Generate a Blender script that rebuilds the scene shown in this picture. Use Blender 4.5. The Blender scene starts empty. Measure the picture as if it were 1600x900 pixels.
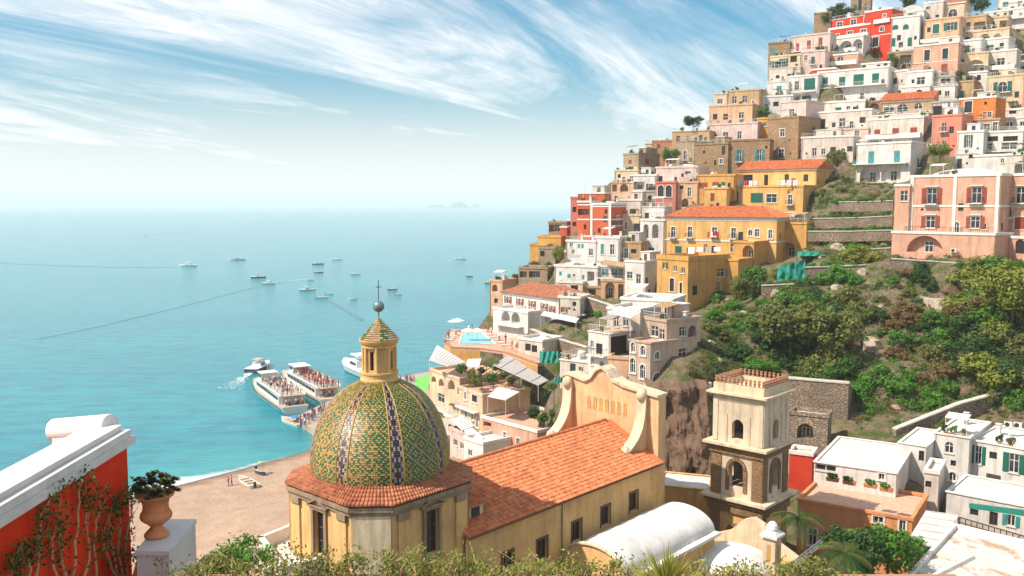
import bpy, math, random
from mathutils import Vector, Matrix, noise
R_ = math.radians
random.seed(7)
scene = bpy.context.scene
COL = scene.collection

# ------------------------------------------------------------------ camera
FPX, CXP, CYP, CAMZ = 1400.0, 800.0, 450.0, 50.0
PITCH = math.atan(132.0 / FPX)
cam_d = bpy.data.cameras.new('camera')
cam = bpy.data.objects.new('camera', cam_d)
COL.objects.link(cam)
cam.location = (0, 0, CAMZ)
cam.rotation_euler = (math.pi / 2 - PITCH, 0, 0)
cam_d.sensor_width = 36.0
cam_d.lens = 36.0 * FPX / 1600.0
cam_d.clip_start = 0.1
cam_d.clip_end = 200000
scene.camera = cam

# ------------------------------------------------------------------ light
SUN_EL, SUN_H = R_(50), Vector((-0.87, -0.33, 0)).normalized()
SUN = Vector((SUN_H.x * math.cos(SUN_EL), SUN_H.y * math.cos(SUN_EL), math.sin(SUN_EL)))
sd = bpy.data.lights.new('sun', 'SUN')
sd.energy = 4.2
sd.angle = R_(0.53)
sd.color = (1.0, 0.90, 0.77)
so = bpy.data.objects.new('sun', sd)
COL.objects.link(so)
so.rotation_euler = SUN.to_track_quat('Z', 'Y').to_euler()
so.location = (-100, -40, 200)

world = bpy.data.worlds.new('World')
scene.world = world
world.use_nodes = True
wn, wl = world.node_tree.nodes, world.node_tree.links
wn.clear()
def W(t, **k):
    n = wn.new(t)
    for a, b in k.items(): setattr(n, a, b)
    return n
def wmath(op, a, b=None, clamp=False):
    n = W('ShaderNodeMath', operation=op, use_clamp=clamp)
    for i, v in enumerate((a, b)):
        if v is None: continue
        if hasattr(v, 'links'): wl.new(v, n.inputs[i])
        else: n.inputs[i].default_value = v
    return n.outputs[0]
sky = W('ShaderNodeTexSky', sky_type='NISHITA', sun_disc=False)
sky.sun_elevation = SUN_EL
sky.sun_rotation = math.atan2(SUN_H.x, SUN_H.y)
sky.altitude = 50
sky.air_density = 1.0
sky.dust_density = 1.6
sky.ozone_density = 2.2
hs = W('ShaderNodeHueSaturation')
hs.inputs['Hue'].default_value = 0.478
hs.inputs['Saturation'].default_value = 1.5
hs.inputs['Value'].default_value = 0.62
wl.new(sky.outputs[0], hs.inputs['Color'])
tc = W('ShaderNodeTexCoord')
sx = W('ShaderNodeSeparateXYZ')
wl.new(tc.outputs['Generated'], sx.inputs[0])
zc = wmath('ADD', wmath('MAXIMUM', sx.outputs[2], 0.0), 0.16)
cu = wmath('DIVIDE', sx.outputs[0], zc)
cv = wmath('DIVIDE', sx.outputs[1], zc)
cb = W('ShaderNodeCombineXYZ')
wl.new(cu, cb.inputs[0]); wl.new(cv, cb.inputs[1])
def cloud(rot, scl, loc, scale, detail, rough, dist, lo, hi):
    m0 = W('ShaderNodeMapping')
    m0.inputs['Rotation'].default_value = (0, 0, rot)
    wl.new(cb.outputs[0], m0.inputs[0])
    mp = W('ShaderNodeMapping')
    mp.inputs['Scale'].default_value = scl
    mp.inputs['Location'].default_value = loc
    wl.new(m0.outputs[0], mp.inputs[0])
    n = W('ShaderNodeTexNoise')
    n.inputs['Scale'].default_value = scale
    n.inputs['Detail'].default_value = detail
    n.inputs['Roughness'].default_value = rough
    n.inputs['Distortion'].default_value = dist
    wl.new(mp.outputs[0], n.inputs['Vector'])
    r = W('ShaderNodeMapRange', interpolation_type='SMOOTHSTEP')
    r.inputs[1].default_value = lo; r.inputs[2].default_value = hi
    wl.new(n.outputs[0], r.inputs[0])
    return r.outputs[0]
c1 = cloud(R_(-50), (0.30, 1.0, 1), (1.35, 0.4, 0), 1.1, 10, 0.64, 1.5, 0.35, 0.60)
c2 = cloud(R_(-56), (0.5, 2.6, 1), (2.3, 1.7, 0), 2.4, 9, 0.70, 1.5, 0.30, 0.66)
c3 = cloud(R_(-60), (0.8, 1.0, 1), (3.4, 1.9, 0), 0.8, 4, 0.5, 0.3, 0.30, 0.50)
cm = wmath('MULTIPLY', c1, wmath('ADD', wmath('MULTIPLY', c2, 0.55), 0.5))
cm = wmath('MULTIPLY', cm, wmath('ADD', wmath('MULTIPLY', c3, 0.75), 0.3))
# haze whitening towards the horizon, as in moist sea air
hz = W('ShaderNodeMapRange', interpolation_type='SMOOTHERSTEP')
hz.inputs[1].default_value = -0.02; hz.inputs[2].default_value = 0.17
hz.inputs[3].default_value = 0.88; hz.inputs[4].default_value = 0.0
wl.new(sx.outputs[2], hz.inputs[0])
mask = wmath('MAXIMUM', wmath('MULTIPLY', cm, 0.95, True), hz.outputs[0], True)
mx = W('ShaderNodeMix', data_type='RGBA')
wl.new(mask, mx.inputs[0])
wl.new(hs.outputs[0], mx.inputs[6])
mx.inputs[7].default_value = (4.6, 4.75, 4.85, 1)
bg = W('ShaderNodeBackground')
bg.inputs['Strength'].default_value = 0.145
wl.new(mx.outputs[2], bg.inputs[0])
wo = W('ShaderNodeOutputWorld')
wl.new(bg.outputs[0], wo.inputs[0])

vs = scene.view_settings
vs.view_transform = 'Standard'
vs.look = 'None'
vs.exposure = 0.66
vs.gamma = 1.0
vs.use_curve_mapping = False
scene.render.engine = 'CYCLES'
scene.cycles.max_bounces = 6
scene.cycles.diffuse_bounces = 3
scene.cycles.glossy_bounces = 3
scene.cycles.transparent_max_bounces = 6
scene.cycles.caustics_reflective = False
scene.cycles.caustics_refractive = False
scene.cycles.use_denoising = True
scene.cycles.volume_bounces = 1

# ------------------------------------------------------------------ pixel helpers
_c, _s = math.cos(PITCH), math.sin(PITCH)
CAM = Vector((0, 0, CAMZ))
def ray(px, py):
    dx, dy = (px - CXP) / FPX, (CYP - py) / FPX
    return Vector((dx, _c + dy * _s, -_s + dy * _c))
def P(px, py, Y):
    d = ray(px, py)
    return CAM + d * (Y / d.y)
def G(px, py, z=0.0):
    d = ray(px, py)
    return CAM + d * ((z - CAMZ) / d.z)
def proj(p):
    q = p - CAM
    f = q.y * _c - q.z * _s
    u = q.y * _s + q.z * _c
    return (CXP + FPX * q.x / f, CYP - FPX * u / f)

# ------------------------------------------------------------------ materials
MATS = {}
def nodemat(name):
    m = bpy.data.materials.new(name)
    m.use_nodes = True
    n = m.node_tree.nodes
    return m, n, m.node_tree.links, n['Principled BSDF']
class NT:
    def __init__(s, m): s.n, s.l = m.node_tree.nodes, m.node_tree.links
    def node(s, t, ins=None, **k):
        nd = s.n.new(t)
        for a, b in k.items(): setattr(nd, a, b)
        for i, v in (ins or {}).items():
            if hasattr(v, 'links'): s.l.new(v, nd.inputs[i])
            else: nd.inputs[i].default_value = v
        return nd
    def noise(s, vec, scale, detail=4, rough=0.55, dist=0.0):
        return s.node('ShaderNodeTexNoise', {'Vector': vec, 'Scale': scale, 'Detail': detail, 'Roughness': rough, 'Distortion': dist}).outputs[0]
    def rng(s, v, a, b, c=0.0, d=1.0):
        return s.node('ShaderNodeMapRange', {0: v, 1: a, 2: b, 3: c, 4: d}).outputs[0]
    def mix(s, f, a, b, blend='MIX'):
        nd = s.node('ShaderNodeMix', data_type='RGBA', blend_type=blend)
        for i, v in ((0, f), (6, a), (7, b)):
            if hasattr(v, 'links'): s.l.new(v, nd.inputs[i])
            else: nd.inputs[i].default_value = v if i == 0 else (*v, 1) if len(v) == 3 else v
        return nd.outputs[2]
    def mul(s, a, b):
        return s.node('ShaderNodeMath', {0: a, 1: b}, operation='MULTIPLY').outputs[0]
    def add(s, a, b):
        return s.node('ShaderNodeMath', {0: a, 1: b}, operation='ADD').outputs[0]
    def mapping(s, vec, scale=(1, 1, 1), rot=(0, 0, 0)):
        return s.node('ShaderNodeMapping', {'Vector': vec, 'Scale': scale, 'Rotation': rot}).outputs[0]
    def bump(s, h, strength, dist, bsdf):
        b = s.node('ShaderNodeBump', {'Height': h, 'Strength': strength, 'Distance': dist})
        s.l.new(b.outputs[0], bsdf.inputs['Normal'])
def dk(c, f): return tuple(x * f for x in c)

def plaster(name, c, stain=0.5, rough=0.9, dirt=(0.20, 0.14, 0.09)):
    if name in MATS: return MATS[name]
    m, n, l, b = nodemat(name)
    t = NT(m)
    pos = t.node('ShaderNodeNewGeometry').outputs['Position']
    big = t.noise(pos, 0.35, 5, 0.6)
    fine = t.noise(pos, 4.0, 5, 0.7)
    streak = t.noise(t.mapping(pos, (1.5, 1.5, 0.2)), 1.0, 6, 0.7)
    blot = t.noise(pos, 0.9, 7, 0.72, 0.6)
    col = t.mix(t.rng(big, 0.3, 0.7), dk(c, 0.76), tuple(min(0.9, x * 1.1) for x in c))
    col = t.mix(t.mul(t.rng(fine, 0.35, 0.75), 0.22), col, dk(c, 0.7))
    col = t.mix(t.mul(t.rng(streak, 0.47, 0.72), 0.85 * min(1, stain)), col, tuple(0.5 * a + 0.5 * d for a, d in zip(dk(c, 0.55), dirt)))
    col = t.mix(t.mul(t.rng(blot, 0.54, 0.66), 0.62 * min(1, stain)), col, tuple(0.55 * a + 0.45 * d for a, d in zip(c, dirt)))
    l.new(col, b.inputs['Base Color'])
    b.inputs['Roughness'].default_value = rough
    b.inputs['Specular IOR Level'].default_value = 0.2
    t.bump(t.add(t.mul(fine, 0.6), t.mul(blot, 0.8)), 0.5, 0.05, b)
    MATS[name] = m
    return m
def masonry(name, c, c2, scale=1.0, mortar=(0.36, 0.30, 0.23), bricks=True):
    if name in MATS: return MATS[name]
    m, n, l, b = nodemat(name)
    t = NT(m)
    pos = t.node('ShaderNodeNewGeometry').outputs['Position']
    v = t.node('ShaderNodeTexVoronoi', {'Vector': t.mapping(pos, (1, 1, 1.5)), 'Scale': 2.4 * scale}, feature='F1')
    e = t.node('ShaderNodeTexVoronoi', {'Vector': t.mapping(pos, (1, 1, 1.5)), 'Scale': 2.4 * scale}, feature='DISTANCE_TO_EDGE')
    rnd = t.node('ShaderNodeSeparateColor', {0: v.outputs['Color']}).outputs[0]
    big = t.noise(pos, 0.3, 6, 0.65)
    col = t.mix(rnd, c, c2)
    col = t.mix(t.rng(big, 0.35, 0.68), dk(c, 0.5), col)
    col = t.mix(t.rng(e.outputs['Distance'], 0.02, 0.10, 0.75, 0.0), col, mortar)
    fine = t.noise(pos, 6, 4, 0.7)
    col = t.mix(t.mul(t.rng(fine, 0.4, 0.7), 0.3), col, dk(c2, 0.6))
    l.new(col, b.inputs['Base Color'])
    b.inputs['Roughness'].default_value = 0.95
    b.inputs['Specular IOR Level'].default_value = 0.15
    t.bump(t.add(t.rng(e.outputs['Distance'], 0.0, 0.12), t.mul(fine, 0.4)), 0.9, 0.10, b)
    MATS[name] = m
    return m
def plain(name, c, rough=0.6, metal=0.0, spec=0.4, var=0.15, scale=3.0):
    if name in MATS: return MATS[name]
    m, n, l, b = nodemat(name)
    t = NT(m)
    pos = t.node('ShaderNodeNewGeometry').outputs['Position']
    ns = t.noise(pos, scale, 5, 0.65)
    l.new(t.mix(t.rng(ns, 0.3, 0.72), dk(c, 1 - var), tuple(min(0.95, x * (1 + var * 0.5)) for x in c)), b.inputs['Base Color'])
    b.inputs['Roughness'].default_value = rough
    b.inputs['Metallic'].default_value = metal
    b.inputs['Specular IOR Level'].default_value = spec
    MATS[name] = m
    return m
def tilemat(name, c, c2, rough=0.75):
    if name in MATS: return MATS[name]
    m, n, l, b = nodemat(name)
    t = NT(m)
    g = t.node('ShaderNodeNewGeometry')
    ri = g.outputs['Random Per Island']
    pos = g.outputs['Position']
    big = t.noise(pos, 0.5, 5, 0.65)
    col = t.mix(ri, c, c2)
    col = t.mix(t.mul(t.rng(big, 0.52, 0.75), 0.55), col, dk(c, 0.45))
    col = t.mix(t.mul(t.rng(t.noise(pos, 5, 4, .7), 0.5, 0.75), 0.4), col, dk(c2, 1.15))
    l.new(col, b.inputs['Base Color'])
    b.inputs['Roughness'].default_value = rough
    b.inputs['Specular IOR Level'].default_value = 0.25
    t.bump(t.noise(pos, 9, 4, .7), 0.4, 0.03, b)
    MATS[name] = m
    return m
def leafmat(name, c, c2, tr=0.36):
    if name in MATS: return MATS[name]
    m, n, l, b = nodemat(name)
    t = NT(m)
    g = t.node('ShaderNodeNewGeometry')
    col = t.mix(g.outputs['Random Per Island'], c, c2)
    big = t.noise(g.outputs['Position'], 0.7, 3, 0.6)
    col = t.mix(t.rng(big, 0.35, 0.7), dk(c, 0.7), col)
    l.new(col, b.inputs['Base Color'])
    b.inputs['Roughness'].default_value = 0.55
    b.inputs['Specular IOR Level'].default_value = 0.3
    tl = t.node('ShaderNodeBsdfTranslucent', {0: col})
    ms = t.node('ShaderNodeMixShader', {0: tr, 1: b.outputs[0], 2: tl.outputs[0]})
    l.new(ms.outputs[0], n['Material Output'].inputs['Surface'])
    MATS[name] = m
    return m

C = dict(white=(.68, .635, .585), offwhite=(.64, .555, .475), cream=(.66, .50, .33), palepink=(.66, .495, .43), pink=(.66, .36, .25),
         salmon=(.66, .24, .165), red=(.60, .045, .018), redorange=(.58, .115, .05), orange=(.70, .20, .045), peach=(.68, .42, .26),
         yellow=(.72, .415, .14), gold=(.63, .335, .095), tan=(.50, .325, .18), grey=(.42, .37, .315), rose=(.56, .19, .135), brownpink=(.48, .235, .145), weathered=(.52, .385, .29), salmonorange=(.70, .275, .115))
for k, v in C.items():
    plaster(k, v, 0.65 if k in ('white', 'red', 'orange') else 1.25 if k == 'weathered' else 0.85)
masonry('stone', (.55, .335, .175), (.34, .20, .105), 0.75)
masonry('stonelight', (.60, .45, .30), (.48, .34, .21), 0.9)
masonry('rubble', (.47, .36, .26), (.26, .185, .13), 0.95, (.13, .10, .075))
plain('trim', (.70, .65, .59), 0.8, var=0.2, scale=1.5)
plaster('roofwhite', (.66, .63, .60), 0.7, dirt=(.30, .22, .15))
plain('green', (.010, .12, .085), 0.5)
plain('teal', (.05, .27, .28), 0.5)
plain('redbrown', (.28, .06, .03), 0.6)
plain('brown', (.13, .065, .035), 0.7)
plain('darkwood', (.07, .04, .025), 0.7)
plain('iron', (.045, .04, .04), 0.5, 0.3)
plain('whitemetal', (.62, .60, .57), 0.45)
plain('bluerail', (.10, .42, .55), 0.5)
plain('steel', (.45, .45, .45), 0.35, 0.7)
plain('concrete', (.52, .47, .41), 0.9, var=0.3, scale=1.0)
plain('terracotta', (.62, .24, .10), 0.8, var=0.25, scale=5)
plain('terrazza', (.62, .36, .25), 0.85, var=0.25, scale=1.5)
plain('canvas', (.64, .61, .58), 0.9, var=0.12)
plain('greycanvas', (.40, .37, .35), 0.9, var=0.2, scale=1.0)
plain('cloth_white', (.82, .82, .82), 0.9)
plain('cloth_red', (.55, .05, .05), 0.9)
plain('cloth_blue', (.08, .16, .35), 0.9)
plain('cloth_dark', (.03, .03, .04), 0.9)
plain('cloth_tan', (.50, .36, .25), 0.9)
plain('skin', (.52, .29, .19), 0.6)
plain('netgreen', (.012, .22, .16), 0.8, var=0.35, scale=1.2)
tilemat('rooftile', (.64, .22, .09), (.45, .13, .055))
tilemat('churchtile', (.70, .25, .105), (.47, .145, .06))
tilemat('oldtile', (.50, .20, .11), (.34, .13, .075))
m, n, l, b = nodemat('glass_dark')
b.inputs['Base Color'].default_value = (.018, .026, .03, 1)
b.inputs['Roughness'].default_value = 0.12
b.inputs['Specular IOR Level'].default_value = 0.6
MATS['glass_dark'] = m
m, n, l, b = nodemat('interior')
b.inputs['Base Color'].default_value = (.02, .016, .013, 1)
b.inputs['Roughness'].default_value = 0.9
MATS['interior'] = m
leafmat('leaf_green', (.085, .215, .024), (.18, .33, .04))
leafmat('leaf_bright', (.09, .27, .025), (.18, .38, .045))
leafmat('leaf_olive', (.17, .20, .045), (.28, .28, .07))
leafmat('leaf_yellow', (.24, .29, .035), (.37, .37, .06))
leafmat('leaf_dark', (.035, .10, .018), (.08, .155, .03))
leafmat('leaf_dry', (.22, .13, .05), (.30, .20, .08))
plain('bark', (.16, .11, .075), 0.95, var=0.35, scale=8)

# ------------------------------------------------------------------ mesh helper
class MB:
    def __init__(s): s.v, s.f, s.m = [], [], []
    def face(s, pts, mi=0):
        i = len(s.v)
        s.v.extend([tuple(p) for p in pts])
        s.f.append(tuple(range(i, i + len(pts))))
        s.m.append(mi)
    def mesh(s, vs, fs, mi=0):
        i = len(s.v)
        s.v.extend([tuple(p) for p in vs])
        for f in fs:
            s.f.append(tuple(i + k for k in f)); s.m.append(mi)
    def box(s, x0, x1, y0, y1, z0, z1, mi=0):
        s.hexa([(x0, y0, z0), (x1, y0, z0), (x1, y1, z0), (x0, y1, z0), (x0, y0, z1), (x1, y0, z1), (x1, y1, z1), (x0, y1, z1)], mi)
    def hexa(s, p, mi=0):
        s.mesh(p, [(3, 2, 1, 0), (4, 5, 6, 7), (0, 1, 5, 4), (1, 2, 6, 5), (2, 3, 7, 6), (3, 0, 4, 7)], mi)
    def prism(s, poly, z0, z1, mi=0):
        n = len(poly)
        s.mesh([(x, y, z0) for x, y in poly] + [(x, y, z1) for x, y in poly],
               [tuple(range(n - 1, -1, -1)), tuple(range(n, 2 * n))] + [(i, (i + 1) % n, n + (i + 1) % n, n + i) for i in range(n)], mi)
    def lathe(s, prof, seg=24, c=(0, 0), mi=0, a0=0.0, a1=2 * math.pi, sx=1.0, sy=1.0):
        full = abs(a1 - a0 - 2 * math.pi) < 1e-6
        ns = seg if full else seg + 1
        vs = []
        for r, z in prof:
            for i in range(ns):
                a = a0 + (a1 - a0) * i / seg
                vs.append((c[0] + r * math.cos(a) * sx, c[1] + r * math.sin(a) * sy, z))
        fs = []
        for k in range(len(prof) - 1):
            for i in range(seg):
                j = (i + 1) % ns
                fs.append((k * ns + i, k * ns + j, (k + 1) * ns + j, (k + 1) * ns + i))
        s.mesh(vs, fs, mi)
    def tube(s, pts, rad, seg=6, mi=0):
        pts = [Vector(p) for p in pts]
        if not hasattr(rad, '__len__'): rad = [rad] * len(pts)
        vs, fs = [], []
        for k, p in enumerate(pts):
            d = (pts[min(k + 1, len(pts) - 1)] - pts[max(k - 1, 0)])
            d = d.normalized() if d.length > 1e-9 else Vector((0, 0, 1))
            a = d.orthogonal().normalized() if k == 0 else (a - d * a.dot(d)).normalized()
            bb = d.cross(a)
            for i in range(seg):
                an = 2 * math.pi * i / seg
                vs.append(p + (a * math.cos(an) + bb * math.sin(an)) * rad[k])
        for k in range(len(pts) - 1):
            for i in range(seg):
                j = (i + 1) % seg
                fs.append((k * seg + i, k * seg + j, (k + 1) * seg + j, (k + 1) * seg + i))
        fs.append(tuple(range(seg - 1, -1, -1)))
        fs.append(tuple((len(pts) - 1) * seg + i for i in range(seg)))
        s.mesh(vs, fs, mi)
    def bar(s, a, b, w, mi=0): s.tube([a, b], w, 4, mi)
    def data(s, name, mats, smooth=False):
        me = bpy.data.meshes.new(name)
        me.from_pydata(s.v, [], s.f)
        if isinstance(mats, str): mats = [mats]
        for k in mats: me.materials.append(MATS[k])
        if len(mats) > 1: me.polygons.foreach_set('material_index', s.m)
        if smooth: me.polygons.foreach_set('use_smooth', [True] * len(s.f))
        me.update()
        return me
    def obj(s, name, mats, parent=None, mw=None, smooth=False):
        return link(name, s.data(name, mats, smooth), parent, mw)
def link(name, data, parent=None, mb=None):
    o = bpy.data.objects.new(name, data)
    COL.objects.link(o)
    if parent is not None: o.parent = parent
    if mb is not None: o.matrix_basis = mb
    return o
def tag(o, label=None, cat=None, group=None, kind=None):
    for k, v in (('label', label), ('category', cat), ('group', group), ('kind', kind)):
        if v: o[k] = v
    return o
def thing(name, label, cat, loc=(0, 0, 0), rz=0.0, group=None):
    o = bpy.data.objects.new(name, None)
    COL.objects.link(o)
    o.location = loc
    o.rotation_euler = (0, 0, rz)
    return tag(o, label, cat, group)
def copy_tree(o, parent=None):
    c = o.copy(); COL.objects.link(c)
    c.parent = parent
    for ch in list(o.children): copy_tree(ch, c)
    return c
T = Matrix.Translation
def RZ(a): return Matrix.Rotation(a, 4, 'Z')
# ================================================================== houses
REG = dict(F=(0, 0, 1), R1=(1200, 0, 4), R2=(900, 150, 4), R3=(1200, 200, 4), R4=(750, 300, 4), R5=(650, 450, 4), R6=(850, 375, 4),
           R7=(1200, 400, 3.6), R8=(1200, 640, 3.4625), Z1=(1280, 0, 10), Z7=(660, 560, 5.627))
GROUND = []          # (x, y, z) samples the terrain is draped over
WCACHE = {}
def arcpts(w, h, n=10):
    r = min(w / 2, h)
    return [(w / 2 * math.cos(math.pi * i / n), h - r + r * math.sin(math.pi * i / n)) for i in range(n + 1)]
def frame_mesh(kind, w, h, arch):
    key = (kind, round(w, 1), round(h, 1), arch)
    if key in WCACHE: return WCACHE[key]
    w, h = key[1], key[2]
    out = {}
    if kind == 'frame' or kind == 'darkframe':
        m = MB(); t = min(0.09, w * 0.12)
        m.box(-w / 2, -w / 2 + t, -.04, .04, 0, h); m.box(w / 2 - t, w / 2, -.04, .04, 0, h)
        m.box(-w / 2 + t, w / 2 - t, -.04, .04, h - t, h - .002); m.box(-w / 2 + t, w / 2 - t, -.04, .04, .002, t)
        m.box(-t / 2, t / 2, -.038, .038, t, h - t)
        if h > 1.3: m.box(-w / 2 + t, -t / 2, -.034, .034, h * .62, h * .62 + t * .7); m.box(t / 2, w / 2 - t, -.034, .034, h * .62, h * .62 + t * .7)
        if arch:
            a = arcpts(w, h, 10)
            for i in range(10):
                (x0, z0), (x1, z1) = a[i], a[i + 1]
                m.bar((x0 * .97, 0, z0 - .03), (x1 * .97, 0, z1 - .03), t * .7)
        me = m.data('window', 'trim' if kind == 'frame' else 'darkwood')
    elif kind == 'pane':
        m = MB(); m.box(-w / 2, w / 2, .01, .03, 0, h); me = m.data('pane', 'glass_dark')
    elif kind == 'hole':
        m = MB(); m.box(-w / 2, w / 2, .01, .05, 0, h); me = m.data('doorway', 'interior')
    elif kind.startswith('shut'):
        m = MB(); m.box(-w / 2, w / 2, -.03, .03, 0, h)
        nl = max(3, int(h / .22))
        for i in range(nl):
            z = .08 + (h - .16) * i / nl
            m.box(-w / 2 + .05, w / 2 - .05, -.055, -.028, z, z + (h - .16) / nl * .55)
        me = m.data('shutter', kind.split(':')[1])
    elif kind == 'surround':
        m = MB(); t = .16
        m.box(-w / 2 - t, -w / 2, -.07, .02, -.02, h + t); m.box(w / 2, w / 2 + t, -.07, .02, -.02, h + t)
        m.box(-w / 2, w / 2, -.068, .02, h, h + t)
        m.box(-w / 2 - t - .06, w / 2 + t + .06, -.16, .02, -.14, -.02)
        me = m.data('surround', 'trim')
    elif kind == 'archsurround':
        m = MB(); a = arcpts(w + .16, h + .08, 12)
        for i in range(12): m.bar((a[i][0], -.03, a[i][1]), (a[i + 1][0], -.03, a[i + 1][1]), .11)
        m.box(-w / 2 - .17, -w / 2, -.07, .02, 0, h - w / 2); m.box(w / 2, w / 2 + .17, -.07, .02, 0, h - w / 2)
        m.box(-w / 2 - .2, w / 2 + .2, -.16, .02, -.14, -.02)
        me = m.data('surround', 'trim')
    elif kind == 'hood':
        m = MB(); m.box(-w / 2 - .3, w / 2 + .3, -.30, .02, h + .22, h + .34); m.box(-w / 2 - .2, w / 2 + .2, -.2, .02, h + .12, h + .218)
        me = m.data('hood', 'trim')
    elif kind == 'sill':
        m = MB(); m.box(-w / 2 - .1, w / 2 + .1, -.13, .1, -.1, 0); me = m.data('sill', 'trim')
    elif kind == 'balcony':
        m = MB(); m.box(-w / 2 - .35, w / 2 + .35, -.85, .0, -.16, -.02)
        for sx in (-1, 1): m.box(sx * w * .35 - .07, sx * w * .35 + .07, -.6, 0, -.42, -.162)
        me = m.data('balcony', 'trim')
    elif kind == 'balrail':
        m = MB(); x0, x1 = -w / 2 - .32, w / 2 + .32
        n = max(4, int((x1 - x0) / .2))
        for i in range(n + 1):
            x = x0 + (x1 - x0) * i / n
            m.bar((x, -.82, -.02), (x, -.82, .92), .018)
        for y in (-.55, -.28):
            for x in (x0, x1): m.bar((x, y, -.02), (x, y, .92), .018)
        m.bar((x0, -.82, .93), (x1, -.82, .93), .035)
        for x in (x0, x1): m.bar((x, -.82, .93), (x, 0, .93), .03)
        me = m.data('railing', 'iron')
    WCACHE[key] = me
    return me

def wall_grid(mb, W_, z0, z1, ops, to3):
    """one wall plane u 0..W, v z0..z1 with openings (u0,u1,v0,v1,arch,depth); to3(u, v, d) with d inward"""
    us = sorted(set([0.0, W_] + [o[0] for o in ops] + [o[1] for o in ops]))
    vsx = sorted(set([z0, z1] + [o[2] for o in ops] + [o[3] for o in ops]))
    for i in range(len(us) - 1):
        j = 0
        while j < len(vsx) - 1:
            uc, vc = (us[i] + us[i + 1]) / 2, (vsx[j] + vsx[j + 1]) / 2
            if any(o[0] < uc < o[1] and o[2] < vc < o[3] for o in ops):
                j += 1; continue
            k = j + 1
            while k < len(vsx) - 1:
                vc = (vsx[k] + vsx[k + 1]) / 2
                if any(o[0] < uc < o[1] and o[2] < vc < o[3] for o in ops): break
                k += 1
            mb.face([to3(us[i], vsx[j], 0), to3(us[i + 1], vsx[j], 0), to3(us[i + 1], vsx[k], 0), to3(us[i], vsx[k], 0)])
            j = k
    for (a, b, c, d, arch, dp) in ops:
        w, h, um = b - a, d - c, (a + b) / 2
        if arch:
            ar = [(um + x, c + z) for x, z in arcpts(w, h, 10)]
            zs = ar[0][1]
            pr = [(b, c)] + ar + [(a, c)]
            # spandrels
            for i in range(5):
                mb.face([to3(b, d, 0), to3(*ar[i + 1], 0), to3(*ar[i], 0)])
                mb.face([to3(a, d, 0), to3(*ar[10 - i], 0), to3(*ar[9 - i], 0)])
        else:
            pr = [(b, c), (b, d), (a, d), (a, c)]
        for i in range(len(pr) - 1):
            p, q = pr[i], pr[i + 1]
            mb.face([to3(*p, 0), to3(*q, 0), to3(*q, dp), to3(*p, dp)])
        mb.face([to3(a, c, 0), to3(b, c, 0), to3(b, c, dp), to3(a, c, dp)])
        if dp > 0.6:                       # a loggia has its own back wall
            mb.face([to3(a, c, dp), to3(b, c, dp), to3(b, d, dp), to3(a, d, dp)])

def tile_field(mb, o, eu, ev, lu, lv, du=0.3, dv=0.42, mi=0):
    """pan tiles: rows of half-round tiles. o origin at eave, eu along the eave, ev up the slope"""
    eu, ev, o = Vector(eu).normalized(), Vector(ev).normalized(), Vector(o)
    nn = eu.cross(ev).normalized()
    if nn.z < 0: nn = -nn
    nu, nv = max(1, int(round(lu / du))), max(1, int(round(lv / dv)))
    du, dv = lu / nu, lv / nv
    pf = [(-0.5, 0.0), (-0.30, 0.30), (0, 0.42), (0.30, 0.30), (0.5, 0.0)]
    for j in range(nv):
        for i in range(nu):
            jx = random.uniform(-.03, .03)
            b0 = o + eu * (du * (i + .5)) + ev * (dv * j - .05)
            b1 = o + eu * (du * (i + .5)) + ev * (dv * (j + 1))
            lo = [b0 + eu * (x * du * 1.02) + nn * (z * du + .05 + jx) for x, z in pf]
            hi = [b1 + eu * (x * du * .9) + nn * (z * du * .85 + .01) for x, z in pf]
            mb.mesh(lo + hi, [(k, k + 1, 6 + k, 5 + k) for k in range(4)] + [(0, 4, 3, 2, 1)], mi)

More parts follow.
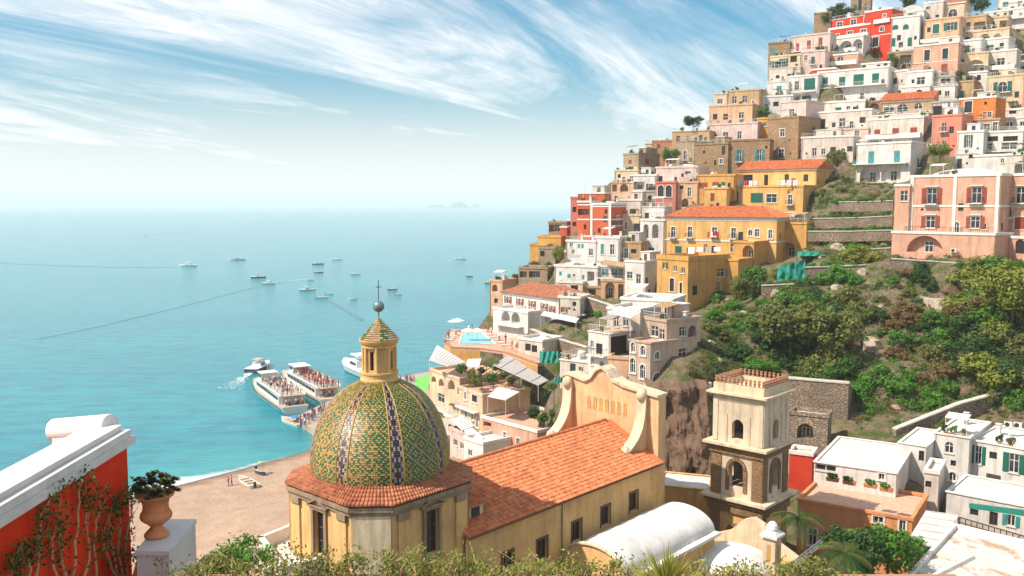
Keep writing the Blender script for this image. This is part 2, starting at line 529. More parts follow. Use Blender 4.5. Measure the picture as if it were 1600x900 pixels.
HOUSES = []
HI = {}
POTS = []
def H(reg, xl, xr, yt, yb, D, dr, dep, col, roof, label, win='', side='', bal='', root=None, foot=5.0, name='house', rabs=None, cat='house', clutter=None, rmat=None, par=.45, pil='', band='', nog=False):
    ox, oy, k = REG[reg]
    fx = lambda x: ox + x / k
    fy = lambda y: oy + y / k
    xm, ym = (fx(xl) + fx(xr)) / 2, fy(yb)
    va = math.atan((xm - CXP) / FPX)
    r = R_(rabs) if rabs is not None else -va - R_(dr) + (R_(random.Random(int(xm * 7 + ym)).uniform(-4, 4)) if root is None and cat == 'house' else 0.0)
    mid = P(xm, ym, D)
    t = Vector((math.cos(r), math.sin(r), 0)); nrm = Vector((math.sin(r), -math.cos(r), 0))
    def onfront(px, py):
        d = ray(px, py)
        return CAM + d * ((mid - CAM).dot(nrm) / d.dot(nrm))
    pl, pr_ = onfront(fx(xl), ym), onfront(fx(xr), ym)
    ul, ur = (pl - mid).dot(t), (pr_ - mid).dot(t)
    ztop = onfront(xm, fy(yt)).z
    O = mid + t * ul
    zb = mid.z
    Wd, Ht = ur - ul, ztop - zb
    O.z = zb
    frm = T(O) @ RZ(r)
    if root is None:
        root = thing(name, label, cat, O, r)
        rootfrm = frm
        HOUSES.append(root)
        base = Matrix.Identity(4)
    else:
        rootfrm = T(root.location) @ RZ(root.rotation_euler.z)
        base = rootfrm.inverted() @ frm
    for uu in (() if nog else (0.0, .5, 1.0)):
        q = O + t * (Wd * uu) + nrm * .6
        GROUND.append((q.x, q.y, zb - .6))
    q = O + t * (Wd * .5) - nrm * (dep * .6)
    if not nog: GROUND.append((q.x, q.y, zb + min(Ht * .3, 1.5)))
    rng = random.Random(int(xm * 31 + ym * 17))
    CR = O + t * Wd
    def onright(px, py):
        d = ray(px, py)
        return CAM + d * ((CR - CAM).dot(t) / d.dot(t))
    def parse(sx, face):
        ops, parts = [], []
        for ent in sx.split(';'):
            a = ent.split()
            if not a: continue
            st = a[0]; cx, cy, w, h = map(float, a[1:5])
            reps = [(cx, cy)]
            if len(a) > 5:
                nn, ddx, ddy = int(a[5][1:]), float(a[6]), float(a[7])
                reps = [(cx + ddx * i, cy + ddy * i) for i in range(nn)]
            for cx_, cy_ in reps:
                X, Y = fx(cx_), fy(cy_)
                on, ax, org = (onfront, t, O) if face == 'f' else (onright, -nrm, CR)
                lim = Wd if face == 'f' else dep
                c0 = on(X, Y); u = (c0 - org).dot(ax); v = c0.z - zb
                hw = abs((on(X + w / k / 2, Y) - on(X - w / k / 2, Y)).dot(ax)) / 2
                hh = abs(on(X, Y - h / k / 2).z - on(X, Y + h / k / 2).z) / 2
                hw *= 1.15; hh *= 1.10
                hw = max(.30, min(hw, lim * .46)); hh = max(.35, min(hh, Ht * .46))
                u = min(max(u, hw + .12), lim - hw - .12)
                v = min(max(v, hh + .05 - (3 if 'l' in st else 0)), Ht - hh - .15)
                q = [round(u - hw, 3), round(u + hw, 3), round(v - hh, 3), round(v + hh, 3)]
                if q[1] - q[0] < .2 or q[3] - q[2] < .2: continue
                if any(q[0] < o[1] + .03 and q[1] > o[0] - .03 and q[2] < o[3] + .03 and q[3] > o[2] - .03 for o in ops): continue
                arch = 'a' in st[1:]
                deep = 1.3 if st[0] == 'l' else .22
                ops.append((*q, arch, deep))
                parts.append((st, q, arch, deep, face))
        return ops, parts
    of, pf = parse(win, 'f')
    orr, ps = parse(side, 's')
    # small vents and lesser windows that every old wall here has
    if clutter is not False and Wd > 4 and Ht > 2.6:
        for face, ops_, prt, lim in (('f', of, pf, Wd), ('s', orr, ps, dep)):
            for _ in range(rng.randint(5, 11) if face == 'f' else (rng.randint(2, 4) if dr >= 14 or rabs else 0)):
                w_, h_ = rng.choice(((.45, .45), (.7, 1.0), (.9, 1.3), (1.0, 2.1), (1.0, 1.5), (1.0, 2.1), (1.6, 2.0)))
                u, v = rng.uniform(.9, max(1.0, lim - .9)), (rng.choice((.9, 1.1)) if h_ < 1.8 else .25) + rng.choice((0, 3.1)) * (Ht > 6)
                q = [round(u - w_ / 2, 3), round(u + w_ / 2, 3), round(v, 3), round(v + h_, 3)]
                if q[0] < .3 or q[1] > lim - .3 or q[3] > Ht - .4: continue
                if any(q[0] < o[1] + .35 and q[1] > o[0] - .35 and q[2] < o[3] + .35 and q[3] > o[2] - .35 for o in ops_): continue
                st = '0' if w_ < .5 else rng.choice(('w', 'w', 'd', 'w^', 'R' if col in ('yellow', 'gold', 'cream', 'stone') else 'G', 'd'))
                if h_ > 2: st = rng.choice(('w_', 'w^_', 'd_', 'wa^_', 'G_'))
                if w_ > 1.5: st = rng.choice(('la', 'l', 'la'))
                ar_, dp_ = 'a' in st[1:], 1.2 if st[0] == 'l' else .22
                ops_.append((*q, ar_, dp_)); prt.append((st, q, ar_, dp_, face))
    mb = MB()
    z0 = -foot
    wall_grid(mb, Wd, z0, Ht, of, lambda u, v, d: (u, d, v))
    wall_grid(mb, dep, z0, Ht, orr, lambda u, v, d: (Wd - d, u, v))
    mb.face([(0, dep, z0), (0, 0, z0), (0, 0, Ht), (0, dep, Ht)])
    mb.face([(Wd, dep, z0), (0, dep, z0), (0, dep, Ht), (Wd, dep, Ht)])
    mb.obj('wall', col, root, base)
    def part(nm, me, mtx): return link(nm, me, root, base @ mtx)
    for st, q, arch, deep, face in pf + ps:
        w, h = q[1] - q[0], q[3] - q[2]
        u, v = (q[0] + q[1]) / 2, q[2]
        fm = (T((u, 0, v)) if face == 'f' else T((Wd, u, v)) @ RZ(math.pi / 2))
        s0 = st[0]
        inn = fm @ T((0, deep - .07, 0))
        if s0 == 'l':
            dw, dh = min(w * .5, 1.5), min(h * .66, 2.3)
            o = part('window', frame_mesh('frame', dw, dh, False), fm @ T((w * .04 * rng.choice((-1, 1)), deep - .06, 0)))
            link('pane', frame_mesh('pane', dw, dh, False), o)
            continue
        if s0 == '0':
            part('doorway', frame_mesh('hole', w, h, False), inn); continue
        if s0 in 'GRT':
            mat = {'G': 'green', 'R': 'redbrown', 'T': 'teal'}[s0]
            o = part('window', frame_mesh('frame', w, h, arch), inn)
            link('shutter', frame_mesh('shut:' + mat, round(w - .06, 2), round(h - .06, 2), False), o, T((0, -.06, .03)))
        else:
            o = part('window', frame_mesh('darkframe' if s0 == 'd' else 'frame', w, h, arch), inn)
            link('pane', frame_mesh('pane', w, h, False), o)
            if s0 in 'grt':
                mat = {'g': 'green', 'r': 'redbrown', 't': 'teal'}[s0]
                for sg in (-1, 1):
                    link('shutter', frame_mesh('shut:' + mat, w / 2, h, False), o, T((sg * (w * .75 + .03), -deep + .03, 0)) @ RZ(sg * .05))
        if '^' in st: link('surround', frame_mesh('archsurround' if arch else 'surround', w, h, arch), o, T((0, -deep + .07, 0)))
        if 'p' in st: link('hood', frame_mesh('hood', w, h, False), o, T((0, -deep + .07, 0)))
        if '_' in st:
            bo = part('balcony', frame_mesh('balcony', w, 1, False), fm)
            link('railing', frame_mesh('balrail', w, 1, False), bo)
        elif s0 in 'wgrt' and '^' not in st:
            link('sill', frame_mesh('sill', w, 1, False), o, T((0, -deep + .07, 0)))
    # continuous balconies: "x0 x1 y depth mat"
    for ent in bal.split(';'):
        a = ent.split()
        if not a: continue
        X0, X1, Yf, bd = fx(float(a[0])), fx(float(a[1])), fy(float(a[2])), float(a[3])
        xm2 = (X0 + X1) / 2
        u0 = (onfront(X0, Yf) - O).dot(t); u1 = (onfront(X1, Yf) - O).dot(t)
        u0, u1 = max(u0, -.3), min(u1, Wd + .3)
        v = onfront(xm2, Yf).z - zb
        m = MB(); m.box(u0, u1, -bd, -.004, v - .2, v)
        bo = m.obj('balcony', 'trim' if col != 'red' else 'trim', root, base)
        kind = a[4]
        m = MB()
        if kind == 'solid':
            m.box(u0, u1, -bd, -bd + .14, v + .002, v + .95); m.box(u0, u0 + .14, -bd + .14, -.01, v + .002, v + .95); m.box(u1 - .14, u1, -bd + .14, -.01, v + .002, v + .95)
            m.obj('parapet', 'trim', bo)
        else:
            n = max(4, int((u1 - u0) / .28))
            for i in range(n + 1):
                x = u0 + .03 + (u1 - u0 - .06) * i / n
                m.bar((x, -bd + .05, v), (x, -bd + .05, v + .95), .02 if i % 5 else .035)
            for x in (u0 + .03, u1 - .03):
                for yy in (.3, .6): m.bar((x, -bd * yy, v), (x, -bd * yy, v + .95), .02)
                m.bar((x, -bd + .05, v + .95), (x, -.01, v + .95), .03)
            m.bar((u0 + .03, -bd + .05, v + .96), (u1 - .03, -bd + .05, v + .96), .04)
            m.obj('railing', kind, bo)
    for x in pil.split():
        p0 = onfront(fx(float(x)), (fy(yt) + fy(yb)) / 2); u = min(max((p0 - O).dot(t), .25), Wd - .25)
        m = MB(); m.box(u - .28, u + .28, -.12, -.003, -.5, Ht - .02); m.obj('pilaster', 'trim', root, base)
    for y in band.split():
        v = onfront(xm, fy(float(y))).z - zb
        m = MB(); m.box(-.02, Wd + .02, -.09, -.004, v - .16, v + .16); m.box(Wd + .003, Wd + .09, 0, dep, v - .16, v + .16); m.obj('string_course', 'trim', root, base)
    if clutter is not False and Ht > 2.5 and col not in ('stone', 'stonelight', 'rubble') and Wd > 3:
        dx0 = rng.choice((.18, Wd - .18))
        m = MB(); m.bar((dx0, -.07, -1), (dx0, -.07, Ht - .05), .055); m.obj('downpipe', rng.choice(('iron', 'brown', 'concrete')), root, base)
        if not band and Ht > 5.5:
            v = Ht * rng.uniform(.46, .54)
            ok = not any(o[2] < v + .15 and o[3] > v - .15 for o in of)
            if ok:
                m = MB(); m.box(0, Wd, -.06, -.004, v - .1, v + .1); m.obj('string_course', 'trim', root, base)
    # ------------------------------------------------ roofs
    rk = roof.split(':')[0]
    rm = rmat or 'roofwhite'
    if rk in ('flat', 'dome', 'domes', 'vault', 'rail'):
        m = MB(); pw = .22
        m.box(pw, Wd - pw, pw, dep - pw, Ht - .25, Ht - .05)
        ro = m.obj('roof', rm, root, base)
        m = MB(); e = .13
        for (x0, x1, y0, y1) in ((-e, Wd + e, -e, pw), (-e, Wd + e, dep - pw, dep + e), (-e, pw, pw, dep - pw), (Wd - pw, Wd + e, pw, dep - pw)):
            m.box(x0, x1, y0, y1, Ht + .003, Ht + (par if rk != 'rail' else .14))
        m.obj('parapet', 'trim' if col in ('white', 'red', 'redorange', 'offwhite', 'pink', 'orange') else col, ro)
        if rk == 'rail':
            m = MB()
            for (x0, y0, x1, y1) in ((0, 0, Wd, 0), (0, dep, Wd, dep), (0, 0, 0, dep), (Wd, 0, Wd, dep)):
                L = math.hypot(x1 - x0, y1 - y0); n = max(2, int(L / .4))
                for i in range(n + 1):
                    x, y = x0 + (x1 - x0) * i / n, y0 + (y1 - y0) * i / n
                    m.bar((x, y, Ht + .1), (x, y, Ht + 1.1), .02)
                m.bar((x0, y0, Ht + 1.1), (x1, y1, Ht + 1.1), .035)
            m.obj('railing', 'whitemetal', ro)
        if rk == 'dome' or rk == 'domes':
            nd = 1 if rk == 'dome' else max(2, int(Wd / 4.5))
            for i in range(nd):
                cx_ = Wd * (i + .5) / nd; rx, ry = Wd / nd * .42, dep * .38; hh = min(rx, ry) * .42
                m = MB()
                m.lathe([(math.cos(a * math.pi / 16), math.sin(a * math.pi / 16)) for a in range(8)] + [(0.01, 1.0)], 20, (0, 0))
                m.v = [(cx_ + x * rx, dep / 2 + y * ry, Ht - .06 + z * hh) for x, y, z in m.v]
                m.obj('vault', rm, root, base, smooth=True)
        if rk == 'vault':
            m = MB(); n = 14; hh = min(Wd * .3, 2.2)
            a = [(Wd / 2 + Wd * .47 * math.cos(math.pi * i / n), Ht + .02 + hh * math.sin(math.pi * i / n)) for i in range(n + 1)]
            m.mesh([(x, -.05, z) for x, z in a] + [(x, dep, z) for x, z in a], [(i, i + 1, n + 2 + i, n + 1 + i) for i in range(n)] + [tuple(range(n + 1))])
            m.obj('vault', 'white', root, base)
    elif rk in ('tile', 'hip', 'shed', 'gable'):
        mt = roof.split(':')[1] if ':' in roof else 'rooftile'
        ov, sl = .45, .42
        m = MB(); bs = MB()
        if rk == 'shed':
            hh = dep * sl
            bs.hexa([(-ov, -ov, Ht + .01), (Wd + ov, -ov, Ht + .01), (Wd + ov, dep, Ht + .01), (-ov, dep, Ht + .01), (-ov, -ov, Ht + .12), (Wd + ov, -ov, Ht + .12), (Wd + ov, dep, Ht + hh), (-ov, dep, Ht + hh)])
            tile_field(m, (-ov, -ov, Ht + .13), (1, 0, 0), (0, dep + ov, hh - .12), Wd + 2 * ov, math.hypot(dep + ov, hh), .34, .5)
        elif rk == 'gable':       # ridge runs back from the facade
            hh = Wd / 2 * .55
            bs.mesh([(-ov, -ov * .3, Ht), (Wd + ov, -ov * .3, Ht), (Wd / 2, -ov * .3, Ht + hh), (-ov, dep, Ht), (Wd + ov, dep, Ht), (Wd / 2, dep, Ht + hh)], [(0, 1, 2), (5, 4, 3), (0, 2, 5, 3), (2, 1, 4, 5), (1, 0, 3, 4)])
            tile_field(m, (-ov, -ov * .3, Ht + .03), (0, 1, 0), (Wd / 2 + ov, 0, hh), dep + ov * .3, math.hypot(Wd / 2 + ov, hh), .34, .5)
            tile_field(m, (Wd + ov, -ov * .3, Ht + .03), (0, 1, 0), (-Wd / 2 - ov, 0, hh), dep + ov * .3, math.hypot(Wd / 2 + ov, hh), .34, .5)
        else:
            hh = (dep / 2 + ov) * sl
            hipx = min(Wd * .3, dep / 2) if rk == 'hip' else 0.0
            x0, x1, y0, y1 = -ov, Wd + ov, -ov, dep + ov
            bs.mesh([(x0, y0, Ht), (x1, y0, Ht), (x1, y1, Ht), (x0, y1, Ht), (x0 + hipx, dep / 2, Ht + hh), (x1 - hipx, dep / 2, Ht + hh)],
                    [(3, 2, 1, 0), (0, 1, 5, 4), (2, 3, 4, 5), (1, 2, 5), (3, 0, 4)])
            # tiles, clipped row by row to the hip
            rows = max(2, int(math.hypot(dep / 2 + ov, hh) / .5))
            for sgn in (0, 1):
                for j in range(rows):
                    f0, f1 = j / rows, (j + 1) / rows
                    xa, xb = x0 + hipx * (f0 + f1) / 2, x1 - hipx * (f0 + f1) / 2
                    yy = (y0 + (dep / 2 + ov) * f0) if sgn == 0 else (y1 - (dep / 2 + ov) * f0)
                    tile_field(m, (xa, yy, Ht + hh * f0 + .02), (1, 0, 0), (0, (dep / 2 + ov) * (1 if sgn == 0 else -1), hh), xb - xa, math.hypot(dep / 2 + ov, hh) / rows, .34, .5)
            if hipx:
                for sgn in (0, 1):
                    for j in range(rows):
                        f0, f1 = j / rows, (j + 1) / rows
                        ya, yb_ = y0 + (dep / 2 + ov) * (f0 + f1) / 2, y1 - (dep / 2 + ov) * (f0 + f1) / 2
                        if yb_ - ya < .3: continue
                        xx = (x0 + hipx * f0) if sgn == 0 else (x1 - hipx * f0)
                        tile_field(m, (xx, ya, Ht + hh * f0 + .02), (0, 1, 0), (hipx * (1 if sgn == 0 else -1), 0, hh), yb_ - ya, math.hypot(hipx, hh) / rows, .34, .5)
        ro = bs.obj('roof', mt, root, base)
        tf = m.obj('roof_tiles', mt, ro)
        tf['kind'] = 'stuff'
        cz = MB(); cz.box(-.22, Wd + .22, -.24, -.004, Ht - .32, Ht - .02); cz.box(Wd + .004, Wd + .22, 0, dep, Ht - .32, Ht - .02)
        cz.obj('cornice', 'trim', root, base)
    # ------------------------------------------------ clutter on flat roofs
    if rk in ('flat', 'rail', 'dome') and clutter is not False and Wd > 3 and dep > 3:
        for _ in range(rng.choice((0, 1, 1, 2))):
            cx_, cy_ = rng.uniform(.6, Wd - .6), rng.uniform(dep * .45, dep - .6)
            m = MB(); hh = rng.uniform(.8, 1.5)
            m.box(cx_ - .25, cx_ + .25, cy_ - .25, cy_ + .25, Ht - .1, Ht + hh); m.box(cx_ - .34, cx_ + .34, cy_ - .34, cy_ + .34, Ht + hh + .002, Ht + hh + .1)
            m.obj('chimney', 'white' if rng.random() < .7 else col, root, base)
        if rng.random() < .55:
            cx_, cy_ = rng.uniform(.5, Wd - .5), rng.uniform(.8, dep - .5); hh = rng.uniform(1.8, 3.2)
            m = MB(); m.bar((cx_, cy_, Ht - .1), (cx_, cy_, Ht + hh), .03)
            for q in range(3): m.bar((cx_ - .4 + .08 * q, cy_, Ht + hh - .15 - .22 * q), (cx_ + .4 - .08 * q, cy_, Ht + hh - .15 - .22 * q), .018)
            m.obj('antenna', 'steel', root, base)
        if rng.random() < .3:
            cx_, cy_ = rng.uniform(.9, Wd - .9), rng.uniform(dep * .5, dep - .8)
            m = MB(); m.lathe([(.01, Ht + .15), (.5, Ht + .15), (.52, Ht + .6), (.5, Ht + 1.0), (.2, Ht + 1.12), (.01, Ht + 1.12)], 14, (cx_, cy_))
            m.box(cx_ - .4, cx_ + .4, cy_ - .4, cy_ + .4, Ht - .1, Ht + .15)
            m.obj('water_tank', 'whitemetal', root, base)
    if clutter is not False and Wd > 3 and rk in ('flat', 'rail', 'dome', 'domes'):
        for _ in range(rng.choice((0, 1, 1, 2, 3))):
            POTS.append((frm @ Vector((rng.uniform(.4, Wd - .4), rng.uniform(.25, .8), Ht - .06)), root, rng.uniform(.45, .95)))
        if rng.random() < .5:
            a0 = rng.uniform(.5, Wd * .5); a1 = min(Wd - .3, a0 + rng.uniform(1.6, 3.5)); d0 = min(dep - .4, rng.uniform(2.0, 3.2))
            m = MB(); m.hexa([(a0, .35, Ht + 2.0), (a1, .35, Ht + 2.0), (a1, d0, Ht + 2.35), (a0, d0, Ht + 2.35), (a0, .35, Ht + 2.05), (a1, .35, Ht + 2.05), (a1, d0, Ht + 2.42), (a0, d0, Ht + 2.42)])
            for q in range(4): m.bar((a0 + (a1 - a0) * q / 3, .3, Ht + 2.07), (a0 + (a1 - a0) * q / 3, d0, Ht + 2.45), .05)
            aw = m.obj('sunshade', rng.choice(('canvas', 'canvas', 'tan', 'greycanvas', 'brown')), root, base)
            for xx in (a0 + .05, a1 - .05):
                m = MB(); m.bar((xx, .4, Ht - .05), (xx, .4, Ht + 2.02), .05); m.obj('post', 'whitemetal', aw)
        if rng.random() < .4:
            xx, yy = rng.uniform(.5, Wd - .5), rng.uniform(.6, dep - .5)
            m = MB(); m.lathe([(.01, -.08), (.22, -.05), (.36, .05), (.38, .07)], 12); m.v = [(x, y * .9 - z * .3, z + y * .5) for x, y, z in m.v]
            m.bar((0, 0, -.9), (0, 0, 0), .03)
            m.obj('satellite_dish', 'whitemetal', root, base @ T((xx, yy, Ht + .85)) @ RZ(rng.uniform(-.8, .8)))
    if clutter is not False and rk == 'flat' and Wd > 4 and dep > 4.5:
        if rng.random() < .34:
            rw = rng.uniform(2.2, Wd * .5); x0_ = rng.uniform(.3, Wd - rw - .3); y0_ = dep * rng.uniform(.35, .5); rhh = rng.uniform(1.7, 2.3)
            m = MB(); wd_ = rng.uniform(.5, rw - 1.2)
            wall_grid(m, rw, Ht - .1, Ht + rhh, [(wd_, wd_ + .8, Ht, Ht + rhh * .8, False, .2)], lambda u, v, d: (x0_ + u, y0_ + d, v))
            m.box(x0_, x0_ + rw, y0_ + .25, dep - .3, Ht - .1, Ht + rhh - .002)
            rr_ = m.obj('roof_room', rng.choice((col, 'white', 'offwhite')), root, base)
            m = MB(); m.box(x0_ - .12, x0_ + rw + .12, y0_ - .12, dep - .2, Ht + rhh, Ht + rhh + .14); m.obj('roof_slab', 'trim', rr_)
            m = MB(); m.box(x0_ + wd_, x0_ + wd_ + .8, y0_ + .14, y0_ + .2, Ht, Ht + rhh * .8); m.obj('door', rng.choice(('brown', 'green', 'glass_dark')), rr_)
        if rng.random() < .5:
            m = MB(); n = max(3, int(Wd / .45)); zt = Ht + par
            for i in range(n + 1): m.bar((Wd * i / n, .03, zt - .1), (Wd * i / n, .03, zt + .75), .02)
            m.bar((0, .03, zt + .75), (Wd, .03, zt + .75), .035); m.bar((0, .03, zt + .4), (Wd, .03, zt + .4), .02)
            m.obj('railing', rng.choice(('whitemetal', 'iron', 'whitemetal')), root, base)
    HI[root.name] = (Wd, Ht, dep)
    return root
# ================================================================== the town, house by house
# ---- top of the hill
H('R1', 515, 640, -60, 75, 288, 8, 6, 'stone', 'flat', 'brown stone building on the summit behind the red hotel', 'd 575 30 18 60')
H('R1', 285, 392, 85, 215, 280, 8, 6, 'stone', 'flat', 'brown stone terrace wall left of the red hotel top floor', '', clutter=False)
H('R1', 145, 385, 222, 335, 262, 14, 6, 'palepink', 'flat', 'pale house with three red shutters left of the red hotel', 'R 185 297 18 45;R 255 280 22 50;R 328 262 22 50', bal='150 300 320 1.2 whitemetal')
H('R1', 0, 135, 272, 390, 266, 14, 7, 'stone', 'flat', 'brown stone house with one teal window on the left skyline', 'T 30 322 26 32')
H('R1', 12, 205, 352, 440, 256, 16, 6, 'cream', 'flat', 'cream house with green shutters under the brown skyline house', 'g 40 405 22 45;g 98 390 24 45;0 160 365 36 34;0 190 360 20 34')
H('R1', 205, 352, 325, 480, 250, 12, 6, 'palepink', 'flat', 'pale pink cube house with one small window left of the red hotel', 'w 237 362 18 30;0 330 420 14 30')
H('R1', 350, 562, 345, 440, 252, 14, 5, 'pink', 'flat', 'pink terrace house with two arched windows below the red hotel loggia', 'wa 375 385 36 42;wa 452 375 36 42', bal='355 560 405 1.2 solid')
rh = H('Z1', 690, 1118, 175, 960, 262, 26, 8, 'red', 'flat', 'bright red stepped hotel with white balconies near the hilltop', 'w^ 1020 245 40 45;wa^ 980 450 60 70;d^_ 880 660 80 140;la 870 850 220 130', bal='860 1110 350 .5 solid', cat='hotel', name='hotel')
H('Z1', 195, 860, 270, 530, 272, 26, 8, 'red', 'rail', '', 'w^ 320 395 75 90;w^ 535 350 75 90;w^ 742 310 75 90', bal='165 860 455 1.6 solid', root=rh)
H('Z1', 165, 790, 430, 670, 268, 26, 8, 'red', 'flat', '', 'w^ 272 580 75 85;w^ 480 530 75 80;w^ 690 500 75 80', bal='140 790 605 1.6 solid', root=rh, clutter=False)
H('Z1', 115, 680, 600, 880, 264, 26, 8, 'white', 'flat', '', 'la 215 760 160 150;la 415 720 170 150;la 600 690 130 140', bal='60 610 830 1.8 solid', root=rh, clutter=False)
H('R1', 270, 420, 436, 475, 247, 14, 5, 'red', 'flat', 'low red wall block below the pale pink cube house', '', clutter=False)
H('R1', 765, 940, 110, 345, 256, 12, 7, 'white', 'flat', 'white house with arched green windows right of the red hotel', 'Ga 797 170 32 28;Ga 862 168 32 30;G 778 266 22 48;d 830 280 22 30;G 886 262 24 50')
H('R1', 825, 972, 75, 120, 272, 10, 8, 'white', 'vault', 'white barrel vaulted house above the green arched windows', '0 890 100 50 14')
H('R1', 970, 1092, 18, 130, 274, 10, 7, 'offwhite', 'flat', 'off white summit house with bare wall and tiny windows', '0 985 105 18 16;0 1058 100 20 14;w 1000 50 26 18')
H('R1', 1088, 1230, 18, 125, 272, 12, 9, 'cream', 'gable:oldtile', 'cream gabled house with one big arched window at the summit', 'wa^ 1155 85 50 50')
H('R1', 965, 1196, 122, 290, 252, 14, 7, 'peach', 'flat', 'peach house with green shuttered windows and white terrace below summit', 'G^ 1050 180 36 52;g 1140 165 36 44', bal='960 1190 262 1.5 solid')
H('R1', 1198, 1362, 108, 205, 258, 12, 7, 'tan', 'flat:', 'tan house with two deep shaded balcony openings near the summit', 'l 1235 168 52 50;l 1322 165 60 52', bal='1200 1360 192 .8 whitemetal')
H('R1', 1360, 1500, 112, 200, 260, 12, 6, 'cream', 'flat', 'rounded cream house with one barred window near the summit', 'w^ 1402 150 26 28;l 1470 150 40 40')
H('R1', 1432, 1640, -40, 62, 280, 12, 7, 'white', 'flat', 'topmost white house in the upper right corner', 'G 1485 28 30 28;w 1575 25 26 34', bal='1432 1640 52 1.6 whitemetal')
H('R1', 1352, 1640, 66, 128, 268, 12, 6, 'white', 'flat', 'white terrace house with long dark opening near upper right corner', '0 1495 84 60 22;w 1420 84 18 16;w 1580 88 20 16', bal='1360 1640 122 1.2 whitemetal')
H('R1', 1190, 1505, 196, 262, 250, 14, 6, 'cream', 'flat', 'cream house with two arched openings under the rounded house', '0 1237 242 38 18;la 1355 232 58 38;la 1432 228 46 36')
H('R1', 1183, 1332, 256, 350, 243, 12, 6, 'white', 'flat', 'white house with large green shutter right of the peach house', 'G 1235 310 46 46')
H('R1', 1330, 1502, 246, 335, 242, 12, 6, 'white', 'flat', 'white house with smaller green shutter by the dry slope', 'G 1388 300 40 34', bal='1340 1500 322 1 whitemetal')
H('R1', 1500, 1640, 190, 330, 262, 10, 6, 'stonelight', 'flat', 'rough stone terrace wall at the right edge below the summit', '', clutter=False)
H('R1', 903, 1182, 282, 480, 240, 14, 7, 'pink', 'flat', 'dusty pink house with tall brown shuttered windows in upper town', 'd^ 994 345 30 62;d^ 1108 335 32 60;R 988 425 30 28;R 1102 422 34 40')
H('R1', 1180, 1372, 338, 460, 238, 12, 7, 'cream', 'flat', 'cream house with a wide shaded arch right of the dusty pink house', 'la 1295 412 110 70;0 1215 385 18 18')
H('R1', 1370, 1548, 322, 452, 236, 12, 6, 'offwhite', 'flat', 'off white blank walled house with white roof terrace in upper town', 'w 1455 385 44 40', bal='1372 1545 432 1.2 solid')
H('R1', 1545, 1640, 390, 470, 240, 10, 6, 'white', 'flat', 'small white house at the right edge beside the blank walled house', 'w 1590 425 20 26')
H('R1', 868, 1028, 450, 545, 233, 12, 7, 'white', 'flat', 'white cube house with one pale shutter below the dusty pink house', 'w 955 505 46 42')
H('R1', 830, 1010, 545, 600, 229, 10, 5, 'white', 'flat', 'low white block with a small arch above the orange shed roof', '0a 945 575 38 26', clutter=False)
H('R1', 1022, 1165, 482, 545, 231, 10, 6, 'grey', 'flat', 'grey recessed house with dark opening left of the tan gable', '0 1110 505 50 26')
H('R1', 1005, 1165, 540, 640, 227, 10, 6, 'white', 'rail', 'white house with messy terrace left of the tan gable', '0 1060 580 40 26;w 1120 585 26 30')
H('R1', 1160, 1282, 515, 625, 230, 12, 7, 'tan', 'flat', 'tan windowless gable house above the orange house', '')
H('R1', 1248, 1362, 455, 625, 234, 12, 6, 'white', 'flat', 'narrow white house between tan gable and big green door house', '0 1318 485 22 30;0a 1305 560 30 40')
H('R1', 1360, 1598, 478, 720, 222, 16, 8, 'cream', 'flat', 'cream house with one large green arched balcony door', 'ga^ 1466 545 50 64;w^ 1457 643 36 60', bal='1420 1520 575 .8 iron')
H('R1', 1585, 1660, 490, 700, 218, 10, 7, 'salmon', 'flat', 'coral house cut by the right edge in upper town', '')
H('R1', 1190, 1418, 618, 770, 212, 14, 7, 'orange', 'flat', 'vivid orange house with tiled eave in upper right town', 'd^ 1252 668 42 64;0 1360 645 10 12;w 1240 735 20 16;w 1330 725 18 14')
H('R1', 1020, 1192, 640, 735, 218, 10, 6, 'grey', 'flat', 'grey recessed house behind the hanging laundry', '0 1060 690 50 50;0 1150 690 40 46')
H('R1', 1018, 1202, 728, 945, 207, 18, 7, 'salmon', 'flat', 'coral pink house with one small balcony left of green shutters', 'w_ 1100 795 26 50;w 1065 905 18 36')
H('R1', 1200, 1282, 755, 835, 211, 10, 5, 'redorange', 'flat', 'small orange red house between coral house and tan house', '0 1242 802 18 16')
H('R1', 1280, 1445, 752, 830, 210, 12, 5, 'tan', 'flat', 'small tan house with one grey window above white terrace house', 'w^ 1368 795 34 40;0 1292 800 12 20')
H('R1', 1455, 1650, 742, 835, 214, 12, 6, 'white', 'flat', 'white terrace house at right edge with dark window', '0 1505 780 36 28;w 1590 775 28 30', bal='1450 1650 815 1.2 solid')
H('R1', 1415, 1600, 690, 745, 219, 10, 5, 'offwhite', 'flat', 'low off white wall block below the big green door house', '0 1530 688 40 12')
H('R1', 1175, 1338, 828, 1050, 200, 14, 7, 'white', 'flat', 'white house with open green shutters above the pink palazzo', 'g 1252 882 22 70;R 1272 972 34 30')
H('R1', 1335, 1585, 828, 1010, 199, 14, 7, 'white', 'flat', 'white house with wide dark windows and glass terrace', '0 1385 868 80 28;0 1515 866 80 28;w 1375 915 50 40;w 1510 912 90 40', bal='1330 1560 945 1.2 whitemetal')
H('R1', 1580, 1660, 840, 1010, 203, 10, 6, 'offwhite', 'flat', 'off white house slice at right edge above the pink palazzo', 'w 1600 900 20 30')
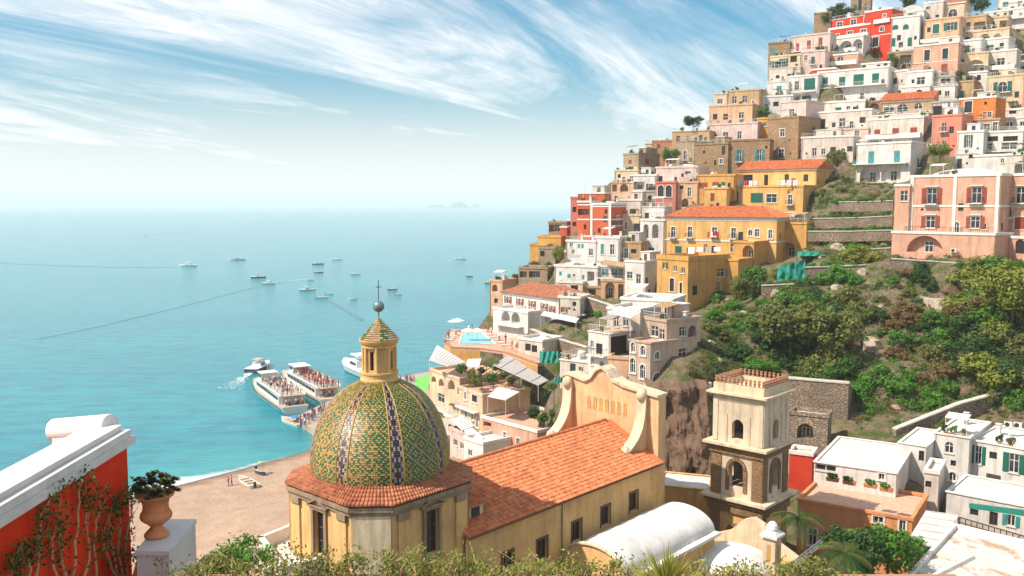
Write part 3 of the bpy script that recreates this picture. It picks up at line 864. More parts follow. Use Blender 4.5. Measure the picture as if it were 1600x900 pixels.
# ---- the long white hotel and its neighbours
wh = H('R1', 305, 748, 440, 640, 242, 16, 8, 'white', 'flat', 'long white hotel with four big arches and green doors', 'G 357 515 30 56;G 463 508 34 50;G 566 498 56 62;G 672 488 38 54;la 350 600 78 76;la 443 588 92 92;la 553 580 95 96;la 664 572 100 100', bal='310 735 540 1.4 whitemetal', cat='hotel', name='hotel')
H('R1', 740, 870, 450, 620, 238, 24, 6, 'offwhite', 'flat', 'off white stair house stepping down right of the long white hotel', '0 760 468 12 16;0 752 545 14 16;0 752 575 14 24')
H('R1', 125, 312, 478, 660, 247, 14, 7, 'white', 'flat', 'white house with wide green doors left of the long white hotel', 'w 180 535 24 50;G 260 525 60 66;G 240 612 50 26', bal='150 300 575 1.2 iron')
H('R1', 0, 200, 425, 520, 253, 14, 6, 'offwhite', 'rail', 'off white veranda house with metal roof frame on the left skyline', 'w 165 445 14 40;0 130 470 16 14;0 60 480 20 20')
H('R1', -10, 130, 515, 640, 250, 12, 6, 'white', 'rail', 'white terraced house with teal window low on the left skyline', 'T 70 550 28 24;0 15 590 24 24', bal='-10 130 590 1.2 solid')
H('R1', -40, 150, 605, 700, 245, 10, 6, 'white', 'flat', 'low white house with dark windows above the tall stone house', '0 50 650 30 26;0 110 650 18 26')
H('R1', 318, 605, 640, 720, 236, 14, 6, 'white', 'domes', 'white house with wavy vaulted roofline under the long hotel', '0 330 690 20 18;G 440 685 32 26;0 545 680 26 26')
H('R1', 605, 722, 640, 725, 232, 14, 6, 'stone', 'flat', 'small brown stone house with round arch beside orange shed roof', 'la 662 672 52 56')
H('R1', 705, 1022, 628, 735, 224, 14, 6, 'tan', 'shed', 'tan house with bright orange tiled shed roof and arched windows', 'wa 757 680 60 44;wa 842 675 62 50;wa 940 663 46 40')
H('R1', 645, 1000, 715, 765, 219, 14, 5, 'offwhite', 'rail', 'off white terrace house crowded with parasols below the shed roof', '0 700 740 20 20', bal='640 990 745 1.5 whitemetal')
H('R1', 75, 235, 640, 755, 232, 24, 10, 'palepink', 'flat', 'pale pink house on top of the tall stone house', 'w 148 705 28 42', side='')
H('R1', -5, 185, 742, 990, 228, 30, 11, 'stone', 'flat', 'tall brown stone house with two white framed windows mid hill', 'w^ 90 830 24 46;w^ 82 962 30 52')
H('R1', 272, 645, 700, 820, 228, 16, 7, 'offwhite', 'domes', 'off white house with two shallow domes and brown doors', 'd 335 775 40 56;w 463 765 32 48;d 590 750 32 34')
H('R1', 275, 625, 815, 890, 224, 16, 6, 'palepink', 'flat', 'pale pink house with long white railing mid hill', 'w 346 855 22 42;w 450 848 26 42;w 555 840 24 42', bal='240 610 878 1.4 whitemetal')
H('R1', 205, 610, 890, 1000, 221, 14, 6, 'offwhite', 'flat', 'off white house with three plain windows below long white railing', 'w 288 955 24 46;d 406 935 28 30;d 525 930 32 30')
H('R1', 620, 968, 745, 890, 216, 18, 7, 'offwhite', 'flat', 'off white house with three red shutters mid hill', 'R 683 835 32 46;R 797 826 36 46;R 910 820 38 44', bal='615 960 862 1.2 solid')
H('R3', 548, 885, 100, 340, 207, 20, 9, 'white', 'flat', 'white house with two great arches and blue railing', 'T 645 185 32 70;T 806 178 32 66;la 637 285 110 96;la 768 278 105 96', bal='525 880 222 1.4 bluerail', side='')
# ---- middle left ridge
H('R2', 865, 948, -10, 75, 250, 14, 6, 'cream', 'rail', 'cream skyline house with white railing left of tan house', 'w 900 35 30 30', bal='860 945 70 1.2 whitemetal')
H('R2', 945, 1150, -30, 75, 247, 18, 7, 'tan', 'flat', 'tan skyline house with two tall windows', 'w 990 25 26 42;w 1055 20 26 42')
H('R2', 830, 1100, 62, 185, 242, 20, 7, 'peach', 'flat', 'peach skyline house with two white awnings', 'd 870 130 24 32;d 935 130 26 32;w 1033 120 28 34', bal='820 960 178 1.2 iron')
H('R2', 820, 1132, 178, 305, 237, 18, 6, 'palepink', 'flat', 'long pale pink house with three windows on the left ridge', 'w 862 262 30 40;w 935 250 30 44;w 1022 245 22 44')
H('R2', 1130, 1206, 145, 240, 235, 12, 6, 'gold', 'flat', 'small golden house with one arched window left of stone house', 'wa 1180 178 22 24')
H('R2', 945, 1206, 280, 490, 224, 12, 7, 'stone', 'flat', 'broad brown stone house with two teal balcony doors', 't_ 1020 375 24 66;t_ 1146 370 26 66;0 960 330 8 10;0 1190 320 8 10', clutter=False)
H('R2', 740, 948, 305, 450, 228, 22, 8, 'stone', 'flat', 'rough brown stone house with tiny openings left of teal doors', 'd 922 340 18 48;0 870 418 12 30;0 800 350 10 12')
H('R2', 632, 738, 285, 440, 233, 36, 9, 'stonelight', 'rail', 'light stone house with one arched window and roof railing', 'wa^ 682 370 18 56')
H('R2', 475, 636, 285, 375, 243, 14, 7, 'brownpink', 'flat', 'red brown skyline house with one shuttered window', 'R 516 314 20 26')
H('R2', 432, 478, 300, 362, 246, 10, 6, 'cream', 'rail', 'small cream skyline terrace left of red brown house', '0 455 335 20 30')
H('R2', 295, 390, 366, 500, 234, 40, 9, 'stonelight', 'flat', 'square light stone house on the left skyline', 'R 337 412 18 26', side='R 444 410 22 34')
H('R2', 240, 385, 470, 560, 230, 22, 8, 'cream', 'flat', 'cream gold house below the square stone skyline house', '0 270 500 16 20')
H('R2', 212, 372, 545, 680, 226, 22, 8, 'peach', 'rail', 'peach house with arched loggia on the left ridge', 'la 300 572 44 44;l 320 625 90 50;l 240 575 26 40')
H('R2', 265, 440, 650, 790, 221, 22, 7, 'cream', 'flat', 'cream house hung with plants on the left ridge', 'l 330 720 80 40;w 375 640 20 50')
H('R2', 355, 500, 500, 610, 222, 16, 7, 'white', 'flat', 'white house with open terrace left of the rosy arches', 'l 385 560 60 44;l 460 570 40 40')
H('R2', 430, 505, 600, 720, 218, 20, 7, 'grey', 'flat', 'grey plastered house with round window left of the rosy arches', '0a 462 635 24 26')
H('R2', 498, 758, 450, 560, 219, 20, 7, 'palepink', 'dome', 'long whitish pink house with low dome above the rosy arches', '0 665 495 12 20;0 700 480 30 12')
H('R2', 495, 622, 545, 690, 215, 16, 6, 'rose', 'flat', 'rose red house with two tall white edged arches', 'da^ 530 595 34 66;da^ 580 595 34 66', clutter=False)
H('R2', 618, 760, 545, 700, 214, 16, 6, 'peach', 'flat', 'peach weathered house right of the rosy arches', 'w^ 708 600 20 56;0 660 570 20 20')
H('R2', 755, 992, 500, 600, 211, 18, 7, 'gold', 'flat', 'golden house with two red shutters left of big yellow house', 'R 797 560 44 34;R 873 552 36 26')
H('R2', 800, 948, 582, 720, 207, 16, 6, 'yellow', 'dome', 'yellow cube house with one red shutter above the palazzo roof', 'R 853 632 22 46;R 848 685 20 16')
yb = H('R2', 1012, 1500, 460, 580, 212, 22, 10, 'yellow', 'tile', 'big yellow house with orange tiled roof and green blinds', 'd 1075 525 50 60;d 1188 525 22 60;d 1317 515 24 46;d 1437 512 26 40', bal='1010 1160 562 1.2 whitemetal;1270 1400 555 1.2 whitemetal')
H('R2', 945, 1415, 570, 760, 206, 24, 9, 'yellow', 'flat', '', 'G^ 980 625 58 62;G 1130 637 66 56;w^ 1222 640 56 50;w^_ 1338 648 24 56', root=yb, clutter=False)
# ---- yellow palazzo
yp = H('R2', 555, 1250, 760, 1010, 187, 22, 10, 'yellow', 'hip', 'long yellow palazzo with orange hipped roof and white cornice', 'w^_ 608 850 24 62;w^_ 712 850 24 62;w^_ 866 848 26 52;w^_ 985 858 26 60;wa^ 1090 855 22 36;w^ 1132 855 26 46;w^ 1215 865 22 50;G 640 960 36 40;G 712 970 36 40;w 810 955 20 50;w 980 950 24 50;w 1130 960 24 50', band='905 775', cat='palazzo', name='palazzo')
H('R2', 1235, 1435, 800, 1040, 184, 24, 8, 'gold', 'flat', '', 'd 1290 860 18 44;la 1330 960 70 80', root=yp)
ly = H('R4', 1103, 1296, 425, 720, 168, 40, 12, 'gold', 'flat', 'lower yellow house with roof terrace of drying laundry', 'ga 1158 460 14 36;w 1220 480 18 34;w 1268 490 20 34;d^ 1200 580 24 76;d^ 1256 600 14 60;la 1222 690 38 54', side='w 1505 505 40 46;d 1343 615 26 54;w 1490 590 24 46', clutter=False, rmat='terrazza', par=.9)
H('R6', 1180, 1310, 20, 140, 178, 30, 8, 'gold', 'flat', 'golden side wing with tall arch right of the laundry terrace', 'la 1355 80 60 80', clutter=False)
H('R4', 1470, 1610, 430, 620, 172, 24, 7, 'gold', 'flat', 'golden rear wing with one teal window beside the vegetable garden', 't 1505 505 36 46;w 1490 590 22 46', clutter=False)
# ---- red houses at the point
rd = H('R4', 690, 817, 80, 300, 203, 24, 8, 'redorange', 'dome', 'brick red house with white bands and low dome on the point', '0a 788 122 12 26;0a 745 240 14 26', pil='694 812', band='90 172 285')
H('R4', 608, 692, 66, 300, 206, 20, 7, 'redorange', 'flat', '', '0a 657 217 12 28;l 645 125 60 34', root=rd, band='172 80')
H('R4', 565, 612, 40, 320, 214, 14, 6, 'rose', 'flat', 'dark rose red tower house at the sea edge of the point', '0 590 110 20 30;0 590 200 20 24')
H('R4', 612, 778, 12, 80, 212, 16, 6, 'redorange', 'flat', 'upper red storey house behind the banded red house', '0 700 45 12 16')
H('R4', 500, 542, 225, 345, 217, 14, 5, 'redorange', 'flat', 'narrow red house left of the rose tower house', '')
H('R4', 428, 540, 195, 262, 222, 14, 5, 'stone', 'flat', 'stone pergola house at the tip of the ridge', 'l 470 225 70 40')
H('R4', 360, 505, 285, 360, 216, 20, 6, 'gold', 'flat', 'golden stepped wall house on the descending ridge', '', clutter=False)
H('R4', 312, 420, 335, 410, 214, 18, 6, 'gold', 'flat', 'low golden wall at the seaward end of the ridge', '', clutter=False)
H('R4', 370, 470, 355, 440, 208, 18, 6, 'stonelight', 'flat', 'light stone terrace house under the golden stepped wall', '0 390 385 24 30', clutter=False)
H('R4', 862, 1002, 150, 280, 206, 20, 6, 'cream', 'flat', 'cream house with twin white windows right of the red house', 'w^ 884 210 16 40;w^ 912 210 16 40;d 980 222 34 46')
H('R4', 865, 1010, 55, 155, 213, 18, 6, 'offwhite', 'flat', 'off white plant hung balcony house right of the red dome', 'l 900 130 40 30;l 965 125 50 36')
H('R4', 1000, 1152, 180, 400, 197, 22, 7, 'white', 'dome', 'white house with two tall arches left of the palazzo', 'la 1037 245 28 80;la 1095 245 34 80;0 1060 360 14 24;0 1080 362 10 22')
H('R4', 1012, 1150, 95, 195, 203, 16, 6, 'white', 'rail', 'white upper terrace house beside the palazzo roof', 'w 1140 178 18 30')
H('R4', 640, 1000, 285, 330, 202, 14, 6, 'redorange', 'flat', 'low red house strip under the banded red house', '', clutter=False)
H('R4', 538, 722, 312, 420, 198, 24, 8, 'white', 'flat', 'white house with twin teal shutters under the red houses', 'T 618 338 9 26;T 640 338 9 26;w 570 330 18 24', rmat='terrazza')
H('R4', 720, 872, 290, 410, 195, 20, 7, 'white', 'flat', 'white house with one tall teal shutter and tall window', 'T^ 765 357 18 60;w^ 826 360 24 60')
H('R4', 870, 1005, 320, 420, 194, 18, 6, 'tan', 'flat', 'tan garden house with small gables right of teal shutter', '0 960 370 30 24')
H('R4', 528, 592, 378, 445, 201, 14, 5, 'redorange', 'flat', 'little red house beside the yellow green tree', '', clutter=False)
H('R4', 465, 735, 470, 560, 189, 26, 9, 'white', 'domes', 'low white house with three small teal shutters', 'T 503 510 11 24;T 557 525 18 24;T 645 533 11 26')
H('R4', 905, 1028, 440, 630, 180, 34, 7, 'white', 'flat', 'white house with cream side wall and plant pots', 'w 935 520 30 40;w 990 545 24 60', side='R 1042 553 16 34;0 1058 628 12 14')
H('R4', 735, 908, 470, 560, 186, 20, 6, 'offwhite', 'flat', 'white loggia house with straw awning and teal doors', 't 780 500 10 40;t 840 500 10 40;t 885 500 10 36', bal='740 905 535 1.3 iron')
H('R4', 755, 905, 560, 680, 184, 14, 5, 'peach', 'flat', 'peach garden pavilion with one tall arch', 'la 812 605 50 96;l 880 620 30 80', clutter=False)
H('R4', 628, 760, 600, 680, 186, 12, 5, 'tan', 'flat', 'tan pergola house left of the tall garden arch', '0 700 630 40 40', clutter=False)
# ---- white arcaded hotel above the pool
ah = H('R4', 138, 498, 648, 760, 184, 0, 9, 'white', 'hip:oldtile', 'white arcaded hotel with brown tiled roof above the pool', 'ra^ 175 675 20 42;ra^ 250 690 20 46;ra^ 327 706 20 46;ra^ 402 722 20 46;ra^ 452 733 16 38', bal='138 440 735 1.3 whitemetal', rabs=-52, cat='hotel', name='hotel')
H('R4', 82, 300, 745, 900, 181, 0, 6, 'white', 'flat', '', 'la 160 770 44 60;la 222 785 44 60', root=ah, rabs=-50, clutter=False, bal='110 270 830 1.2 whitemetal')
H('R4', 490, 625, 665, 770, 174, 0, 6, 'offwhite', 'flat', 'white garden house with wooden porch right of the arcaded hotel', 'r 525 735 18 30;0 590 700 20 24', rabs=-24, rmat='terrazza')
H('R4', 60, 140, 560, 760, 196, 0, 6, 'peach', 'flat', 'peach house on the cliff edge behind the arcaded hotel', 'la 92 600 30 40;0 100 680 20 26', rabs=-30)
H('R4', 240, 420, 480, 550, 198, 0, 6, 'stonelight', 'flat', 'flat roofed stone pergola behind the brown tiled roof', 'l 270 515 40 36;l 340 515 60 36', rabs=-20, clutter=False)
H('R4', 480, 640, 570, 650, 187, 0, 6, 'offwhite', 'flat', 'house under a green planted roof behind the arcaded hotel', '0a 528 605 24 40;0 590 605 40 40', rabs=-24, rmat='leaf_green', clutter=False)
# ---- apartment block in the middle
ab = H('R6', 530, 662, 640, 890, 121, 46, 9.5, 'weathered', 'flat', 'weathered four storey apartment block with arched white windows', 'wa^ 558 652 24 56;wa^ 620 690 26 60;wa^ 556 785 28 84;wa^ 618 822 30 84', side='wa^ 706 722 26 44;w 866 710 42 60;w^ 922 845 44 66;wa^ 706 860 46 58', rmat='terrazza', clutter=False, par=.25)
H('R6', 618, 765, 505, 640, 124.2, 46, 6.7, 'weathered', 'flat', '', 'w 690 570 40 60;w 735 590 30 60', side='w 866 570 34 58;d 866 640 36 46', root=ab, foot=.2)
H('R6', 275, 412, 580, 850, 128, 46, 8, 'white', 'rail', 'white house with rooftop terrace left of apartment block', 'w 300 650 16 40;d 345 680 34 60;w 300 760 16 40;w 360 780 22 40', side='0 470 665 90 120', rmat='terrazza', bal='290 400 715 1 iron')
H('R6', 395, 600, 440, 560, 131, 30, 8, 'offwhite', 'flat', 'off white penthouse under sloping white awnings behind the terrace', 'w 450 510 30 60;w 510 505 30 60', clutter=False)
H('R6', 480, 800, 380, 470, 137, 20, 8, 'white', 'domes', 'white roofscape house with low domes behind the apartment block', '0 560 440 20 20')
# ---- pink palazzo on the right
pp = H('R3', 880, 1440, 305, 670, 156, 22, 10, 'pink', 'dome', 'large pink palazzo with white pilasters and dark red shutters', 'r^p_ 1024 425 54 90;r^p_ 1304 420 54 90;r^p 1015 588 50 66;r^p 1295 590 50 66', bal='875 1420 652 1.5 iron', pil='890 1165 1432', band='488', nog=True, cat='palazzo', name='palazzo')
H('R3', 1440, 1640, 300, 680, 153, 24, 10, 'pink', 'flat', '', 'w^p_ 1580 420 50 90;R^ 1580 595 70 70', root=pp, pil='1452', band='490', nog=True)
H('R3', 770, 1412, 665, 785, 153.4, 22, 9, 'pink', 'flat', '', 'la 980 725 200 95', root=pp, clutter=False)
H('R3', 1412, 1640, 690, 800, 151, 24, 9, 'pink', 'flat', '', '0a 1575 740 50 80', root=pp, clutter=False)
H('R3', 790, 882, 365, 470, 162, 16, 6, 'pink', 'flat', '', 'w 850 425 40 60', root=pp, clutter=False, nog=True)
H('R3', 1160, 1290, 165, 260, 196, 14, 6, 'white', 'rail', 'white terrace house above the left dome of the pink palazzo', '0 1272 172 30 20')
H('R3', 1280, 1490, 178, 290, 176, 16, 7, 'white', 'flat', 'blank white house wall directly behind the pink palazzo', 'w 1465 205 18 26', clutter=False)
H('R3', 1490, 1650, 170, 300, 170, 14, 7, 'offwhite', 'flat', 'white house with air conditioners and arch at right edge', 'la 1580 250 70 80')
# ---- hotel and houses under the pool terrace
hA = H('Z7', 70, 330, 150, 520, 152, 0, 9, 'cream', 'flat', 'cream hotel with arched loggias below the pool terrace', 'la 100 185 36 50;la 165 215 40 64;la 255 235 50 84;w 318 290 18 60;w 165 350 50 70', rabs=-58, cat='hotel', name='hotel', clutter=False, rmat='terrazza', bal='120 330 460 1.2 whitemetal')
H('Z7', 325, 530, 300, 620, 143, 0, 9, 'cream', 'flat', '', 'w^ 380 330 16 60;d^ 460 350 40 60;w^ 440 510 16 60;w^ 385 480 18 80;w^ 485 570 16 70', rabs=-58, root=hA, clutter=False, rmat='terrazza', bal='330 500 440 1 whitemetal')
H('Z7', 525, 1010, 590, 900, 134, 0, 11, 'pink', 'flat', 'pink house with terracotta roof terrace beside the church roof', 'l 570 580 60 40;l 645 625 70 70;w^ 728 690 26 76;w^ 843 735 26 64;w^ 572 780 22 80;w^ 668 815 26 50;w^ 800 830 26 50', rabs=-48, rmat='terrazza', clutter=False, bal='650 760 760 .9 iron')
# ---- lower right houses
ob = H('R8', 150, 770, 545, 850, 91, 14, 9, 'salmonorange', 'flat', 'orange house with tiled cornice behind the bell tower', 'w^ 597 590 50 30;w^ 728 622 32 50;w^ 240 690 40 84', rmat='terrazza', clutter=False, par=.3, foot=8)
H('R8', 245, 690, 315, 445, 97.5, 12, 13, 'white', 'flat', 'white house with broad white slab roof on the orange terrace', 'w 310 285 100 26;w^ 614 363 24 28', clutter=False, par=.1)
H('R8', 700, 850, 190, 320, 104, 12, 9, 'white', 'flat', 'small white rear house behind the slab roofed house', 'd 830 250 20 50', clutter=False, par=.1)
H('R8', 885, 1078, 140, 430, 105, 14, 10, 'white', 'flat', 'white house with arched window and tiled eave at right', 'wa 980 205 42 56;0 908 270 18 20;0 1002 290 20 22;wa^ 998 362 34 44', par=.15)
H('R8', 1076, 1440, 195, 460, 102.5, 16, 10, 'white', 'flat', 'white house with dark green shutters at the right edge', 'g 1137 245 34 90;0 1218 248 36 34;g 1330 290 50 96;w^ 1335 410 36 24;d 1120 380 50 40', par=.15)
H('R8', 838, 915, 345, 560, 96, 10, 5, 'offwhite', 'flat', 'narrow white stair tower between orange house and green shutters', '0 845 400 12 30', clutter=False)
H('R8', 955, 1440, 490, 700, 93, 16, 8, 'white', 'flat', 'white house with green corrugated awning at right', '0 1115 555 40 26;d 1220 590 40 66;t 1315 600 40 56', par=.12, rmat='roofwhite', clutter=False)
H('F', 1026, 1107, 762, 800, 92, 10, 5, 'yellow', 'flat', 'small yellow chapel annex with white roof left of bell tower', '', par=.08, clutter=False)
H('R8', -20, 225, 225, 420, 113, 8, 6, 'white', 'flat', 'small pale house behind the bell tower', '0 80 200 30 20', clutter=False)
H('R8', 110, 235, 245, 420, 109, 8, 3, 'red', 'flat', 'bright red house wall glimpsed right of the bell tower', '', clutter=False)
# ---- gap fillers on the slope below the skyline
H('R1', 555, 760, 400, 450, 248, 12, 6, 'white', 'flat', 'white roofed strip house under the red hotel base', '0 690 412 20 14;d 600 420 20 24', clutter=False)
H('R1', 745, 905, 330, 450, 249, 12, 6, 'stonelight', 'flat', 'stone house with plants under the green arched white house', '0 850 415 24 24;0 880 412 16 20;l 860 370 60 50')
H('R3', 205, 530, 60, 190, 219, 12, 6, 'offwhite', 'flat', 'off white lower house beside the round garden tree', 'w 290 150 26 46;d 406 135 30 30;d 520 130 30 30')

H('Z7', 195, 385, 540, 720, 147, 0, 6, 'offwhite', 'flat', 'off white shop house at the foot of the cream hotel', 'd 250 610 36 50;d 320 640 36 50', rabs=-55, rmat='roofwhite')
H('Z7', 245, 425, 660, 880, 139, 0, 6, 'palepink', 'flat', 'pale pink shop house lower down behind the dome', 'w 290 740 30 50;w 350 770 30 50', rabs=-55)
H('Z7', 365, 535, 735, 930, 132, 0, 7, 'white', 'flat', 'white flat roofed house between dome and pink terrace house', 'w 420 830 30 50', rabs=-50, clutter=False)
H('R2', 600, 835, 222, 310, 238, 14, 7, 'tan', 'rail', 'tan terrace house under the lone skyline tree', 'w 700 265 20 30;d 780 265 20 36')
H('R5', 640, 790, 330, 420, 158, 0, 6, 'offwhite', 'flat', 'low white pool house at the inner end of the pool deck', 'd 700 370 30 40;d 740 380 30 40', rabs=-40, clutter=False)
H('R5', 900, 1080, 460, 560, 135, 0, 5, 'offwhite', 'rail', 'small garden house left of the apartment block base', 'd 980 500 30 50;w 1030 510 24 30', rabs=-35)
H('R5', 1200, 1335, 445, 560, 124, 0, 6, 'peach', 'flat', 'plain peach wall house at the foot of the apartment block', '', rabs=-20, clutter=False)
# ================================================================== terrain
EXTRA = [(-45, 160, .8), (-35, 150, 2.2), (-28, 165, 1.6), (-22, 185, 1.8), (-50, 120, 3), (-30, 120, 5), (-10, 130, 5), (5, 125, 6), (0, 105, 10), (0, 90, 13), (0, 70, 14), (15, 85, 14), (12, 70, 14), (25, 95, 14), (25, 80, 13),
         (40, 80, 12), (50, 75, 12), (62, 85, 12), (30, 65, 13), (45, 60, 13), (0, -20, 42), (0, 5, 40), (15, 10, 40), (-15, 10, 36), (0, 28, 25), (20, 28, 27), (-22, 30, 18), (-50, 40, 10), (-70, 70, 4), (0, 50, 15), (25, 48, 16), (60, 40, 22), (60, 60, 15), (-25, 60, 10), (-20, 90, 7),
         (-22, 229, 1.5), (-20, 215, 1.5), (-10, 175, 8), (8, 110, 9), (14, 112, 10), (20, 104, 13), (78, 95, 13), (90, 100, 14)]
CLIFF = [(1120, 520, 142), (1150, 560, 128), (1150, 480, 152), (1060, 615, 108), (1090, 640, 108), (1075, 690, 106), (1250, 600, 124), (1250, 500, 140), (1250, 440, 158), (1330, 640, 118), (1330, 560, 128), (1330, 480, 142), (1330, 420, 158), (1330, 345, 182),
         (1400, 650, 115), (1420, 560, 126), (1420, 480, 138), (1420, 425, 149), (1500, 650, 113), (1500, 560, 124), (1500, 480, 136), (1500, 415, 147), (1590, 650, 112), (1590, 560, 122), (1590, 450, 136),
         (1590, 412, 145), (1300, 330, 192), (1300, 280, 203), (1290, 380, 172), (1380, 380, 168), (1330, 672, 113), (1450, 672, 110), (1560, 672, 109), (1250, 660, 114), (1400, 405, 157), (1440, 403, 152), (1480, 405, 149.5), (1390, 398, 161), (1375, 402, 165), (1540, 407, 147), (1590, 408, 146), (1700, 650, 115), (1700, 560, 125), (1700, 420, 150)]
SAMP = GROUND + EXTRA + [tuple(P(*c)) for c in CLIFF]
COAST = [(-400, -300), (60, -112), (110, -84), (150, -65), (160, -56), (177, -42.5), (195, -33), (210, -27), (260, -22), (285, -8), (320, 25), (400, 90)]
def coast_x(y):
    for (a, b), (c, d) in zip(COAST, COAST[1:]):
        if y <= c: return b + (d - b) * (y - a) / (c - a)
    return COAST[-1][1]
GX0, GX1, GY0, GY1, GS = -140.0, 260.0, -30.0, 360.0, 2.0
NX, NY = int((GX1 - GX0) / GS) + 1, int((GY1 - GY0) / GS) + 1
import numpy as np
SA = np.array(SAMP)
TZ = np.zeros((NX, NY))
_xs = GX0 + GS * np.arange(NX); _ys = GY0 + GS * np.arange(NY)
for j in range(NY):
    y = _ys[j]
    d2 = (SA[None, :, 0] - _xs[:, None]) ** 2 + (SA[None, :, 1] - y) ** 2 + 2.0
    idx = np.argpartition(d2, 7, axis=1)[:, :7]
    dd = np.take_along_axis(d2, idx, 1)
    w = 1.0 / dd ** 1.4
    TZ[:, j] = (w * SA[idx, 2]).sum(1) / w.sum(1) - .3
    cx_ = coast_x(y)
    d = _xs - cx_
    cap = np.where(d < 0, np.maximum(-8.0, d * .12), (0.055 * np.minimum(d, 30) + np.maximum(0, d - 30) * 1.2) if y < 196 else d * (.1 if y < 245 else 1.0) + np.maximum(0, d - 10) * 2.0)
    TZ[:, j] = np.minimum(TZ[:, j], cap)
for i in range(NX):
    for j in range(NY):
        if TZ[i, j] > 7:
            TZ[i, j] += noise.fractal(Vector((_xs[i] * .16, _ys[j] * .16, 3.3)), 1.0, 2.0, 4) * .9
# the slope may not rise above the line of roofs that closes the view
SKY_L = [(560, 700), (640, 610), (690, 548), (745, 492), (800, 412), (860, 372), (890, 345), (952, 262), (1040, 225), (1110, 150), (1200, 90), (1290, 45), (1330, 20), (1420, 12), (1700, 5)]
for i in range(NX):
    for j in range(NY):
        if _ys[j] < 135 or TZ[i, j] < 3: continue
        u, v = proj(Vector((_xs[i], _ys[j], TZ[i, j])))
        if u < 560 or u > 1650: 
            continue
        for (a, b_), (c_, d_) in zip(SKY_L, SKY_L[1:]):
            if a <= u <= c_:
                lim = b_ + (d_ - b_) * (u - a) / (c_ - a) + (48 if 1030 < u < 1310 else 24)
                if v < lim: TZ[i, j] = max(1.0, P(u, lim, _ys[j]).z)
                break
def tz(x, y):
    fx, fy = (x - GX0) / GS, (y - GY0) / GS
    i, j = min(max(int(fx), 0), NX - 2), min(max(int(fy), 0), NY - 2)
    a, b = min(max(fx - i, 0), 1), min(max(fy - j, 0), 1)
    return float((TZ[i, j] * (1 - a) + TZ[i + 1, j] * a) * (1 - b) + (TZ[i, j + 1] * (1 - a) + TZ[i + 1, j + 1] * a) * b)
def ground(px, py, y0=95.0, y1=330.0):
    d = ray(px, py)
    y = y0
    while y < y1:
        p = CAM + d * (y / d.y)
        if p.z < tz(p.x, p.y): return p
        y += .6
    return None
m, n, l, b = nodemat('hillside')
t = NT(m)
g = t.node('ShaderNodeNewGeometry')
pos = g.outputs['Position']
n1 = t.noise(pos, .3, 8, .74, .5); n2 = t.noise(pos, .9, 7, .72); n3 = t.noise(pos, 4.0, 5, .7)
col = t.mix(t.rng(n2, .3, .7), (.11, .085, .05), (.28, .215, .145))
col = t.mix(t.rng(n1, .46, .60), col, (.065, .10, .022))
col = t.mix(t.mul(t.rng(n3, .45, .7), .6), col, (.055, .04, .028))
sz = t.node('ShaderNodeSeparateXYZ', {0: pos}).outputs[2]
sandn = t.noise(pos, .35, 6, .65)
sand = t.mix(t.rng(sandn, .3, .7), (.39, .265, .185), (.50, .355, .26))
sand = t.mix(t.mul(t.rng(t.noise(pos, 3.0, 6, .75), .5, .75), .45), sand, (.24, .165, .12))
sand = t.mix(t.rng(t.add(sz, t.mul(sandn, .5)), .30, .62, 1.0, 0.0), sand, (.20, .145, .105))
col = t.mix(t.rng(sz, 8.5, 10.5), sand, col)
l.new(col, b.inputs['Base Color'])
b.inputs['Roughness'].default_value = .95
b.inputs['Specular IOR Level'].default_value = .1
t.bump(t.add(n2, t.mul(n3, .5)), .8, .5, b)
MATS['hillside'] = m
me = bpy.data.meshes.new('terrain')
vs_ = [(float(_xs[i]), float(_ys[j]), float(TZ[i, j])) for i in range(NX) for j in range(NY)]
me.from_pydata(vs_, [], [(i * NY + j, (i + 1) * NY + j, (i + 1) * NY + j + 1, i * NY + j + 1) for i in range(NX - 1) for j in range(NY - 1)])
me.materials.append(MATS['hillside'])
me.polygons.foreach_set('use_smooth', [True] * len(me.polygons))
tag(link('terrain', me), 'steep coastal hillside falling to the pebble beach', 'terrain', kind='structure')

# ================================================================== sea
m, n, l, b = nodemat('sea')
t = NT(m)
g = t.node('ShaderNodeNewGeometry')
pos = g.outputs['Position']
big = t.noise(t.mapping(pos, (.006, .012, 1)), 1.0, 5, .6)
mid = t.noise(t.mapping(pos, (.10, .22, 1)), 1.0, 6, .62)
swl = t.noise(t.mapping(pos, (.33, .85, 1), (0, 0, .25)), 1.0, 4, .62)
fin = t.noise(t.mapping(pos, (1.4, 3.2, 1), (0, 0, .3)), 1.0, 5, .65)
sp = t.node('ShaderNodeSeparateXYZ', {0: pos})
# distance from the shallow beach, as water depth
dx_ = t.add(sp.outputs[0], 58.0); dy_ = t.add(sp.outputs[1], -160.0)
off = t.add(t.mul(dx_, -.64), t.mul(dy_, .77))
col = t.mix(t.rng(big, .3, .7), (.001, .20, .25), (.003, .27, .31))
col = t.mix(t.mul(t.rng(mid, .42, .68), .6), col, (.001, .095, .145))
sh = t.rng(t.add(off, t.mul(t.add(mid, -.5), 16.0)), 0.0, 24.0, 1.0, 0.0)
col = t.mix(t.mul(sh, .6), col, (.05, .31, .31))
foam = t.rng(t.add(off, t.mul(t.add(mid, -.5), 7.0)), -1.0, 3.0, 1.0, 0.0)
col = t.mix(t.mul(t.rng(foam, .2, .8), .9), col, (.72, .74, .72))
l.new(col, b.inputs['Base Color'])
b.inputs['Roughness'].default_value = .13
b.inputs['Specular IOR Level'].default_value = .55
b.inputs['IOR'].default_value = 1.33
t.bump(t.add(t.add(t.mul(mid, 1.1), t.mul(swl, .55)), t.mul(fin, .2)), .42, 1.0, b)
MATS['sea'] = m
mb = MB()
xs = [-60000, -8000, -1500, -400, 400, 1500, 8000, 60000]
ys = [-2000, -200, 60, 300, 700, 2000, 8000, 60000]
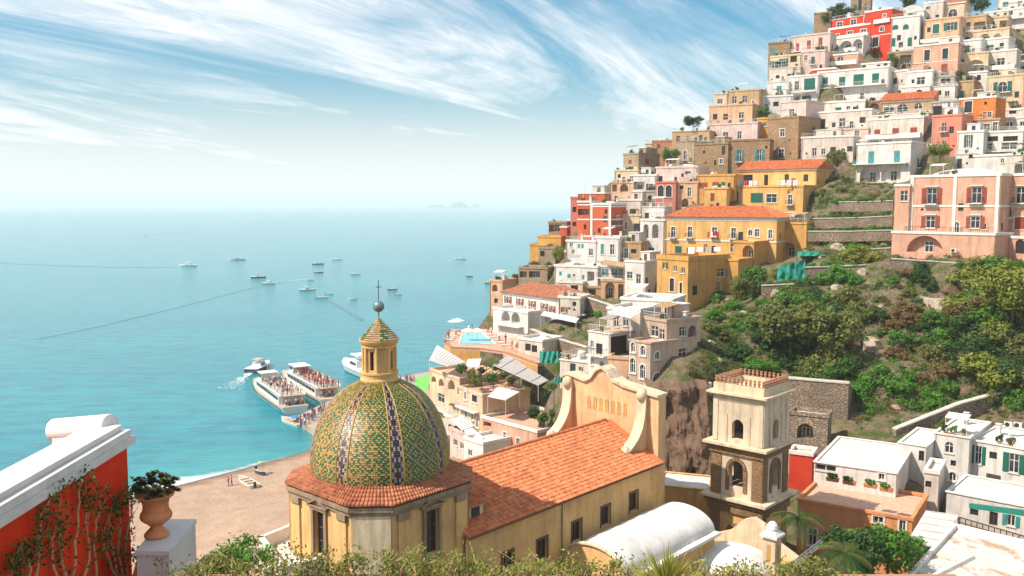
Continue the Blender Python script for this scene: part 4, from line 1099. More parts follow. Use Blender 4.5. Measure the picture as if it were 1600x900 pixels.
mb.mesh([(x, y, 0) for x in xs for y in ys], [(i * 8 + j, (i + 1) * 8 + j, (i + 1) * 8 + j + 1, i * 8 + j + 1) for i in range(7) for j in range(7)])
tag(mb.obj('sea', 'sea'), 'teal sea with small ripples fading into the hazy horizon', 'sea', kind='structure')
plain('wake_water', (.002, .125, .165), .22, var=.2)
plain('foam', (.75, .80, .80), .7, var=.25, scale=.8)
def strip(name, pts, mat, label):
    m = MB(); pts = [(G(x, y, 0), w) for x, y, w in pts]
    L = []
    for k, (p, w) in enumerate(pts):
        d = (pts[min(k + 1, len(pts) - 1)][0] - pts[max(k - 1, 0)][0]); d.z = 0; d.normalize()
        nrm = Vector((-d.y, d.x, 0))
        L.append((p + nrm * w / 2 + Vector((0, 0, .03)), p + Vector((0, 0, .06 + .01 * w)), p - nrm * w / 2 + Vector((0, 0, .03))))
    for a, c in zip(L, L[1:]):
        m.face([a[0], c[0], c[1], a[1]]); m.face([a[1], c[1], c[2], a[2]])
    return tag(m.obj(name, mat), label, 'wake', kind='stuff')
import itertools
def curve(x0, y0, x1, y1, w0, w1, sag=0, n=16):
    return [(x0 + (x1 - x0) * i / n, y0 + (y1 - y0) * i / n + sag * math.sin(math.pi * i / n) + random.uniform(-.25, .25), w0 + (w1 - w0) * i / n) for i in range(n + 1)]
strip('wake', curve(60, 530, 385, 452, 1.3, 1.7, 3), 'wake_water', 'long dark wake line crossing the left of the bay')
strip('wake', curve(385, 452, 460, 438, 2.0, 1.2, 0), 'wake_water', 'thin dark wake reaching the small speedboat')
strip('wake', curve(0, 411, 275, 418, 5, 3, 2), 'wake_water', 'dark wake trailing left of the white motor yacht')
strip('wake', curve(228, 367, 310, 362, 6, 10, 0), 'wake_water', 'faint wake of the tiny far speedboat')
strip('wake', curve(516, 470, 566, 500, 2.0, 2.6, 0), 'wake_water', 'dark ripple line curving right of the two pale boats')
def foamtrail(x0, y0, x1, y1, w0, w1, n, label):
    m = MB(); rr = random.Random(int(x0))
    for _ in range(n):
        f = rr.random() ** 1.3; p = G(x0 + (x1 - x0) * f, y0 + (y1 - y0) * f, 0); w = w0 + (w1 - w0) * f
        c = p + Vector((rr.gauss(0, w * .35), rr.gauss(0, w * .35), .02 + rr.random() * .1)); s = rr.uniform(.12, .55) * (1 - .5 * f)
        k = 6; m.face([c + Vector((math.cos(6.283 * i / k) * s * rr.uniform(.5, 1.2), math.sin(6.283 * i / k) * s * rr.uniform(.5, 1.2), 0)) for i in range(k)])
    tag(m.obj('foam', 'foam'), label, 'foam', kind='stuff')
foamtrail(391, 583, 355, 608, 1.0, 4.0, 260, 'white foam behind the small tan motorboat')
foamtrail(478, 436, 440, 441, 1.5, 3.0, 200, 'white foam trailing from the small speedboat')

# ================================================================== haze
plain('island_rock', (.10, .10, .085), .95, var=.4, scale=.01)
def island(px0, px1, peaks, Dm, label):
    a, c = P(px0, 318, Dm), P(px1, 318, Dm)
    m = MB(); n = 40
    rows = []
    for r in range(7):
        f = r / 6.0 * 2 - 1
        row = []
        for i in range(n + 1):
            x = a.x + (c.x - a.x) * i / n; u = i / n
            h = sum(hh * math.exp(-((u - uc) / uw) ** 2) for uc, uw, hh in peaks) * min(1, u * 12, (1 - u) * 12)
            h *= (1 - f * f) * (1 + .25 * noise.noise(Vector((u * 14, f * 2, 1.7))))
            row.append((x, Dm + f * 160, h - 2))
        rows.append(row)
    for r in range(6):
        for i in range(n): m.face([rows[r][i], rows[r][i + 1], rows[r + 1][i + 1], rows[r + 1][i]])
    tag(m.obj('island', 'island_rock'), label, 'island', 'islands on the horizon')
island(657, 700, [(.4, .3, 30), (.75, .2, 34)], 11000, 'low long island, leftmost of the three on the horizon')
island(699, 734, [(.35, .22, 50), (.65, .25, 62), (.1, .1, 20)], 10600, 'tallest island, middle of the three on the horizon')
island(732, 757, [(.45, .3, 48)], 11200, 'small rounded island, rightmost of the three on the horizon')
m = bpy.data.materials.new('haze')
m.use_nodes = True
m.node_tree.nodes.clear()
o_ = m.node_tree.nodes.new('ShaderNodeOutputMaterial')
pv = m.node_tree.nodes.new('ShaderNodeVolumePrincipled')
pv.inputs['Color'].default_value = (.93, .975, 1, 1)
pv.inputs['Density'].default_value = 1.5e-4
pv.inputs['Anisotropy'].default_value = 0.0
m.node_tree.links.new(pv.outputs[0], o_.inputs['Volume'])
MATS['haze'] = m
mb = MB(); mb.box(-60500, 60500, -2500, 60500, -12, 150)
HAZE = tag(mb.obj('haze', 'haze'), 'thin pale sea haze filling the whole bay', 'haze', kind='stuff')
# ================================================================== the church
plaster('church', (.74, .455, .19), 0.6, dirt=(.10, .07, .05))
plaster('churchpale', (.72, .58, .40), 0.9, dirt=(.16, .10, .06))
masonry('tuff', (.42, .255, .135), (.35, .21, .11), 1.3, (.34, .21, .115))
plaster('darkstain', (.36, .25, .16), 1.0, dirt=(.03, .025, .02))
plaster('towerwhite', (.68, .55, .41), 0.95, dirt=(.24, .15, .08))
plaster('gablewall', (.70, .455, .245), 0.8, dirt=(.20, .13, .08))
tilemat('skirttile', (.50, .19, .095), (.30, .105, .055))
plaster('vaultwhite', (.70, .675, .645), 0.35)
def glazed(name, c, c2):
    m = tilemat(name, c, c2, .42)
    m.node_tree.nodes['Principled BSDF'].inputs['Specular IOR Level'].default_value = .5
    return m
glazed('tg_green', (.014, .10, .03), (.035, .15, .045)); glazed('tg_yellow', (.46, .29, .05), (.36, .21, .04)); glazed('tg_ochre', (.43, .22, .07), (.30, .14, .055))
glazed('tg_black', (.022, .014, .016), (.05, .025, .025)); glazed('tg_white', (.38, .34, .32), (.27, .23, .22)); glazed('tg_dgreen', (.010, .07, .025), (.02, .10, .035))
AL = R_(42.3)
CC = P(595, 725, 66)
CA = Vector((math.sin(AL), math.cos(AL), 0)); CB = Vector((math.cos(AL), -math.sin(AL), 0))
CR_ = math.pi / 2 - AL
church = thing('church', 'church with majolica tiled dome and long terracotta nave roof', 'church', (CC.x, CC.y, 14), CR_)
def cpart(mb, name, mats, parent=None, smooth=False):
    """vertices in church axes with z absolute"""
    mb.v = [(x, y, z - 14) for x, y, z in mb.v]
    return mb.obj(name, mats, parent or church, None, smooth)
def churchpt(s, o, z): return Vector((CC.x, CC.y, 0)) + CA * s + CB * o + Vector((0, 0, z))
S_, K_ = 5.6, 2.0
OCT = [(-S_, S_ - K_), (-S_, -(S_ - K_)), (-(S_ - K_), -S_), (S_ - K_, -S_), (S_, -(S_ - K_)), (S_, S_ - K_), (S_ - K_, S_), (-(S_ - K_), S_)]
# drum walls, with openings in the two sides towards us
m = MB()
wl_, wz0, wz1 = 2 * (S_ - K_), 25.0, 28.2
for i in range(8):
    (x0, y0), (x1, y1) = OCT[i], OCT[(i + 1) % 8]
    L = math.hypot(x1 - x0, y1 - y0); tx, ty = (x1 - x0) / L, (y1 - y0) / L; nx, ny = ty, -tx
    ops = [(L / 2 - .62, L / 2 + .62, wz0, wz1, False, .4)] if i in (0, 2) else []
    wall_grid(m, L, 13.0, 29.5, ops, lambda u, v, d: (x0 + tx * u - nx * d, y0 + ty * u - ny * d, v))
cpart(m, 'drum_wall', 'church')
for i in range(8):
    (x0, y0), (x1, y1) = OCT[i], OCT[(i + 1) % 8]
    L = math.hypot(x1 - x0, y1 - y0); tx, ty = (x1 - x0) / L, (y1 - y0) / L; nx, ny = ty, -tx
    q = lambda u, d: (x0 + tx * u + nx * d, y0 + ty * u + ny * d)
    def bx(mm, u0, u1, d0, d1, z0, z1):
        p = [q(u0, d0), q(u1, d0), q(u1, d1), q(u0, d1)]
        if (u1 - u0) * (d1 - d0) < 0: p.reverse()
        mm.hexa([(a, b, z0) for a, b in p] + [(a, b, z1) for a, b in p])
    # cornice, capitals, pilasters
    m = MB(); bx(m, -.1, L + .1, .005, .30, 29.05, 29.38); bx(m, -.05, L + .05, .005, .16, 28.75, 29.048)
    cpart(m, 'cornice', 'darkstain')
    if i % 2 == 0:
        for u in (.85, L - .85):
            m = MB(); bx(m, u - .42, u + .42, .005, .14, 14, 28.2); cpart(m, 'pilaster', 'church')
            m = MB(); bx(m, u - .5, u + .5, .005, .26, 28.3, 28.745); bx(m, u - .45, u + .45, .005, .2, 28.2, 28.298); cpart(m, 'capital', 'darkstain')
    else:
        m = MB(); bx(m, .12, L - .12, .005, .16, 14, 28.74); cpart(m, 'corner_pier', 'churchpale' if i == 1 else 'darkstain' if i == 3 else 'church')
    if i in (0, 2):
        fr = MB()
        for sg in (-1, 1): bx(fr, L / 2 + sg * .62 - (.26 if sg < 0 else 0), L / 2 + sg * .62 + (.26 if sg > 0 else 0), .005, .16, wz0 - .2, wz1 + .1)
        bx(fr, L / 2 - .95, L / 2 + .95, .005, .2, wz1 + .102, wz1 + .34)
        bx(fr, L / 2 - 1.0, L / 2 + 1.0, .005, .22, wz0 - .42, wz0 - .202)
        w_ = cpart(fr, 'window', 'darkstain')
        pd = MB()
        a, b_, c_ = q(L / 2 - 1.15, .005), q(L / 2 + 1.15, .005), q(L / 2, .005)
        a2, b2, c2 = q(L / 2 - 1.15, .34), q(L / 2 + 1.15, .34), q(L / 2, .34)
        za, zp = wz1 + .36, wz1 + .95
        for (p0, p1, p2, p3) in ((a, c_, a2, c2), (b_, c_, b2, c2)):
            pd.hexa([(*p0, za), (*p1, zp), (*p3, zp), (*p2, za), (*p0, za + .16), (*p1, zp + .16), (*p3, zp + .16), (*p2, za + .16)])
        bx(pd, L / 2 - 1.15, L / 2 + 1.15, .008, .30, wz1 + .342, wz1 + .44)
        pd.v = [(x, y, z - 14) for x, y, z in pd.v]
        pd.obj('pediment', 'darkstain', w_)
        gl = MB(); bx(gl, L / 2 - .62, L / 2 + .62, -.36, -.33, wz0, wz1); gl.v = [(x, y, z - 14) for x, y, z in gl.v]; gl.obj('pane', 'glass_dark', w_)
        bars = MB()
        for u in (-.6, 0, .57): bx(bars, L / 2 + u - .02, L / 2 + u + .05, -.33, -.27, wz0, wz1)
        for z in (25.9, 26.9, 27.7): bx(bars, L / 2 - .57, L / 2 + .55, -.328, -.28, z, z + .06)
        bars.v = [(x, y, z - 14) for x, y, z in bars.v]; bars.obj('muntins', 'brown', w_)
# tiled skirt
m = MB(); bs = MB()
NS = 150
def octr(a):
    # distance from centre to the eave polygon (octagon grown by .55)
    best = 1e9
    for i in range(8):
        (x0, y0), (x1, y1) = OCT[i], OCT[(i + 1) % 8]
        L = math.hypot(x1 - x0, y1 - y0); nx, ny = (y1 - y0) / L, -(x1 - x0) / L
        dd = x0 * nx + y0 * ny + .34
        cc = math.cos(a) * nx + math.sin(a) * ny
        if cc > 1e-6: best = min(best, dd / cc)
    return best
R0 = 4.9
for i in range(NS):
    a0, a1 = 2 * math.pi * i / NS, 2 * math.pi * (i + 1) / NS
    am = (a0 + a1) / 2; ro = octr(am); nr = 5
    for j in range(nr):
        f0, f1 = j / nr, (j + 1) / nr
        def pt(a, f, up):
            r = R0 + (octr(a) - R0) * f
            return (r * math.cos(a), r * math.sin(a), 30.35 - .80 * f + up)
        jz = random.uniform(-.035, .035)
        lo = [pt(a0 + (a1 - a0) * t_, f1 + .03, z + .05 + jz) for t_, z in ((0.06, -.02), (.25, .09), (.5, .13), (.75, .09), (.94, -.02))]
        hi = [pt(a0 + (a1 - a0) * t_, f0, z + .0) for t_, z in ((0, 0), (.22, .05), (.5, .07), (.78, .05), (1, 0))]
        m.mesh(hi + lo, [(k, 5 + k, 6 + k, k + 1) for k in range(4)] + [(5, 6, 7, 8, 9)])
pts = [pt_ for pt_ in [(octr(2 * math.pi * i / 64), 2 * math.pi * i / 64) for i in range(64)]]
bs.mesh([(r * .99 * math.cos(a), r * .99 * math.sin(a), 29.48) for r, a in pts] + [(R0 * math.cos(a), R0 * math.sin(a), 30.3) for r, a in pts],
        [(i, (i + 1) % 64, 64 + (i + 1) % 64, 64 + i) for i in range(64)] + [tuple(range(63, -1, -1))])
sk = cpart(bs, 'skirt_roof', 'skirttile')
m.v = [(x, y, z - 14) for x, y, z in m.v]
tag(m.obj('skirt_tiles', 'skirttile', sk), kind='stuff')
# dome
PROF = [(4.98, 30.0), (5.1, 30.5), (5.15, 31.3), (5.0, 32.35), (4.62, 33.6), (4.08, 34.7), (3.32, 35.7), (2.5, 36.35), (1.3, 36.95)]
def domep(f):
    # f in 0..1 along the arc, base to top
    L = [0]
    for (r0, z0), (r1, z1) in zip(PROF, PROF[1:]): L.append(L[-1] + math.hypot(r1 - r0, z1 - z0))
    d = f * L[-1]
    for k in range(len(PROF) - 1):
        if d <= L[k + 1] + 1e-9:
            u = (d - L[k]) / (L[k + 1] - L[k])
            # smooth with catmull-rom
            p = [PROF[max(k - 1, 0)], PROF[k], PROF[k + 1], PROF[min(k + 2, len(PROF) - 1)]]
            o = []
            for c_ in (0, 1):
                a, b_, e, g_ = (q_[c_] for q_ in p)
                o.append(.5 * (2 * b_ + (e - a) * u + (2 * a - 5 * b_ + 4 * e - g_) * u * u + (3 * b_ - a - 3 * e + g_) * u ** 3))
            return o
    return PROF[-1]
m = MB()
m.lathe([(r - .05, z) for r, z in [domep(k / 24) for k in range(25)]], 96)
do = cpart(m, 'dome', 'tg_ochre', smooth=True)
ROWS, COLS = 58, 200
VA = math.atan2(-CC.y, -CC.x) - CR_          # direction of the camera in church axes
m = MB()
dp = [domep(k / ROWS) for k in range(ROWS + 1)]
rt = random.Random(3)
for r in range(ROWS):
    r0, z0 = dp[r]; r1, z1 = dp[r + 1]
    nl = math.hypot(r1 - r0, z1 - z0); nr_, nz_ = (z1 - z0) / nl, -(r1 - r0) / nl
    for j in range(COLS):
        seg, k = j // 25, j % 25
        # columns run counter-clockwise; a star band is centred 13 degrees right of the view line
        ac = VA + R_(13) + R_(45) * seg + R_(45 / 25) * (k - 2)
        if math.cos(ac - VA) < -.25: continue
        left = math.sin(ac - VA) < -.05  # left gets more ochre and yellow: wear plus glare painted into the tiles
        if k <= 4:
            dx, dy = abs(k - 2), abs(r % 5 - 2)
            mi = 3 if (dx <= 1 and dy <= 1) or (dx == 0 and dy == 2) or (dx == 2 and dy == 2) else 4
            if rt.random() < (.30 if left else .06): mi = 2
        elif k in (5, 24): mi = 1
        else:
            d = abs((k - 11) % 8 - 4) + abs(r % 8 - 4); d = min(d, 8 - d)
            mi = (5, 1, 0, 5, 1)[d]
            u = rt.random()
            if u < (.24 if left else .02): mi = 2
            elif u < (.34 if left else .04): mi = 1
        h = R_(45 / 25) / 2 * .97
        up = .035 + rt.uniform(-.006, .012)
        lo = []
        hi = []
        for t_ in (-1, 0, 1):
            ca, sa = math.cos(ac + h * t_), math.sin(ac + h * t_)
            bl = .0 if t_ else -.035                # scalloped lower edge
            e = up if t_ else up + .012
            zz = z0 + (z1 - z0) * bl / .2 if t_ == 0 else z0
            rr = r0
            lo.append(((rr + nr_ * e) * ca, (rr + nr_ * e) * sa, zz + nz_ * e))
            hi.append(((r1 + nr_ * .004) * ca, (r1 + nr_ * .004) * sa, z1 + nz_ * .004))
        bk = [(r0 * math.cos(ac + h * t_), r0 * math.sin(ac + h * t_), z0) for t_ in (-1, 1)]
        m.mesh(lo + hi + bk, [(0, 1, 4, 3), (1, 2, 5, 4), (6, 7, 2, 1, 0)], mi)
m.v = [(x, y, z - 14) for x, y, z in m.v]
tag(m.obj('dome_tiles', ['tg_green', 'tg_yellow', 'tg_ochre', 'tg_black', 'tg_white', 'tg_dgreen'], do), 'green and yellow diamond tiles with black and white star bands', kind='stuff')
# raised ribs beside the bands
for seg in range(8):
    for k in (-1, 5):
        ac = VA + R_(13) + R_(45) * seg + R_(45 / 25) * (k - 2)
        if math.cos(ac - VA) < -.2: continue
        m = MB(); m.tube([((r + .03) * math.cos(ac), (r + .03) * math.sin(ac), z) for r, z in [domep(q_ / 16) for q_ in range(17)]], .055, 5)
        m.v = [(x, y, z - 14) for x, y, z in m.v]
        m.obj('rib', 'tg_yellow', do, smooth=True)
# lantern
m = MB()
m.lathe([(1.3, 36.7), (1.44, 36.75), (1.44, 37.05), (1.36, 37.12), (1.36, 37.4), (1.42, 37.45), (1.42, 37.58), (.3, 37.6)], 40)
lan = cpart(m, 'lantern', 'church')
m = MB(); nseg = 8
ring = []
for i in range(nseg):
    a = VA + R_(36) + 2 * math.pi * i / nseg; a2 = a + 2 * math.pi / nseg
    x0, y0, x1, y1 = 1.16 * math.cos(a), 1.16 * math.sin(a), 1.16 * math.cos(a2), 1.16 * math.sin(a2)
    L = math.hypot(x1 - x0, y1 - y0); tx, ty = (x1 - x0) / L, (y1 - y0) / L; nx, ny = ty, -tx
    ops = [(L / 2 - .17, L / 2 + .17, 37.75, 39.15, False, .2)] if i % 2 == 0 else []
    wall_grid(m, L, 37.55, 39.5, ops, lambda u, v, d: (x0 + tx * u - nx * d, y0 + ty * u - ny * d, v))
m.v = [(x, y, z - 14) for x, y, z in m.v]
m.obj('lantern_wall', 'church', lan)
m = MB(); m.lathe([(.85, 37.6), (.85, 39.4)], 16); m.v = [(x, y, z - 14) for x, y, z in m.v]; m.obj('core', 'interior', lan)
for i in range(nseg):
    a = VA + R_(36) + 2 * math.pi * i / nseg
    m = MB(); m.tube([(1.2 * math.cos(a), 1.2 * math.sin(a), 37.56 - 14), (1.2 * math.cos(a), 1.2 * math.sin(a), 39.45 - 14)], .12, 8)
    m.obj('column', 'church', lan)
m = MB(); m.lathe([(1.1, 39.3), (1.28, 39.42), (1.28, 39.6), (1.40, 39.72), (1.48, 39.9), (1.48, 40.0), (.4, 40.02)], 40)
m.v = [(x, y, z - 14) for x, y, z in m.v]; m.obj('cornice', 'church', lan)
m = MB(); cm_ = MB(); cm_.lathe([(1.38, 39.98), (.03, 41.55)], 24); cm_.v = [(x, y, z - 14) for x, y, z in cm_.v]
cone = cm_.obj('cone_roof', 'tg_ochre', lan)
for r in range(11):
    f0, f1 = r / 11, (r + 1) / 11
    for j in range(40):
        a = 2 * math.pi * (j + .5) / 40; h = math.pi / 40 * .95
        R0_, R1_ = 1.45 * (1 - f0) + .03, 1.45 * (1 - f1) + .02
        z0, z1 = 40.0 + 1.58 * f0, 40.0 + 1.58 * f1
        k = j % 5
        mi = 1 if k == 0 else (0 if (j // 5) % 2 and rt.random() < .6 else 2 if rt.random() < .55 else 4)
        m.mesh([(R0_ * math.cos(a - h), R0_ * math.sin(a - h), z0 + .05), (R0_ * math.cos(a + h), R0_ * math.sin(a + h), z0 + .05), (R1_ * math.cos(a + h), R1_ * math.sin(a + h), z1), (R1_ * math.cos(a - h), R1_ * math.sin(a - h), z1),
                (R0_ * .97 * math.cos(a - h), R0_ * .97 * math.sin(a - h), z0), (R0_ * .97 * math.cos(a + h), R0_ * .97 * math.sin(a + h), z0)], [(0, 1, 2, 3), (4, 5, 1, 0)], mi)
m.v = [(x, y, z - 14) for x, y, z in m.v]
tag(m.obj('cone_tiles', ['tg_green', 'tg_yellow', 'tg_ochre', 'tg_black', 'tg_white'], cone), kind='stuff')
plain('verdigris', (.17, .25, .22), .45, .4, var=.35, scale=4)
m = MB(); m.lathe([(.01, 41.98)] + [(.43 * math.sin(math.pi * i / 14), 42.4 - .43 * math.cos(math.pi * i / 14)) for i in range(1, 14)] + [(.01, 42.83)], 24)
m.tube([(0, 0, 41.4), (0, 0, 42.0)], .045, 8)
m.v = [(x, y, z - 14) for x, y, z in m.v]
fin_ = m.obj('finial_ball', 'verdigris', church, smooth=True)
m = MB(); ca, sa = math.cos(-CR_), math.sin(-CR_)
m.tube([(0, 0, 42.8), (0, 0, 44.35)], .032, 6); m.tube([(-.2 * ca, -.2 * sa, 43.85), (.2 * ca, .2 * sa, 43.85)], .028, 6)
m.v = [(x, y, z - 14) for x, y, z in m.v]; m.obj('cross', 'iron', church)
# nave (o positive towards us on the right => local y = -o)
EZ, RZ_, HO = 25.5, 28.5, 6.0
m = MB()
nave_w = [(915, 828), (), ()]
ops = []
wp = []
for px, py, w, h in ((847, 858, 26, 50), (901, 830, 26, 46), (946, 806, 24, 40), (990, 784, 22, 34), (793, 880, 22, 40)):
    d = ray(px, py); p = CAM + d * ((churchpt(0, HO, 0) - CAM).dot(CB) / d.dot(CB))
    u = (p - churchpt(0, HO, 0)).dot(CA)
    ops.append((round(u - .62, 3), round(u + .62, 3), round(p.z - .85, 3), round(p.z + .85, 3), False, .3)); wp.append((u, p.z))
ops = [(a - 3.0, b_ - 3.0, c_, d_, e, f) for a, b_, c_, d_, e, f in ops]
wall_grid(m, 26.5, 12.0, EZ, ops, lambda u, v, d: (3.0 + u, -HO + d, v))
m.face([(3, HO, 12), (29.5, HO, 12), (29.5, HO, EZ), (3, HO, EZ)])
m.face([(3, -HO, EZ), (3, HO, EZ), (3, 0, RZ_)])
nv = cpart(m, 'nave_wall', 'church')
for u, z in wp:
    fr = MB(); fr.box(u - .62, u + .62, -HO + .2, -HO + .26, z - .85, z - .75); fr.box(u - .62, u + .62, -HO + .2, -HO + .26, z + .75, z + .85)
    for q_ in (-.62, -.04, .54): fr.box(u + q_, u + q_ + .08, -HO + .19, -HO + .27, z - .75, z + .75)
    fr.box(u - .78, u + .78, -HO - .06, -HO - .003, z + .86, z + 1.05); fr.box(u - .78, u - .625, -HO - .05, -HO - .003, z - .95, z + .855); fr.box(u + .625, u + .78, -HO - .05, -HO - .003, z - .95, z + .855)
    w_ = cpart(fr, 'window', 'brown')
    gl = MB(); gl.box(u - .62, u + .62, -HO + .27, -HO + .29, z - .85 - 14, z + .85 - 14); gl.obj('pane', 'glass_dark', w_)
m = MB()
for sg in (-1, 1):
    m.hexa([(3, sg * (HO + .35), EZ - .17), (29.3, sg * (HO + .35), EZ - .17), (29.3, 0, RZ_), (3, 0, RZ_), (3, sg * (HO + .35), EZ - .03), (29.3, sg * (HO + .35), EZ - .03), (29.3, 0, RZ_ + .14), (3, 0, RZ_ + .14)])
nr = cpart(m, 'nave_roof', 'churchtile')
m = MB()
sl = math.hypot(HO + .35, RZ_ + .14 - EZ + .03)
for sg in (-1, 1):
    tile_field(m, (3, sg * (HO + .35), EZ - .02), (1, 0, 0), (0, -sg * (HO + .35), RZ_ + .17 - EZ), 25.2, sl, .27, .40)
m.v = [(x, y, z - 14) for x, y, z in m.v]
tag(m.obj('roof_tiles', 'churchtile', nr), 'rows of terracotta pan tiles over the nave', kind='stuff')
m = MB()
x = 3.0
while x < 28.3:
    a = [(math.cos(math.pi * k / 6) * .17, math.sin(math.pi * k / 6) * .17) for k in range(7)]
    m.mesh([(x, y, RZ_ + .2 + z + .03 - 14) for y, z in a] + [(x + .42, y * .85, RZ_ + .2 + z - 14) for y, z in a], [(k, k + 1, 8 + k, 7 + k) for k in range(6)] + [(6, 5, 4, 3, 2, 1, 0)])
    x += .38
tag(m.obj('ridge_tiles', 'churchtile', nr), kind='stuff')
m = MB(); m.tube([(3, -HO - .42, EZ - .12), (29.2, -HO - .42, EZ - .12)], .07, 6); m.tube([(14.2, -HO - .1, EZ - .15), (14.2, -HO - .1, 14)], .05, 6)
cpart(m, 'gutter', 'brown')
# dormer
m = MB(); m.box(4.2, 5.9, -5.0, -3.4, 25.2, 27.15); dm = cpart(m, 'dormer', 'churchpale')
m = MB(); m.hexa([(4.0, -5.25, 27.16), (6.1, -5.25, 27.16), (6.1, -2.2, 27.7), (4.0, -2.2, 27.7), (4.0, -5.25, 27.28), (6.1, -5.25, 27.28), (6.1, -2.2, 27.82), (4.0, -2.2, 27.82)])
tile_field(m, (4.0, -5.25, 27.3), (1, 0, 0), (0, 3.05, .54), 2.1, 3.1, .27, .4)
m.v = [(x, y, z - 14) for x, y, z in m.v]; m.obj('dormer_roof', 'churchtile', dm)
m = MB(); m.box(4.6, 5.5, -5.03, -5.004, 26.1, 27.0); m.v = [(x, y, z - 14) for x, y, z in m.v]; m.obj('pane', 'glass_dark', dm)
# facade screen wall
FS = 29.3
prof = [(-6.2, 12), (-6.2, 32.2), (-5.2, 32.4), (-3.2, 32.0), (-2.4, 32.4), (-1.7, 33.3), (-1.1, 33.6), (-.5, 33.3), (.2, 32.5), (1.4, 32.1), (5.6, 31.6), (5.6, 12)]
m = MB(); n_ = len(prof)
m.mesh([(FS, -o, z) for o, z in prof] + [(FS + 1.3, -o, z) for o, z in prof], [tuple(range(n_)), tuple(range(2 * n_ - 1, n_ - 1, -1))] + [(i, n_ + i, n_ + (i + 1) % n_, (i + 1) % n_) for i in range(n_)])
fw = cpart(m, 'facade_wall', 'gablewall')
for (o0, z0), (o1, z1) in zip(prof[1:-1], prof[2:-1]):
    m = MB(); m.hexa([(FS - .25, -o0, z0 + .004), (FS + 1.55, -o0, z0 + .004), (FS + 1.55, -o1, z1 + .004), (FS - .25, -o1, z1 + .004), (FS - .25, -o0, z0 + .26), (FS + 1.55, -o0, z0 + .26), (FS + 1.55, -o1, z1 + .26), (FS - .25, -o1, z1 + .26)])
    cpart(m, 'coping', 'churchpale')
for k in range(7):            # blind arched slots
    o = -2.7 + k * .74; zc_ = 29.95 - .02 * k
    a = [(o + x_, zc_ - .65 + z_) for x_, z_ in [(.16, 0)] + arcpts(.32, 1.3, 8) + [(-.16, 0)]]
    m = MB(); m.face([(FS - .012, -x_, z_) for x_, z_ in a]); cpart(m, 'niche', 'gold')
    m = MB()
    for (x0_, z0_), (x1_, z1_) in zip(a, a[1:]): m.bar((FS - .03, -x0_, z0_), (FS - .03, -x1_, z1_), .035)
    cpart(m, 'niche_edge', 'church')
def scroll(o):
    m = MB(); pts = []
    for i in range(15):
        f = i / 14; s = FS - .25 - 2.7 * (f ** 2.4) ; z = 31.6 - 5.0 * f + .6 * math.sin(math.pi * f) * -1
        pts.append((s, z))
    for (s0, z0), (s1, z1) in zip(pts, pts[1:]):
        m.hexa([(FS, -o + .45, z0 - .001), (FS, -o - .45, z0 - .001), (s0, -o - .45, z0 - .001), (s0, -o + .45, z0 - .001), (FS, -o + .45, z1), (FS, -o - .45, z1), (s1, -o - .45, z1), (s1, -o + .45, z1)])
    m.box(FS - 3.1, FS, -o - .44, -o + .44, 24, 26.605)
    so_ = cpart(m, 'buttress', 'gablewall')
    m = MB()
    m.v = []
    for (s0, z0), (s1, z1) in zip(pts, pts[1:]):
        d = Vector((s1 - s0, z1 - z0)).normalized(); nn = Vector((d.y, -d.x))
        if nn.x > 0: nn = -nn
        m.hexa([(s0, -o + .55, z0), (s0, -o - .55, z0), (s1, -o - .55, z1), (s1, -o + .55, z1), (s0 + nn.x * .22, -o + .55, z0 + nn.y * .22), (s0 + nn.x * .22, -o - .55, z0 + nn.y * .22), (s1 + nn.x * .22, -o - .55, z1 + nn.y * .22), (s1 + nn.x * .22, -o + .55, z1 + nn.y * .22)])
    m.v = [(x, y, z - 14) for x, y, z in m.v]; m.obj('scroll', 'churchpale', so_)
    m = MB(); m.lathe([(.01, 31.1), (.4, 31.2), (.55, 31.7), (.4, 32.2), (.01, 32.35)], 14, (FS - .35, -o)); m.v = [(x, y, z - 14) for x, y, z in m.v]; m.obj('scroll_knob', 'churchpale', so_, smooth=True)
    m = MB(); m.lathe([(.01, 25.8), (.4, 25.9), (.55, 26.5), (.4, 27.0), (.01, 27.2)], 14, (FS - 3.0, -o)); m.v = [(x, y, z - 14) for x, y, z in m.v]; m.obj('scroll_knob', 'churchpale', so_, smooth=True)
scroll(3.9); scroll(-5.2)
# barrel vaulted aisle
m = MB(); n_ = 16; vz = 20.6
arc = [(9.3 - 3.15 * math.cos(math.pi * i / n_), vz + 1.8 * math.sin(math.pi * i / n_)) for i in range(n_ + 1)]
nl_ = 24
gv = [[(14.3 + 13.9 * q_ / nl_, -(o + .10 * noise.noise(Vector((q_ * .6, o, 4)))), z + (.13 * noise.noise(Vector((q_ * .5, o * .9, 9))) if 0 < q_ < nl_ else 0)) for o, z in arc] for q_ in range(nl_ + 1)]
m.mesh([p for r in gv for p in r], [(q_ * (n_ + 1) + i, (q_ + 1) * (n_ + 1) + i, (q_ + 1) * (n_ + 1) + i + 1, q_ * (n_ + 1) + i + 1) for q_ in range(nl_) for i in range(n_)])
va_ = cpart(m, 'aisle_vault', 'vaultwhite', smooth=True)
m = MB(); m.box(13.9, 28.2, -13.1, -12.46, vz - .25, vz + .02); cpart(m, 'vault_ledge', 'vaultwhite')
m = MB()
for xx in (14.28, 28.22): m.face([(xx, -o, z - .003) for o, z in arc])
m.box(14.3, 28.2, -12.45, -6.1, 12, vz - .01); cpart(m, 'aisle_wall', 'church')
m = MB()
for (o0, z0), (o1, z1) in zip(arc, arc[1:]):
    m.hexa([(14.1, -o0, z0), (14.5, -o0, z0), (14.5, -o1, z1), (14.1, -o1, z1), (14.1, -o0, z0 + .14), (14.5, -o0, z0 + .14), (14.5, -o1, z1 + .14), (14.1, -o1, z1 + .14)])
